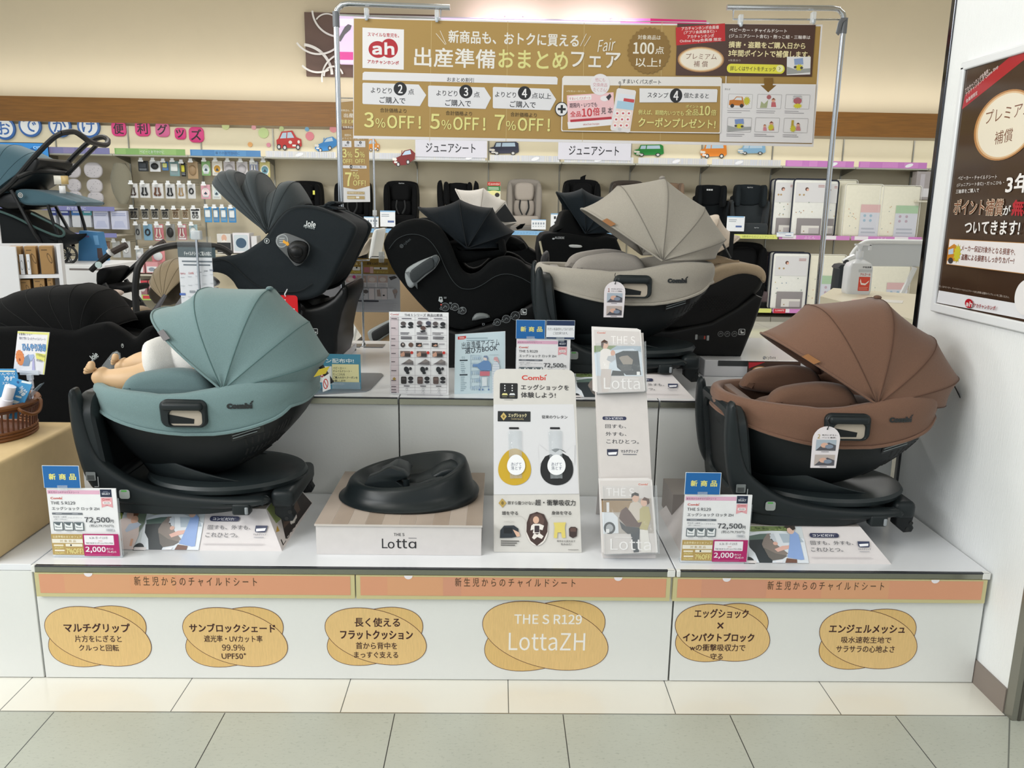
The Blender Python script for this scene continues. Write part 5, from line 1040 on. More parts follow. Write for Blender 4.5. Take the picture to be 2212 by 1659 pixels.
for i,(x,y)in enumerate([(1314,682),(1524,684),(1728,686),(1307,852),(1508,853),(1714,857)]):
    P.ring(x,y,x+175,y+105,'#8f8c8e',.035,.12)
    if i==0:P.poly([(x+6,y+80),(x+10,y+45),(x+40,y+40),(x+60,y+18),(x+105,y+20),(x+118,y+85)],'#c8792a');P.poly([(x+45,y+42),(x+62,y+24),(x+98,y+24),(x+100,y+45)],'#dfe6ec');P.oval(x+30,y+85,14,14,'#3a3434');P.oval(x+98,y+85,14,14,'#3a3434');P.oval(x+135,y+50,28,36,'#c9c23a',0,24,.35)
    elif i in(1,4):person(x+118,y+60,70,'#7a4028','#c8686e');person(x+70,y+72,50,'#8a4a30','#d88a94')if i==4 else P.poly([(x+20,y+98),(x+30,y+50),(x+50,y+70),(x+80,y+40),(x+70,y+98)],'#a9b08a');P.oval(x+85,y+20,16,16,'#b0666a')if i==1 else P.oval(x+115,y+70,24,26,'#c9c23a',0,20,.35)
    elif i==2:P.poly([(x+60,y+4),(x+115,y+4),(x+125,y+60),(x+50,y+60)],'#cfcfd2');P.oval(x+88,y+45,30,24,'#b4646e');P.oval(x+88,y+82,36,20,'#d8cf3c',0,24,.35);P.line([(x+55,y+16),(x+120,y+16)],3,'#8a8a8e');P.line([(x+52,y+30),(x+122,y+30)],3,'#8a8a8e')
    elif i==3:pram(x+4,y+4,x+171,y+101,'#7f97c8')
    else:person(x+105,y+62,62,'#5a3a28','#c87e7e');P.rect(x+55,y+14,x+72,y+80,'#b9a03a',.2);P.oval(x+68,y+76,24,28,'#c9c23a',0,20,.35)
    P.bars(x-6,y+114,x+168,y+140,2,'#a4a1a6',.35,.5)
P.poly([(128,552),(1255,560),(1268,572),(1262,955),(1250,968),(112,952),(106,940),(114,570)],'#e6e2de');P.poly([(124,618),(1258,626),(1252,955),(1244,960),(120,946),(114,936)],TAN)
P.text('すまいくパスポート',548,576,828,610,'#2a2a30',.012,-.01);P.oval(110,792,48,52,'#1c1c20');P.oval(110,792,42,46,'#e6e5e6');P.rect(82,784,140,800,'#1c1c20');P.rect(103,762,119,822,'#1c1c20');P.text('※写真は一例です。',145,656,288,670,'#e2d6b8')
P.poly([(148,692),(485,670),(494,905),(158,935)],'#eec4c8');P.poly([(152,885),(492,858),(494,905),(158,935)],'#eceaec');P.poly([(160,700),(325,690),(325,722),(160,732)],'#f2eeee');P.text('すまいくパスポート',165,703,318,724,'#c24a52',.01,.06);P.text('期限内・いつでも',168,744,366,780,'#4a3a44',.016,.06);P.text('全品',172,806,250,848,'#c8323c',.02,.06);P.text('10',256,786,330,846,'#c8323c',.03,.06);P.text('倍',336,780,386,838,'#c8323c',.02,.06);P.text('見 本',396,778,478,826,'#2a2a30',.008,.05);P.poly([(172,868),(470,846),(472,864),(174,886)],'#b83440');P.oval(420,715,30,20,'#eeeaec');P.poly([(430,705),(460,680),(470,700),(450,730)],'#3a3438');P.text('akachan honpo',265,892,382,910,'#c24a4a',.006,.06)
P.oval(388,614,71,77,'#e8e4e6')
for i,s_ in enumerate(('他にも','交換商品','たくさん!')):P.text(s_,388-(36,52,48)[i],566+i*36,388+(36,52,48)[i],594+i*36,'#c88a94',.004,-.02)
P.poly([(520,640),(640,656),(648,668),(605,955),(592,962),(470,946),(462,932),(508,650)],'#e6e2e2');P.poly([(518,676),(640,694),(606,935),(472,916)],'#dfe4ec');P.poly([(514,730),(634,746),(626,800),(504,786)],'#a9cbe0');P.poly([(504,786),(626,800),(606,935),(472,916)],'#eed8d0');P.poly([(560,712),(636,722),(632,746),(556,734)],'#c8474c')
for k in range(9):P.oval(512+(k%3)*42-(k//3)*8,822+(k//3)*44,17,18,'#f4ecec');P.oval(512+(k%3)*42-(k//3)*8,822+(k//3)*44,8,7,'#c8505a')
P.oval(528,936,12,12,'#d4d0d2');P.tx=0;P.line([(528,612),(522,600),(532,592),(536,610),(526,640)],3,'#4a4a4e')
P.poly([(672,642),(1230,648),(1236,656),(1230,742),(672,744)],'#e6e5e7');P.text('スタンプ',730,672,880,710,'#25252b',.012,-.01);P.oval(936,694,45,52,'#1c1c20');P.text('4',917,660,954,728,'#eceaec',.03);P.text('個たまると',992,676,1172,714,'#25252b',.01,-.01)
P.text('例えば、期間内いつでも',664,800,992,836,'#e2dc8c',.012,-.01);P.text('ポイント',1006,762,1098,784,'#e2dc8c',.01);P.text('全品',1004,792,1098,838,'#e2dc8c',.012);P.text('10',1104,768,1182,838,'#e2dc8c',.025);P.text('倍',1188,796,1226,838,'#e2dc8c',.012);P.text('クーポンプレゼント!',664,858,1222,926,'#e2dc8c',.022,-.008)
put(t,q,'printed_sheet',sharp=.3)
for px,py in((792,30),(944,34),(1600,44),(1757,38)):
    p=aty(px,py,YB);q=MB();q.box(p.x-.009,p.x+.009,YB-.012,YB+.016,p.z-.022,p.z+.022,M('#e6ecf2',.06,alpha=.45));q.box(p.x-.006,p.x+.006,YB-.014,YB-.006,p.z-.028,p.z-.006,M('#c2c9d0',.1,.3));put(t,q,'clip',bevel=.003)
def pole(label,x,zb,bend,x_end,ztop,zrod,xr,collar):
    t=thing('banner_pole',label,'pole',(x,1.522,zb),'chrome poles carrying the long banner')
    s=1 if x_end>x else-1;q=MB();q.tube([(x,1.522,zb+.003),(x,1.522,ztop-.05),(x+s*.008,1.522,ztop-.022),(x+s*.028,1.522,ztop-.004),(x+s*.055,1.522,ztop),(x_end,1.522,ztop-.006)],.0115,chrome,n=14);put(t,q,'tube')
    q=MB();q.tube([(x,1.522,zrod),(xr,1.522,zrod-.008),(xr,1.522,ztop-.012)],.004,chrome,n=8);put(t,q,'hanging_rod')
    q=MB();q.cyl((x,1.522,collar-.03),(x,1.522,collar+.03),.0145,M('#6c6f74',.4));put(t,q,'collar')
    if s<0:q=MB();q.puff([(x-.035,collar-.03),(x-.022,collar-.04),(x-.01,collar+.01),(x+.012,collar+.03),(x-.02,collar+.03),(x-.03,collar+.01)],1.505,1.515,.003,M('#6c6f74',.4),n=2);put(t,q,'lever')
    q=MB();q.cyl((x,1.522,zb+.0005),(x,1.522,zb+.006),.05,M('#5a5c60',.4),n=24);put(t,q,'foot')
a=aty(722,30,1.522);b=aty(972,17,1.522);pole('chrome pole at the left end of the long banner',-.706,H2,1,b.x,aty(800,9,1.522).z,aty(735,32,1.522).z,aty(952,40,1.522).x,aty(722,42,1.522).z)
a=aty(1816,60,1.522);b=aty(1570,18,1.522);pole('chrome pole at the right end of the long banner',1.43,0,-1,b.x,aty(1760,17,1.522).z,aty(1800,42,1.522).z,aty(1583,44,1.522).x,aty(1815,56,1.522).z)
# ---- framed poster on the right wall
t=thing('wall_poster','brown framed warranty poster on the right wall','poster',(WX-.01,.2,1.4))
XP=WX-.012;PW=Print(MB(),(XP,0,0),(0,-1,0),(0,0,1));f_=[PW.uv(*p)for p in((2080,145),(2022,660),(2212,98),(2212,700))]
yl,yr,zt_,zb_=-f_[0][0],-.30,f_[0][1],f_[1][1]
fm=M('#e4e6e8',.3,kind='plastic')
for nm,bx_ in(('frame_rail',(yl,yl-.02,zb_,zt_)),('frame_rail',(yr+.02,yr,zb_,zt_)),('frame_rail',(yl,yr,zt_-.012,zt_+.012)),('frame_rail',(yl,yr,zb_-.02,zb_+.008))):
    q=MB();q.box(XP-.008,WX-.0005,min(bx_[0],bx_[1]),max(bx_[0],bx_[1]),bx_[2],bx_[3],fm);put(t,q,nm,bevel=.004)
q=MB();q.box(XP,WX-.0005,yr+.015,yl-.015,zb_,zt_,M('#3d2c22',.12));P=Print(q,(XP,0,0),(0,-1,0),(0,0,1),crop=(2000,100,2.765),base=.0006,step=.0001,rough=.12)
CW_=dict();P.poly([(238,138),(640,-20),(640,1540),(80,1458)],'#402e22');P.poly([(78,1458),(640,1552),(640,1640),(66,1530)],'#e4e4e8')
P.poly([(218,372),(236,290),(500,66),(640,0),(640,40),(220,375)],'#a8252e');
for i,(s_,a,b,c,d)in enumerate([('アカチャンホンポ会員様・',236,150,384,272),('アカチャンホンポ Online Shop',240,168,436,296),('会員様限定',243,300,312,336)]):
    pass
def wtext(s_,x0,y0,x1,y1,hpx,col,bold=.0):
    a=V(P.uv(x0,y0));b=V(P.uv(x1,y1));d=b-a;h_=abs(P.uv(x0,y0+hpx)[1]-P.uv(x0,y0)[1]);n=V((-d.y,d.x)).normalized()*h_;vs,fs,_=glyphs(s_,0.);k=bold*h_*.8
    for ox,oy in(((-k,-k),(k,-k),(-k,k),(k,k))if bold>.008 else((0,0),)):P.raw([a+d*x+n*y+V((ox,oy))for x,y in vs],fs,col)
wtext('アカチャンホンポ会員様・',238,278,384,152,26,'#ead6d2',.01);wtext('アカチャンホンポ Online Shop',242,304,436,132,28,'#ead6d2',.01);wtext('会員様限定',244,340,312,288,24,'#ead6d2',.01)
def woval(cx,cy,rx,ry,c):P.oval(cx,cy,rx,ry,c,0,48)
woval(470,473,183,206,'#b27f4e');woval(472,473,172,196,'#d8b48a');woval(474,473,162,186,'#e6ddca')
wtext('プレミアム',358,466,640,402,78,'#7c5240',.0);wtext('補償',412,590,520,566,78,'#7c5240',.0)
wtext('ベビーカー・チャイルドシート',196,800,428,792,24,'#eae6e4',.006);wtext('(ジュニアシート含む)・だっこひも・',190,842,470,828,24,'#eae6e4',.006);wtext('三輪車をご購入で',184,880,322,872,24,'#eae6e4',.012);wtext('3年',480,880,630,868,110,'#f0ecea',.03)
for d_,c_,bd in((0,'#f0dcc4',.05),(1,'#7a4a30',.012)):wtext('ポイント補償',170,1006,462,1010,88,c_,bd)
wtext('が',468,1008,512,1006,56,'#f0ecea',.02);wtext('無料',520,1008,660,1016,88,'#b01f2c',.05);wtext('ついてきます!',238,1118,566,1128,76,'#f0ecea',.025)
P.poly([(150,1150),(640,1176),(640,1366),(132,1302)],'#b9864e');P.poly([(153,1154),(640,1180),(640,1362),(136,1299)],'#e9e4e4');wtext('メーカー保証対象外となる損害や、',222,1222,545,1250,36,'#7a4030',.016);wtext('盗難による損害もしっかりカバー!',222,1276,538,1302,36,'#7a4030',.016)
P.poly([(140,1280),(144,1205),(182,1180),(205,1200),(205,1284)],'#c8822e');P.poly([(148,1215),(178,1206),(176,1240),(146,1244)],'#b9cbe0');P.oval(160,1280,15,18,'#3c3a3c');P.oval(200,1238,24,60,'#c9c03a',0,24,.35)
wtext('詳しくはベビーカー、チャイルドシート(ジュニアシート含む)売場に設置のパンフレットをご覧ください。',90,1440,512,1508,14,'#c9beb4',0)
woval(270,1536,24,28,'#b3202c');wtext('ah',252,1552,290,1556,30,'#ece9ea',.04);wtext('アカチャンホンポ',300,1560,430,1578,26,'#9a2a30',.03);woval(620,1500,75,110,'#e9e6e6')
put(t,q,'printed_sheet',sharp=.3)
# ---- small brown warranty card on the upper platform
q=MB();p0,p1=aty(1616,780,1.0),aty(1730,782,1.0);q.box(p0.x,p1.x,1.0,1.004,H2+.001,p0.z,M('#3a241c',.3));P=Print(q,(0,1.0,0),(1,0,0),(0,0,1),crop=(1540,480,4.608),base=.0005)
P.rect(352,1560,872,1640,'#e9dcd8');P.ring(365,1400,865,1550,'#8a6a48',.02);P.poly([(356,1395),(520,1392),(356,1455)],'#b3222c');P.oval(470,1484,84,50,'#b9874e');P.oval(470,1484,74,42,'#e9dcc6');P.text('プレミアム',412,1458,530,1480,'#5a3022',.01);P.text('補 償',446,1488,500,1508,'#5a3022',.01);P.rect(562,1434,660,1456,'#8a6a48',.8);P.text('ご購入日より',572,1438,650,1452,'#efe0d0',.0);P.text('3年間の補償',562,1468,728,1496,'#e8a0a0',.04);P.text('3年間の補償',562,1468,728,1496,'#b8303a',.01);P.text('無料',562,1502,622,1530,'#b8303a',.02)
q.box(p0.x+.02,p1.x-.02,1.004,1.05,H2+.0005,H2+.003,ACR2)
tag(q.build('warranty_card'),'small brown warranty card behind the brown seat on the high platform','sign')
# ================================================================== left corner: kraft block, basket, doll
KX,KZ=-1.41,.622
kr=M('#d2b88a',.7,kind='paper')
q=MB();q.rbox(-2.6,KX,.0,.53,H+.0005,KZ,kr,.012,4)
tag(q.build('paper_block',sharp=1.0),'kraft paper covered display block at the left edge of the picture','display block')
b0=atz(-38,938,KZ);BXc,BYc=b0.x,b0.y
t=thing('wicker_basket','brown wicker basket with a small side handle on the kraft paper block','basket',(BXc,BYc,KZ))
wk=M('#5a2f17',.55,kind='wood');wk2=M('#7a4a22',.5,kind='wood');R0,R1,HB_=.150,.163,.105
def circ(r,z,n=48):return[(r*math.cos(2*math.pi*i/n),r*math.sin(2*math.pi*i/n),z)for i in range(n)]
q=MB()
for z,r,w in((.006,R0,.006),(.016,R0+.001,.005),(.026,R0+.002,.005)):q.tube(circ(r,z),w,wk2,n=6,closed=True)
q.build('base_weave',t)
q=MB();q.tube(circ(R1,HB_),.0085,wk2,n=8,closed=True);q.tube(circ(R1-.002,HB_-.012),.005,wk,n=6,closed=True);q.build('rim',t)
q=MB()
for i in range(58):
    a=2*math.pi*i/58;q.tube([(R0*math.cos(a),R0*math.sin(a),.02),((R0+.004)*math.cos(a),(R0+.004)*math.sin(a),.06),(R1*math.cos(a),R1*math.sin(a),HB_)],.0032,wk,n=5)
q.build('stakes',t)
q=MB();q.lathe([(.0,.004),(R0-.004,.004),(R0-.004,.008),(.0,.008)],(0,0,0),wk,32);q.build('floor_disc',t)
q=MB();q.tube([(R1*.93,-.055,HB_),(R1*1.02,-.062,HB_-.012),(R1*1.10,-.03,HB_-.03),(R1*1.14,.0,HB_-.024),(R1*1.08,.03,HB_+.002),(R1*.98,.035,HB_)],.0055,wk2,n=7,sm=5);q.build('handle',t)
# packs of cooling spray in the basket
bl1=M('#3f8fc4',.35);
def pack(label,corners,y,th,draw):
    t=thing('spray_pack',label,'spray pack',aty(*corners[0],y),'cooling spray packs in the basket');pp=Print(MB(),(0,y,0),(1,0,0),(0,0,1));o=[pp.uv(*c)for c in corners]
    q=MB();q.loft([[(u,y,v)for u,v in o],[(u,y+th,v)for u,v in o]],bl1);P=Print(q,(0,y,0),(1,0,0),(0,0,1),base=.0006,crop=(0,680,5.53));draw(P);put(t,q,'card');return t
def d1(P):P.rect(-60,665,180,682,'#e8e4cc',.5);P.text('ひんやり',-40,690,178,722,'#e9f1f6',.012);P.text('冷却',50,732,180,792,'#e9f1f6',.03);P.text('スプレー',30,800,150,832,'#e9f1f6',.015)
pack('flat blue cooling spray pack at the back of the basket',[(-14,900),(41,890),(38,812),(33,797),(-14,797)],BYc+.02,.004,d1)
def d2(P):P.poly([(262,785),(378,805),(368,830),(255,808)],'#dfe8ec');P.text('ひんやり',235,870,330,920,'#e9f1f6',.015,-.95);P.text('冷却',225,905,300,960,'#e9f1f6',.03,-.95);P.poly([(190,960),(262,978),(255,998),(182,980)],'#dfe4dc');P.poly([(165,1015),(240,1040),(200,1060),(150,1058)],'#dfe4dc');P.oval(215,805,14,16,'#1d4f88')
t=pack('blue cooling spray pack with white bottle leaning in the basket',[(8,905),(38,905),(69,832),(64,826),(27,816),(18,838)],BYc-.035,.004,d2)
q=MB();p0,p1=aty(10,880,BYc-.055),aty(22,838,BYc-.055);d=(p1-p0).normalized();wht=M('#eceaf2',.3)
q.cyl(p0-d*.03,p0+d*.028,.018,wht,n=20);q.cyl(p0+d*.028,p0+d*.032,.018,wht,.013,n=20);q.cyl(p0+d*.032,p1+d*.006,.0155,wht,n=20);put(t,q,'bottle')
q=MB();ya=BYc-.03;q.add([aty(50,862,ya),aty(58,870,ya+.06),aty(95,826,ya+.06),aty(86,830,ya)],[(0,1,2,3)],M('#aebfcc',.1,alpha=.5));tag(q.build('clear_divider',solid=.0015),'clear plastic divider leaning out of the basket','divider')
# pop card on a clip stand
yc=BYc+.06;t=thing('pop_card','small cooling spray advert card on a clear clip above the basket','sign',aty(62,806,yc))
pp=Print(MB(),(0,yc,0),(1,0,0),(0,0,1),crop=(0,680,5.53));o=[pp.uv(*c)for c in[(158,682),(528,716),(592,210),(212,195)]]
q=MB();q.loft([[(u,yc,v)for u,v in o],[(u,yc+.002,v)for u,v in o]],M('#eae9ee',.35));P=Print(q,(0,yc,0),(1,0,0),(0,0,1),crop=(0,680,5.53))
P.poly([(212,197),(590,213),(586,240),(209,222)],'#dedd86');P.poly([(575,214),(590,213),(528,714),(512,712)],'#dedd86');P.text('お客様にシュー',226,214,386,246,'#3a3a44',.006);P.text('車内で熱くなったチャイルドシート',232,268,544,304,'#4a4a6a',.004,-.04);P.text('ひんやり冷却',266,340,550,438,'#2c5a9a',.05,-.04);P.text('ひんやり冷却',268,346,548,432,'#7fb2de',.012,-.04)
P.oval(240,512,54,100,'#d3522e',0,28,.2);P.oval(240,512,48,90,'#e08a52');P.line([(222,478),(232,474)],4,'#a04a2a');P.line([(246,474),(256,478)],4,'#a04a2a');P.oval(238,535,11,18,'#a04a2a')
P.poly([(272,610),(300,500),(345,470),(370,520),(345,610)],'#7f95b0');P.poly([(340,480),(400,470),(410,500),(370,560)],'#a9bce0');P.poly([(385,660),(390,530),(410,515),(420,660)],'#b6b4dc');P.poly([(425,455),(545,470),(530,560),(435,520)],'#e6e27a');P.text('天然植物由来',436,466,540,500,'#3a3a3a',.006,-.28);P.text('成分配合',436,530,512,560,'#3a3a3a',.004,-.2)
put(t,q,'card')
q=MB();a=aty(64,806,yc-.003);q.box(a.x-.03,a.x+.03,yc-.006,yc-.002,a.z-.006,a.z+.01,M('#e6edf4',.08,alpha=.4));q.box(a.x-.008,a.x+.008,yc-.009,yc+.004,a.z-.022,a.z-.004,M('#e6edf4',.08,alpha=.55));put(t,q,'clip',bevel=.001)
q=MB();q.cyl((a.x,yc,a.z-.02),(a.x,yc,a.z-.05),.007,wht,n=12);q.cyl((a.x,yc,a.z-.05),(a.x,yc,KZ+.009),.003,wht,n=8);put(t,q,'stem')
# ---- baby doll lying in the sage green seat
gl=gl_;t=thing('baby_doll','baby doll in white clothes lying in the sage green seat with bare feet up','doll',gl)
G2=lambda cx,cy,y:(lambda p:V((p.x-gl[0],y-gl[1],p.z-gl[2])))(aty(cx/2.592,580+cy/2.592,y))
sk=M('#c9a67e',.5,kind='paper')
def skin_body(name,parent,verts,edges,radii,mat,sub=2,root=0):
    me=bpy.data.meshes.new(name);me.from_pydata(verts,edges,[]);o=bpy.data.objects.new(name,me);COL.objects.link(o);o.parent=parent;me.materials.append(mat)
    md=o.modifiers.new('skin','SKIN');md.use_smooth_shade=True
    for i,v in enumerate(me.skin_vertices[0].data):v.radius=(radii[i],radii[i])if not isinstance(radii[i],tuple)else radii[i];v.use_root=(i==root)
    s_=o.modifiers.new('sub','SUBSURF');s_.levels=sub;s_.render_levels=sub;return o
Yn,Yf=BYC-.07,BYC+.07;Yc_=BYC
vs,es,rs=[],[],[]
def av(p,r,par=None):
    vs.append(tuple(V(p)+V((0,0,.012))));rs.append(r*1.3)
    if par is not None:es.append((par,len(vs)-1))
    return len(vs)-1
pel=av(G2(930,600,Yc_),.058);ch_=av(G2(1080,575,Yc_),.062,pel);nk=av(G2(1230,545,Yc_),.03,ch_);hd_=av(G2(1330,525,Yc_),.07,nk);av(G2(1420,520,Yc_),.06,hd_)
for s_,Yk in((1,Yn),(-1,Yf)):
    sh=av(G2(1130,560,Yk),.03,ch_);el=av(G2(1180,590,Yk-.03*s_),.024,sh);wr=av(G2(1120,600,Yk+.02*s_),.019,el);av(G2(1090,598,Yk+.03*s_),.022,wr)
hips=av(G2(900,612,Yn),.044,pel);kn_=av(G2(770,648,Yn-.01),.036,hips);cf=av(G2(690,650,Yn-.01),.033,kn_);an=av(G2(612,640,Yn-.01),.023,cf);hl=av(G2(575,636,Yn-.01),.026,an);bl2=av(G2(532,590,Yn-.01),.021,hl)
hips2=av(G2(905,585,Yf),.044,pel);kn2=av(G2(830,545,Yf),.034,hips2);cf2=av(G2(770,560,Yf),.031,kn2);an2=av(G2(715,568,Yf),.02,cf2);hl2=av(G2(690,572,Yf),.024,an2);bl3=av(G2(660,538,Yf),.02,hl2)
skin_body('body',t,vs,es,rs,sk)
for ball,Yk,pts in((bl2,Yn-.01,[(513,558,.0095,-.018),(502,566,.007,-.008),(497,577,.0066,0),(494,588,.0062,.008),(495,599,.0058,.015)]),(bl3,Yf,[(648,512,.009,-.016),(640,520,.0068,-.007),(637,530,.0064,0),(636,540,.006,.008),(640,549,.0056,.014)])):
    for cx,cy,r,dy in pts:
        tip=G2(cx,cy,Yk+dy);base=V(vs[ball])+V((0,dy*1.1,0));tip=base+(tip+V((0,0,.012))-base)*1.5;mid=base.lerp(tip,.55)
        skin_body('toe',t,[tuple(base),tuple(mid),tuple(tip)],[(0,1),(1,2)],[r*1.25,r*1.25,r*1.05],sk,2)
wh_=M('#dcd9d4',.85,kind='fabric')
cv=[tuple(G2(*p)+V((0,0,.045)))for p in[(960,600,Yc_),(1080,575,Yc_),(1180,560,Yc_),(880,612,Yn),(800,622,Yn-.008),(900,582,Yf),(850,552,Yf),(1130,560,Yn),(1170,585,Yn-.03),(1130,560,Yf),(1170,585,Yf+.03)]]
skin_body('romper',t,cv,[(0,1),(1,2),(0,3),(3,4),(0,5),(5,6),(1,7),(7,8),(1,9),(9,10)],[.085,.09,.06,.078,.070,.072,.062,.05,.045,.05,.045],wh_)
hp=V(vs[3]);q=MB();q.ell(hp+V((.01,0,.012)),.078,.078,.072,M('#4a3424',.8),20,12);q.build('hair',t)
q=MB()
for s_ in(-1,1):
    q2=MB();q2.ell(hp+V((-.045,s_*.028,.058)),.008,.010,.008,M('#2a1e18',.2),10,8);q2.build('eye',t)
q=MB();q.ell(hp+V((-.03,0,.074)),.009,.009,.008,sk,10,8);q.build('nose',t)
q=MB();q.ell(hp+V((-.062,0,.052)),.006,.014,.005,M('#b06a5a',.4),10,8);q.build('mouth',t)
# harness straps over the doll belong to the seat
st=[o for o in bpy.data.objects if o.get('label','').startswith('sage green child car seat')][0]
for Yk in(Yc_-.045,Yc_+.05):
    q=MB();q.tube([G2(880,560,Yk)+V((0,0,.03)),G2(960,535,Yk)+V((0,0,.03)),G2(1050,520,Yk)+V((0,0,.03)),G2(1150,500,Yk)+V((0,0,.02))],.011,M('#1c2024',.7),n=8,sm=4,sy=.35);q.build('harness_strap',st)
q=MB();p=G2(880,560,Yc_)+V((0,0,.03));q.rbox(p.x-.02,p.x+.02,p.y-.02,p.y+.02,p.z-.012,p.z+.008,M('#1c2024',.4),.006);q.build('buckle',st)
q=MB();P=Print(q,(0,.115,0),(1,0,0),(0,0,1),crop=(0,580,2.592),base=.0004);P.poly([(1710,650),(1735,610),(1790,600),(1770,640)],'#d9c23a');P.poly([(1752,662),(1790,640),(1795,735),(1756,745)],'#e6e6e8');P.oval(1770,700,13,30,'#c03a36');P.oval(1770,700,9,24,'#e6e6e8');P.line([(1762,680),(1778,722)],4,'#c03a36')
for i_,v in enumerate(q.v):q.v[i_]=(v[0],v[1]+.035+(v[0]+.63)*.9,v[2])
put(st,q,'airbag_warning_label')
# clear leaf-shaped tag by the doll's foot
q=MB();P=Print(q,(0,BYC+.12,0),(1,0,0),(0,0,1),crop=(0,580,2.592),base=0,step=0);P.poly([(560,560),(590,520),(630,470),(655,460),(675,475),(678,505),(660,540),(620,590),(575,600)],M('#b9bfc2',.1,alpha=.22));P.k=.002;P.ring(640,468,672,512,'#9fa6a8',.2,1)
put(st,q,'clear_foot_tag',solid=.001)
# ================================================================== shelving along the back wall
YP,YF=8.5,8.05
pan=M('#d2c8b0',.65,kind='wall');upm=M('#9b9a92',.35,.6);shm=M('#cfcabb',.45);plen=M('#e9e1c6',.6,kind='wall')
zh=aty(1106,348,YF).z;zsh=aty(1106,499,8.0).z;zsl=aty(1690,668,8.0).z
def XK(k):return-1.057+.9*k
bays=[]
heads={-5:'#7f7fae',-4:'#86b06a',-3:'#4f86bd',5:'#c77fc4',6:'#c77fc4'}
names_={-6:'shelf bay at the far left end behind the teal stroller',-5:'shelf bay with the purple header strip behind the teal stroller',-4:'hook bay with the green header strip',-3:'hook bay with the blue header strip',-2:'shelf bay behind the red and blue car cutouts',-1:'shelf bay behind the left chrome pole',0:'shelf bay under the junior seat sign nearer the chrome pole',1:'shelf bay with the grey car seat in the top row',2:'shelf bay under the second junior seat sign',3:'shelf bay under the green car cutout',4:'shelf bay under the orange and light blue car cutouts',5:'shelf bay with navy-edged bedding sets',6:'shelf bay with cream bedding sets',7:'last shelf bay at the right beside the white wall'}
for k in range(-6,8):
    x0,x1=XK(k),XK(k+1);t=thing('shelf_bay',names_[k],'shelf',((x0+x1)/2,8.3,0),'shelf bays along the back wall');bays.append(t)
    q=MB();q.box(x0+.015,x1-.001,YP,YP+.03,.0,zh,pan);q.box(x0+.015,x1-.001,YP,YP+.03,zh,zb,plen);put(t,q,'back_panel')
    q=MB();q.box(x0+.0005,x0+.0145,YP-.012,YP+.03,0,zb,upm);put(t,q,'upright')
    q=MB();q.box(x0+.004,x1-.004,YF,YP,zh-.012,zh,shm);q.box(x0+.004,x1-.004,YF-.006,YF,zh-.02,zh+.005,M('#a9aaa0',.4));put(t,q,'header_shelf')
    q=MB();q.puff([(YP,zh-.012),(YP,zh-.09),(YP-.02,zh-.09),(YF+.02,zh-.02),(YF+.02,zh-.012)],x0+.010,x0+.014,.0008,M('#77766e',.4,.4),n=1,plane='yz');put(t,q,'bracket')
    q=MB();q.box(x0+.03,x1-.03,YF-.009,YF-.006,zh-.004,zh+.068,M(heads.get(k,'#d9dade'),.25))
    P=Print(q,(0,YF-.009,0),(1,0,0),(0,0,1),px=False,base=.0006,step=.0002)
    if k in heads:
        for j in range(3):u=x0+.05+j*.27;P.rect(u,zh,u+.1+.1*random.random(),zh+.064,{'#7f7fae':'#8c86b2','#86b06a':'#93ba74','#4f86bd':'#5a92c6'}.get(heads[k],'#d08acb'))
        if k in(-4,-3):P.text({-4:'ベビーとおでかけに',-3:'車でのおでかけに'}[k],x0+.33,zh+.05,x0+.62,zh+.015,'#dfe8ea' if k==-4 else '#2d4a7a',.006)
    elif k>-3:
        for j in range(30):u=x0+.035+j*.0275;P.rect(u,zh,u+.012,zh+.066,random.choice(['#cfd4e0','#dcdcd8','#d4d9e2']))
    if k<-5 or k>-3:P.oval((x0+x1)/2+random.uniform(-.25,.25),zh+.03,.05,.02,'#eef0f6',.3)  # painted reflection: pale oval at a random spot on the strip
    put(t,q,'header_strip')
    if k>=-2 or k in(-6,-5):
        for zz,nm in((zsh,0),(zsl,1)):
            if k==-5 and nm==1:zz=aty(250,505,8.0).z
            if k in(-6,-5)and nm==0:zz=aty(250,448,8.0).z
            q=MB();q.box(x0+.004,x1-.004,8.0,YP,zz-.03,zz-.008,shm);put(t,q,'shelf_board')
            col='#86b2d8' if k<4 else('#d7dc7a' if k==4 else '#cf86c6')
            if k in(-6,-5):col='#7d7fb4'
            if nm==1 and-2<=k<4:col='#9db8c8'
            q=MB();q.box(x0+.01,x1-.01,7.992,8.0,zz-.046,zz+.006,M(col,.3));P=Print(q,(0,7.992,0),(1,0,0),(0,0,1),px=False,base=.0006,step=.0002)
            if k in(0,-1,1):P.text('1歳からのジュニアシート',x0+.2,zz-.006,x0+.62,zz-.036,'#4a86b4',.004)
            if k==4 and nm==0:P.text('3歳頃からのジュニアシート',x0+.45,zz-.006,x0+.85,zz-.036,'#7a8a3a',.004)
            if k==-5:P.text('おでかけに',x0+.32,zz-.0,x0+.55,zz-.036,'#dfe3f0',.006)
            if k>=5:
                for u in(.05,.55):P.rect(x0+u,zz-.04,x0+u+.17,zz+.004,'#e9e4ea')
                P.text('ふとん',x0+.32,zz-.004,x0+.46,zz-.038,'#ead0e8',.01)
                if nm==1 and k==5:P.rect(x0+.02,zz-.05,x0+.17,zz+.006,'#c4303e');P.text('5,500円',x0+.04,zz-.004,x0+.15,zz-.026,'#f0dada',.02)
            put(t,q,'price_rail')
    if k>=-2:
        q=MB();q.box(x0+.004,x1-.004,8.02,YP,.0,.06,M('#8f8c82',.5));put(t,q,'plinth')
bay={k:bays[i]for i,k in enumerate(range(-6,8))}
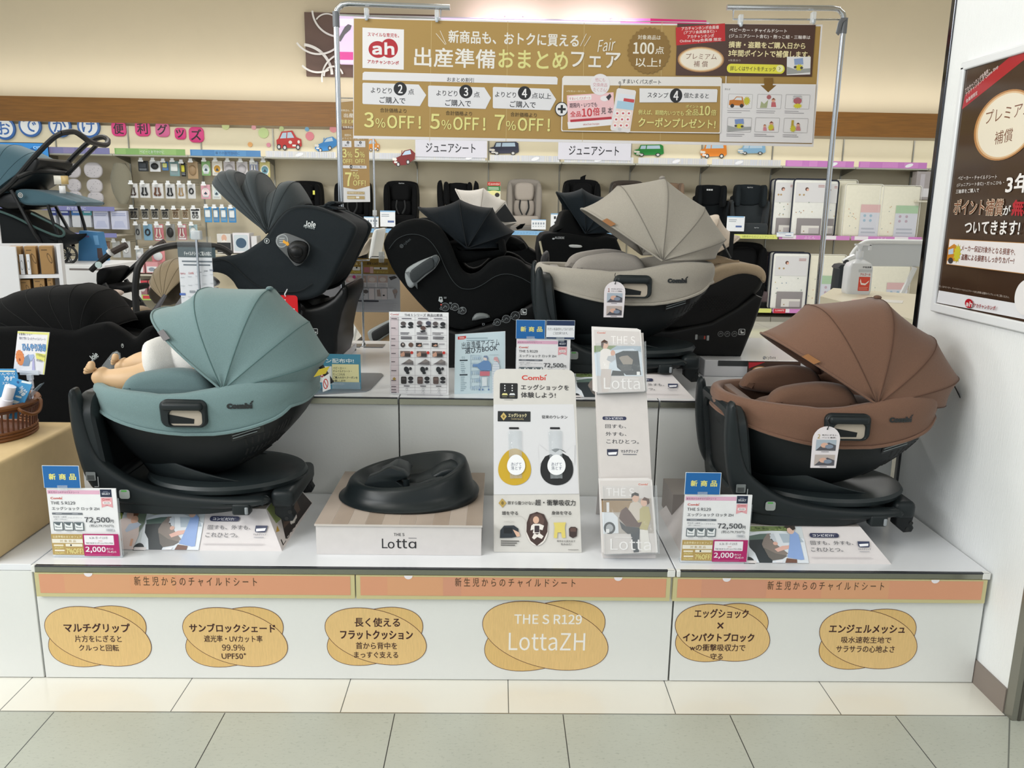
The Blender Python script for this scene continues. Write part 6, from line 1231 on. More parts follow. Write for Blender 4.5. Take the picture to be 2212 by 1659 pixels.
# ---- hooks with hanging packs
def hookpack(px0,py0,px1,py1,cbg,cobj,label,kind=0,cat='hanging pack',y=8.22):
    a,b=aty(px0,py0,y),aty(px1,py1,y);cx=(a.x+b.x)/2;w,h=abs(b.x-a.x),abs(a.z-b.z)
    k=max(-5,min(-2,int(math.floor((cx+1.057)/.9))));T_=bay[k];L=V(T_.location)
    hk=MB();zt_=max(a.z,b.z)-.012;hk.cyl((cx,YP,zt_),(cx,y-.05,zt_),.003,upm,n=6);hk.cyl((cx,YP,zt_+.025),(cx,y-.055,zt_+.025),.002,upm,n=6);ho=put(T_,hk,'hook')
    q=MB();q.box(cx-.02,cx+.02,y-.06,y-.056,zt_+.012,zt_+.045,M('#e8ecf0',.3));q.box(cx-.03,cx+.03,y-.062,y-.06,zt_-.002,zt_+.018,M('#f0f2f4',.3));o=q.build('price_clip',ho)
    for v in o.data.vertices:v.co-=L
    t=thing('hanging_pack',label,cat,(cx,y,a.z-h/2),'packs hanging on hooks on the left of the back wall');x0,x1,z1,z0=a.x,b.x,a.z,b.z
    q=MB();q.rbox(x0,x1,y,y+.012,z0,z1,M(cbg,.4,kind='paper'),.006,2);P=Print(q,(0,y,0),(1,0,0),(0,0,1),px=False,base=.0006,step=.0003)
    c2=V(lin(cbg));W2='#e6e8ea'
    if kind in(0,1):P.rect(x0+w*.08,z1-h*.22,x1-w*.08,z1-h*.06,W2 if kind==0 else cobj);P.rect(x0+w*.1,z0+h*.05,x1-w*.1,z0+h*.13,W2)
    if kind==2:P.oval(cx,(z0+z1)/2-h*.05,w*.40,h*.32,'#f0f0ec',0,24);P.oval(cx,(z0+z1)/2-h*.05,w*.32,h*.25,cobj,0,24);P.poly([(cx-w*.2,z0+h*.35),(cx,z0+h*.52),(cx+w*.2,z0+h*.35),(cx,z0+h*.3)],'#3a4a5a')
    if kind==3:P.bars(x0+w*.12,z0+h*.1,x1-w*.12,z0+h*.3,3,'#9aa2aa',.4)
    put(t,q,'backing_card')
    q=MB();m_=M(cobj,.4)
    if kind==0:
        for s_ in(-1,1):q.tube([(cx+s_*w*.14,y-.012,z1-h*.28),(cx+s_*w*.16,y-.014,z0+h*.45),(cx+s_*w*.26,y-.012,z0+h*.26),(cx+s_*w*.05,y-.012,z0+h*.2)],w*.08,m_,n=6,sm=3)
    elif kind==1:
        for s_ in(-1,1):q.box(cx+s_*w*.17-w*.10,cx+s_*w*.17+w*.10,y-.016,y-.002,z0+h*.52,z0+h*.70,m_);q.tube([(cx+s_*w*.17+w*.11*math.cos(j*.7),y-.008,z0+h*.32+h*.14*math.sin(j*.7))for j in range(9)],w*.035,m_,n=5,closed=True)
    elif kind==2:q.rbox(cx-w*.3,cx+w*.3,y-.006,y-.001,z0+h*.12,z0+h*.22,M('#c8ccd0',.3),.002)
    elif kind==3:q.rbox(x0+w*.15,x1-w*.15,y-.02,y-.002,z0+h*.32,z1-h*.18,m_,.01)
    elif kind==4:q.ell((cx,y-.012,(z0+z1)/2),w*.36,.02,h*.30,m_,12,8)
    elif kind==5:q.tube([(cx+w*.25*math.cos(j*.785),y-.01,(z0+z1)/2+h*.18*math.sin(j*.785))for j in range(8)],w*.09,m_,n=6,closed=True)
    put(t,q,'product')
    return t
S3=2.9105
RA=[(865,1010,935,1078,'#22262a','#3a4048',3,'black boxed stroller accessory, start of the top hook row'),(938,1010,1010,1080,'#dfe2e6','#1c1e22',4,'white pack with a black round pouch in the top hook row'),(1016,1015,1060,1072,'#3672b4','#d8dc8a',3,'small blue and yellow pack in the top hook row'),(1062,1012,1132,1108,'#7da0a4','#e0e6e6',3,'teal and white pack in the top hook row'),(1135,1022,1170,1110,'#1c1e20','#c9c43a',3,'narrow black pack with a yellow tag in the top hook row'),(1175,1015,1248,1125,'#b49a78','#9c8262',4,'bag of brown wooden pieces in the top hook row'),(1264,1010,1325,1105,'#8ab87a','#d8e6ea',2,'green pack with a heart shaped sticker in the top hook row'),(1330,1010,1400,1105,'#e8e4da','#d6a23a',2,'white pack with a yellow emblem in the top hook row'),(1403,1012,1480,1112,'#d2ccd2','#b9b6bc',4,'clear pack next to the yellow emblem pack'),(1484,1014,1560,1112,'#d6d2d6','#bdbac0',4,'second clear pack, left of the pack with two bottles'),(1565,1014,1625,1105,'#9aa2c0','#e8e6e0',0,'blue-grey pack with two small white bottles'),(1630,1014,1700,1115,'#d8cf8a','#6aa0b0',2,'yellow pack with a round picture, end of the top hook row')]
RB=[(806,1152,870,1245,'#d9dadc','#3a2a24',0,'strap pack with dark brown straps, start of the second hook row'),(874,1152,946,1245,'#d9dadc','#1a1c20',0,'strap pack with black straps next to the brown one'),(952,1152,1030,1248,'#dcdcde','#6a4632',0,'strap pack with tan and brown straps'),(1036,1154,1104,1250,'#d9dadc','#17191c',0,'wide strap pack with black buckled straps'),(1110,1154,1168,1250,'#dcdcde','#a98a5a',0,'strap pack with beige straps'),(1176,1154,1232,1250,'#d9dadc','#1c1e22',5,'pack with a black looped cord in the second hook row'),(1260,1160,1325,1252,'#e0a9b8','#f0d8de',2,'pink pack with a round sticker'),(1330,1162,1392,1254,'#dfe4e0','#c8d8dc',2,'white pack with a round sticker next to the pink one')]
RC=[(808,1305,875,1382,'#7a766c','#1e1f22',1,'dark clip pair, start of the third hook row'),(884,1308,940,1380,'#8d897e','#24252a',1,'second dark clip pair in the third hook row'),(946,1308,1002,1380,'#8d897e','#1a1b20',1,'third dark clip pair in the third hook row'),(1010,1310,1066,1380,'#8d897e','#17181c',1,'fourth dark clip pair in the third hook row'),(1076,1310,1132,1380,'#a99c86','#6a5238',1,'tan clip pair in the third hook row'),(1140,1312,1190,1380,'#a99c86','#7a6248',1,'narrow tan clip pair in the third hook row'),(1194,1308,1262,1386,'#e4e6e6','#22242a',1,'white box with two black hooks in the third hook row'),(1282,1300,1334,1398,'#4d9ad2','#e6ecf0',3,'blue toothbrush-like pack beside the white hook box'),(1337,1302,1380,1398,'#4590cc','#e6ecf0',3,'second blue pack in the third hook row'),(1384,1302,1430,1398,'#4d9ad2','#e6ecf0',3,'third blue pack in the third hook row'),(1434,1304,1486,1400,'#4590cc','#e6ecf0',3,'last blue pack, next to the charcoal hood')]
RD=[(845,1408,890,1508,'#9a9c9a','#2c2f32',5,'grey pack with a dark ring, start of the fourth hook row'),(898,1408,962,1512,'#7fa9c4','#22262c',5,'light blue pack with a dark ring'),(965,1408,1032,1515,'#c0707a','#d8ccc4',0,'red-topped pack with pale straps in the fourth hook row'),(1038,1408,1105,1515,'#8a8c8a','#16181a',4,'clear pack with black pads in the fourth hook row'),(1114,1408,1176,1510,'#b46a74','#d6d0cc',0,'second red-topped pack in the fourth hook row'),(1186,1410,1245,1500,'#9ab4bc','#d8dcdc',4,'teal and clear pack, end of the fourth hook row')]
RE=[(640,1515,695,1610,'#8a6a58','#d8d2ca',5,'brown pack with a pale ring near the blue slanted sign'),(702,1515,760,1620,'#c4c6c6','#e8eaea',5,'grey fan pack beside the brown ring pack'),(765,1515,825,1620,'#c4c6c6','#e8eaea',5,'second grey fan pack'),(850,1560,905,1640,'#c8d0d4','#dfe4e6',4,'clear pack behind the umbrella stroller handles'),(950,1560,1040,1660,'#d88a8e','#d4dcde',4,'pink and clear pack behind the black hoop handle')]
for R_ in(RA,RB,RC,RD,RE):
    for x0,y0,x1,y1,c1,c2,kd,lb in R_:hookpack(x0/S3,y0/S3,x1/S3,y1/S3,c1,c2,lb,kd)
# boxes with photographs on a small shelf of the hook bay
q=MB();p0,p1=aty(455,548,8.1),aty(580,552,8.1);q.box(p0.x,p1.x,8.1,YP,p0.z-.02,p0.z,shm);put(bay[-3],q,'shelf_board')
def boxy(name,label,cat,px0,py0,px1,py1,y,d,col,draw=None,group=None,rough=.4,z=None):
    a,b=aty(px0,py0,y),aty(px1,py1,y);q=MB();z0=b.z if z is None else z;q.box(a.x,b.x,y,y+d,z0,a.z,M(col,rough,kind='paper'))
    if draw:draw(Print(q,(0,y,0),(1,0,0),(0,0,1),base=.0006,step=.00012),px0,py0,px1-px0,py1-py0)
    return tag(q.build(name,bevel=.002),label,cat,group)
def dA(P,x,y,w,h):P.rect(x+w*.04,y+h*.45,x+w*.96,y+h*.95,'#1c1d20');P.oval(x+w*.5,y+h*.22,w*.18,h*.18,'#d8ae98');P.poly([(x+w*.25,y+h*.45),(x+w*.5,y+h*.3),(x+w*.8,y+h*.45)],'#e8e4e0');P.text('CUSHION',x+w*.1,y+h*.72,x+w*.7,y+h*.84,'#e6e6e6',.02)
boxy('boxed_cushion','black and white boxed neck cushion with a sleeping baby picture','box',468,505,500,547,8.1,.2,'#d9d8d6',dA)
def dB(P,x,y,w,h):P.rect(x+w*.1,y+h*.1,x+w*.9,y+h*.9,'#c9d4dc',.2);P.oval(x+w*.5,y+h*.5,w*.3,h*.25,'#3f5a74')
boxy('boxed_cushion','white boxed cushion with a blue picture beside the black and white box','box',502,503,540,547,8.1,.2,'#e6e4ea',dB)
boxy('boxed_cushion','narrow white box, last on the small shelf by the charcoal seat','box',542,510,556,548,8.1,.18,'#dcdce0')
# left bay goods
for i,(x0,x1,top,lb)in enumerate([(108,122,'#2c3f8a','first'),(127,150,'#2c3f8a','second'),(154,175,'#3a72b4','third'),(178,198,'#3f8f9a','fourth')]):
    def dC(P,x,y,w,h,top=top):P.rect(x,y,x+w,y+h*.32,top,.1);P.rect(x+w*.15,y+h*.08,x+w*.85,y+h*.18,'#c9d4e8');P.rect(x+w*.1,y+h*.38,x+w*.9,y+h*.95,'#c9ccd2',.2)
    boxy('folded_liner_pack',lb+' blue-topped liner pack from the left on the purple railed shelf','pack',x0,453,x1,491,8.06,.1,'#c4c9d2',dC,'liner packs on the purple railed shelf')
def dD(P,x,y,w,h):P.bars(x+w*.1,y+h*.12,x+w*.9,y+h*.3,2,'#8a94bc',.4);P.poly([(x+w*.2,y+h*.9),(x+w*.28,y+h*.55),(x+w*.72,y+h*.55),(x+w*.9,y+h*.9)],'#b6bcd8')
boxy('seat_pad_box','pale lilac flat box next to the liner packs','box',200,455,236,495,8.06,.06,'#c6cae0',dD)
boxy('seat_pad_box','second pale lilac flat box, at the end of the purple railed shelf','box',238,455,276,496,8.06,.06,'#c6cae0',dD)
def quilt(label,px0,py0,px1,py1):
    a,b=aty(px0,py0,8.2),aty(px1,py1,8.2);t=thing('stroller_liner',label,'stroller liner',((a.x+b.x)/2,8.2,b.z));w,h=b.x-a.x,a.z-b.z;wq=M('#c9c6cc',.85,kind='fabric')
    for nm,z0,z1 in(('head_pad',a.z-h*.38,a.z),('back_pad',b.z+h*.26,a.z-h*.40),('leg_pad',b.z,b.z+h*.28)):
        q=MB();q.puff([(x,z)for x,z in rrect((a.x+b.x)/2,(z0+z1)/2,w/2*(1.1 if nm=='head_pad' else .95),(z1-z0)/2,(z1-z0)*.45,5)],8.2,8.25,.02,wq,n=4)
        P=Print(q,(0,8.2,0),(1,0,0),(0,0,1),px=False,base=.001)
        for j in range(10):P.oval(a.x+w*random.uniform(.1,.9),z0+(z1-z0)*random.uniform(.15,.85),.006,.004,'#8d8c94',0,6)
        put(t,q,nm)
quilt('white quilted stroller liner with tiny dots, beside the teal hood',138,352,177,436);quilt('second white quilted stroller liner, next to the khaki carrier',180,350,224,440)
a,b=aty(242,352,8.2),aty(284,441,8.2);q=MB();L=[]
for i in range(9):
    f=i/8;w=.03+.10*math.sin(math.pi*min(1,f*.9+.08))**.8;cx=(a.x+b.x)/2;z=a.z+(b.z-a.z)*f
    L.append([(cx+w*math.cos(j*math.pi/8)*(1+.08*math.sin(j*3+i)),8.2+.05*math.sin(j*math.pi/8),z)for j in range(16)])
q.loft(L,M('#8a8676',.85,kind='fabric'));tag(q.build('baby_carrier'),'khaki cloth baby carrier hanging beside the hook rows','baby carrier')
q=MB();p0,p1=aty(-40,306,8.0),aty(110,402,8.0);q.box(p0.x,p1.x,8.0,8.04,p1.z,p0.z,M('#14171c',.3));P=Print(q,(0,8.0,0),(1,0,0),(0,0,1),base=.0008)
P.rect(-36,309,107,399,M('#2f78b8',.2,emit=.55));P.poly([(20,345),(70,318),(95,340),(90,380),(30,390)],M('#1d5a94',.2,emit=.4));P.text('CYBEX',72,316,100,322,M('#b8d4ea',.2,emit=.6))
tag(q.build('screen'),'blue video screen behind the teal stroller hood','screen')
# ---- lettering discs and pink patches on the panel above the header shelf
for(x,y,ch,c1)in[(8,277,'お',0),(64,271,'で',0),(128.5,271.5,'か',0),(190.7,273,'け',0)]:
    t=MB();p=aty(x,y,YP-.03);r=24/pxm(p);q=MB();q.cyl((p.x,YP-.03,p.z),(p.x,YP-.001,p.z),r,M('#2f66b0',.4),n=40);P=Print(q,(0,YP-.03,0),(1,0,0),(0,0,1),base=.0008,step=.0004)
    P.oval(x,y,20,20,'#e9eef2');P.text(ch,x-14,y-14,x+14,y+14,'#2f66b0',.02)
    tag(q.build('letter_disc'),'round white and blue wall disc with the letter '+{'お':'o','で':'de','か':'ka','け':'ke'}[ch],'wall letter','round letters on the back wall')
for(x,y,r,ch,nm)in[(256,278,15.5,'便','first, squarish'),(307.5,277.6,16,'利','second, squarish'),(350.5,280,15,'グ','third, paler'),(389,288.6,12,'ッ','fourth, smallest'),(423.7,291,16,'ズ','last, beside the bare panel')]:
    p=aty(x,y,YP-.02);s=1/pxm(p);q=MB();o=[(p.x+a_*s,p.z+b_*s)for a_,b_ in rrect(0,0,r,r*1.0,r*.6,5)];q.puff(o,YP-.02,YP-.001,.004,M('#dd3f88' if nm[0]!='t' else '#d8689c',.45),n=2);P=Print(q,(0,YP-.02,0),(1,0,0),(0,0,1),base=.0008,step=.0003);P.text(ch,x-r*.72,y-r*.75,x+r*.72,y+r*.75,'#2a1a24',.02)
    tag(q.build('letter_patch'),nm+' pink letter patch on the back wall','wall letter','pink letter patches on the back wall')
for(x,y,r,c,nm)in[(487,272,8,'#cfdca0','pale green dot near the last pink patch'),(548,275,5,'#e8a8b4','small pink dot above the red car cutout'),(569,287,11,'#c6dc9c','largest green dot beside the red car cutout'),(540,312,5,'#e8b070','orange dot by the shelf edge'),(580,313,4.5,'#e69ab0','small pink dot by the shelf edge'),(608,278,5,'#c8dca0','small green dot above the red car roof'),(663,279,4.5,'#7ab4dc','small blue dot above the blue car cutout'),(669,294,9,'#e68a98','big pink dot between the two car cutouts'),(720,278,8,'#e89aa4','pink dot behind the left chrome pole')]:
    p=aty(x,y,YP-.012);q=MB();q.cyl((p.x,YP-.012,p.z),(p.x,YP-.001,p.z),r/pxm(p),M(c,.5),n=24);tag(q.build('wall_dot'),nm,'wall dot','coloured dots on the back wall')
def car(label,x0,y0,x1,y1,c,flip=False,y=YP-.02,dark='#2a2c30',kind=0):
    w,h=x1-x0,y1-y0;fx=(lambda u:x0+w*u)if not flip else(lambda u:x1-w*u)
    shapes={0:[(.02,.75),(.0,.5),(.08,.42),(.2,.06),(.62,.0),(.78,.35),(.97,.45),(1.,.8),(.9,.9),(.1,.92)],1:[(.0,.8),(.04,.6),(.35,.4),(.5,.1),(.8,.0),(1.,.25),(.98,.6),(.6,.95),(.15,1.)],2:[(.0,.75),(.02,.45),(.15,.38),(.22,.03),(.9,.0),(.98,.12),(1.,.75),(.92,.85),(.1,.9)]}[kind]
    pp=Print(MB(),(0,y,0),(1,0,0),(0,0,1));o=[pp.uv(fx(u),y0+h*v)for u,v in shapes];q=MB();q.loft([[(u,y,v)for u,v in o],[(u,y+.006,v)for u,v in o]],M(c,.4));P=Print(q,(0,y,0),(1,0,0),(0,0,1),base=.0008,step=.0003)
    W_={0:[(.24,.12),(.58,.08),(.70,.38),(.14,.42)],1:[(.42,.38),(.54,.14),(.78,.06),(.82,.30)],2:[(.24,.1),(.86,.08),(.88,.36),(.2,.38)]}[kind];P.poly([(fx(u),y0+h*v)for u,v in W_],'#bcd6ec');P.line([(fx(.42),y0+h*.08),(fx(.40),y0+h*.40)],w*.035,c)
    for u,v in{0:((.1,.86),(.33,.9),(.85,.88)),1:((.25,.92),(.68,.78)),2:((.25,.86),(.8,.86))}[kind]:P.oval(fx(u),y0+h*v,w*.085,h*.15,dark,0,20);P.oval(fx(u),y0+h*v,w*.05,h*.09,'#d4d6d8',0,20)
    P.oval(fx(.55 if kind==0 else .12),y0+h*.62,w*.07,h*.09,'#f0eee8',0,16);P.oval(fx(.88 if kind==0 else .04),y0+h*.6,w*.05,h*.09,'#f0eee8',0,16);P.rect(fx(.70 if kind==0 else .14)-w*.07,y0+h*.74,fx(.70 if kind==0 else .14)+w*.07,y0+h*.84,'#f0f0ee')
    tag(q.build('car_cutout'),label,'car cutout','cartoon car cutouts on the back wall')
car('red rounded car cutout left of the chrome pole',597,282,652,323,'#c4241f');car('bright blue open car cutout beside the left chrome pole',680,295,728,327,'#2a86d0',kind=1);car('orange car cutout right of the tall sale banner',792,300,820,326,'#e8962a',kind=0)
car('dark red vintage car cutout hanging over the shelf edge',848,322,897,358,'#7a1c1a',kind=1,y=YF-.03);car('navy off-road car cutout between the junior seat signs',1057,306,1121,335,'#34384e',kind=2);car('green car cutout right of the second junior seat sign',1370,312,1434,338,'#1f8a3a',kind=2);car('orange van cutout tilted down under the banner',1513,308,1570,342,'#e88a2a',kind=2);car('light blue car cutout at the right under the banner',1594,312,1654,334,'#8ab8dc',kind=2)
for(x0,y0,x1,y1,lb)in[(897,306,1052,341,'white junior seat sign board nearer the left chrome pole'),(1206,312,1362,347,'white junior seat sign board behind the banner middle')]:
    yq=YF-.02;a,b=aty(x0,y0,yq),aty(x1,y1,yq);q=MB();q.box(a.x,b.x,yq,yq+.008,min(a.z,b.z),max(a.z,b.z)+.25,M('#d6d6e2',.4));P=Print(q,(0,yq,0),(1,0,0),(0,0,1),base=.0008,step=.0003);P.text('ジュニアシート',x0+23,(y0+y1)/2-14,x1-25,(y0+y1)/2+6,'#2a2a34',.012);tag(q.build('shelf_sign'),lb,'sign','junior seat sign boards')
# ---- brown ring panel and pink light box on the upper wall
ys=8.575;a,b=aty(657,26,ys),aty(940,170,ys);q=MB();q.box(a.x,b.x,ys,ys+.04,b.z,a.z,M('#5d463c',.5));P=Print(q,(0,ys,0),(1,0,0),(0,0,1),base=.001,step=.0004)
def arc(cx,cy,rx,a0,a1,w):P.line([(cx+rx*math.cos(a0+(a1-a0)*i/24),cy-rx*1.0*math.sin(a0+(a1-a0)*i/24))for i in range(25)],w,'#d9d6d2')
x_,y_,s_=657,24,1
arc(706,56,26,-.2,2.6,3);arc(735,20,60,3.2,4.75,4);arc(650,165,68,.05,1.45,6);arc(690,60,58,3.75,6.0,4);arc(752,170,55,1.8,3.3,3.5);arc(722,165,20,.2,3.2,3.5);arc(690,110,48,3.9,5.2,4)
tag(q.build('ring_panel'),'brown wall panel with pale ring pattern behind the left chrome pole','wall panel')
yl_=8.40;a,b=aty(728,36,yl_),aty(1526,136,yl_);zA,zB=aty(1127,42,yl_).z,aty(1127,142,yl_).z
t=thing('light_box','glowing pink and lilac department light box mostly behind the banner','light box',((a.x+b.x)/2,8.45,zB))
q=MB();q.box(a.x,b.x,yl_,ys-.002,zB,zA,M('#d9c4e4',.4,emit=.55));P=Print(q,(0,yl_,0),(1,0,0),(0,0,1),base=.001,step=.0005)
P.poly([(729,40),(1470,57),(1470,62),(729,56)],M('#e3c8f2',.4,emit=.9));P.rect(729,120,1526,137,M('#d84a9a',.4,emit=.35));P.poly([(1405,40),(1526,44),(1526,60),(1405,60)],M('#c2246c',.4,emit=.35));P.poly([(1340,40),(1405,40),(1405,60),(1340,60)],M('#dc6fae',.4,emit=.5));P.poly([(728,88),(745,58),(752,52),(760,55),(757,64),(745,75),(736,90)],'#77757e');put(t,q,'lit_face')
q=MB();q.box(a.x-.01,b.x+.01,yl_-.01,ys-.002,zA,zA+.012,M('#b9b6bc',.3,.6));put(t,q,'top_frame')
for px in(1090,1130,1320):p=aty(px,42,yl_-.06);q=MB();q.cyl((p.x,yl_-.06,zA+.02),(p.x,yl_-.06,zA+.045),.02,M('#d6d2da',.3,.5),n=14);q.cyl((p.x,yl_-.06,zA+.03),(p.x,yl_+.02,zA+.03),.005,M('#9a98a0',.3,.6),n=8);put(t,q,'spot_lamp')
for px in(1100,1310):p=aty(px,30,7.8);area('sign_lamp_light',(p.x,8.28,zA+.10),(p.x,8.6,zA-.1),.9,.05,5,(.93,.78,1))
# ================================================================== car seats on the back shelves
BB=M('#0a0b0d',.8,kind='fabric');BBP=M('#0d0f11',.4,kind='plastic');GG=M('#24292d',.8,kind='fabric')
def shelf_seat(label,px0,px1,ptop,zs,mats,style,y=8.12):
    a,b=aty(px0,ptop,y),aty(px1,ptop,y);cx,w=(a.x+b.x)/2,b.x-a.x;zt_=a.z;h=zt_-zs;hw=w/2;A_,B_,C_=mats
    t=thing('child_car_seat',label,'car seat',(cx,y+.16,zs),'car seats on the back shelves')
    def pf(name,pts,y0,y1,r,m,sm=3,n=4):q=MB();q.puff([(cx+u*hw,zs+v*h)for u,v in pts],y+y0,y+y1,r,m,n=n,sm=sm);return put(t,q,name)
    if style=='round':
        pf('back_shell',[(-.95,.30),(-1.,.6),(-.95,.88),(-.75,.98),(0,1.0),(.75,.98),(.95,.88),(1.,.6),(.95,.3),(.8,.05),(-.8,.05)],.10,.30,.04,A_)
        for s_ in(-1,1):pf('side_wing',[(s_*.66,.25),(s_*.7,.85),(s_*.86,.92),(s_*.97,.8),(s_*.98,.5),(s_*.9,.2)],-.02,.16,.025,A_)
        pf('headrest',[(-.5,.62),(-.52,.88),(0,.93),(.52,.88),(.5,.62),(0,.58)],.03,.14,.04,B_)
        pf('back_cushion',[(-.5,.30),(-.55,.58),(0,.60),(.55,.58),(.5,.30)],.05,.14,.03,B_)
        q=MB();q.rbox(cx-hw*.85,cx+hw*.85,y-.06,y+.22,zs+h*.10,zs+h*.30,B_,.035);put(t,q,'seat_cushion')
        q=MB();q.rbox(cx-hw*.78,cx+hw*.78,y-.05,y+.26,zs+.002,zs+h*.12,C_,.015);put(t,q,'base')
        for s_ in(-1,1):q=MB();q.tube([(cx+s_*hw*.22,y+.045,zs+h*.6),(cx+s_*hw*.26,y+.03,zs+h*.45),(cx+s_*hw*.1,y+.0,zs+h*.32)],.014,M('#191b1e',.7),n=6,sm=3,sy=.4);put(t,q,'harness')
    elif style=='wing':
        pf('backrest',[(-.5,.2),(-.52,.88),(-.3,.97),(.3,.97),(.52,.88),(.5,.2)],.10,.22,.03,A_)
        for s_ in(-1,1):
            pf('headrest_wing',[(s_*.42,.55),(s_*.46,.92),(s_*.56,.99),(s_*.68,.92),(s_*.66,.55)],-.04,.14,.03,B_);pf('shoulder_wing',[(s_*.62,.25),(s_*.78,.95),(s_*.90,1.0),(s_*1.,.90),(s_*.98,.5),(s_*.86,.2)],-.02,.18,.03,A_)
        pf('headrest',[(-.4,.6),(-.4,.93),(0,.96),(.4,.93),(.4,.6)],.06,.14,.02,B_);q=MB();q.rbox(cx-hw*.85,cx+hw*.85,y-.08,y+.2,zs+.002,zs+h*.22,B_,.035);put(t,q,'seat_cushion')
        for s_ in(-1,1):q=MB();q.rbox(cx+s_*hw*.9-.03,cx+s_*hw*.9+.03,y-.05,y+.15,zs+h*.12,zs+h*.34,C_,.015);put(t,q,'armrest')
    else:
        pf('backrest',[(-.78,.15),(-.85,.6),(-.72,.80),(.72,.80),(.85,.6),(.78,.15)],.10,.2,.03,A_)
        pf('headrest',[(-.62,.62),(-.7,.93),(-.5,1.),(.5,1.),(.7,.93),(.62,.62)],.08,.18,.03,B_)
        for s_ in(-1,1):pf('headrest_wing',[(s_*.56,.60),(s_*.60,.96),(s_*.74,.98),(s_*.80,.88),(s_*.78,.6)],-.05,.14,.025,B_);pf('side_wing',[(s_*.74,.2),(s_*.88,.66),(s_*1.,.62),(s_*.98,.3),(s_*.9,.12)],-.03,.16,.025,A_)
        q=MB();q.rbox(cx-hw*.92,cx+hw*.92,y-.1,y+.2,zs+.002,zs+h*.24,A_,.035);put(t,q,'seat_cushion')
    return t
ZS=zsh-.008
def mark(t,px,py,w,c='#c9ccce',txt=None,y=8.10):
    q=MB();P=Print(q,(0,y,0),(1,0,0),(0,0,1),base=.001,step=.0003)
    if txt:P.text(txt,px-w/2,py-w*.14,px+w/2,py+w*.14,c,.01)
    else:P.rect(px-w/2,py-w,px+w/2,py+w,c)
    put(t,q,'brand_mark' if txt else 'yellow_tag')
t=shelf_seat('black shelf car seat with a yellow tag, behind the charcoal hood',618,690,389,ZS,(BB,BB,BBP),'round');mark(t,678,416,4.5,'#d9d65a',y=8.08)
t=shelf_seat('black shelf car seat behind the chrome pole and tall sale banner',720,798,388,ZS,(BB,BB,BBP),'round')
t=shelf_seat('black shelf car seat with a white wordmark, right of the tall sale banner',827,902,389,ZS,(BB,BB,BBP),'round');mark(t,867,396,12,txt='Aprica',y=8.20)
t=shelf_seat('black shelf booster with ear-like wings, above the navy hood',944,1034,391,ZS,(BB,BB,BBP),'wing')
GRY=M('#8d8780',.8,kind='fabric');GR2=M('#a59d95',.8,kind='fabric')
t=shelf_seat('grey shelf car seat with padded headrest beside the red and green leaflet',1095,1172,385,ZS,(GRY,GR2,M('#77736e',.5)),'round')
t=shelf_seat('black shelf car seat behind the dark scalloped hood, with a top strap',1218,1300,386,ZS,(BB,BB,BBP),'round');q=MB();p=aty(1259,388,8.25);q.puff([(p.x-.035,p.z-.01),(p.x-.03,p.z+.03),(p.x+.0,p.z+.045),(p.x+.04,p.z+.06),(p.x+.03,p.z+.03),(p.x+.03,p.z-.01)],8.24,8.26,.006,BB,n=2);put(t,q,'top_strap')
shelf_seat('dark brown shelf car seat peeking over the greige hood',1322,1398,388,ZS,(M('#3a322c',.8,kind='fabric'),M('#2c2622',.8,kind='fabric'),BBP),'round')
t=shelf_seat('taupe shelf booster right of the greige hood peak',1408,1486,394,ZS,(M('#8d7764',.8,kind='fabric'),M('#7a6553',.8,kind='fabric'),BBP),'box')
t=shelf_seat('black shelf booster with a square headrest, left of the dark grey booster',1500,1578,399,ZS,(M('#14181b',.8,kind='fabric'),M('#101316',.8,kind='fabric'),BBP),'box');mark(t,1533,410,13,txt='ーーー',y=8.19)
t=shelf_seat('dark grey shelf booster beside the navy-edged bedding sets',1582,1666,398,ZS,(M('#2b3135',.8,kind='fabric'),M('#20262a',.8,kind='fabric'),BBP),'box');mark(t,1620,405,12,txt='Aprica',y=8.19);mark(t,1634,492,10,txt='Aprica',y=8.01)
# lower row
ZL=zsl-.008
for lb,x0,x1,tp,st in[('black car seat on the lower shelf left of the bedding sets',1560,1662,523,'round'),('black winged seat on the lower shelf behind the sale notice stand',732,790,500,'wing'),('black car seat on the lower shelf right of the navy hood',1080,1150,540,'round'),('black car seat on the lower shelf behind the greige cushion',1170,1250,545,'round')]:
    shelf_seat(lb,x0,x1,tp,ZL,(BB,BB,BBP),st)
shelf_seat('dark mauve car seat half hidden beside the lower bedding sets',1640,1690,545,ZL,(M('#4a4044',.8,kind='fabric'),M('#6f6064',.8,kind='fabric'),BBP),'round',y=8.2)
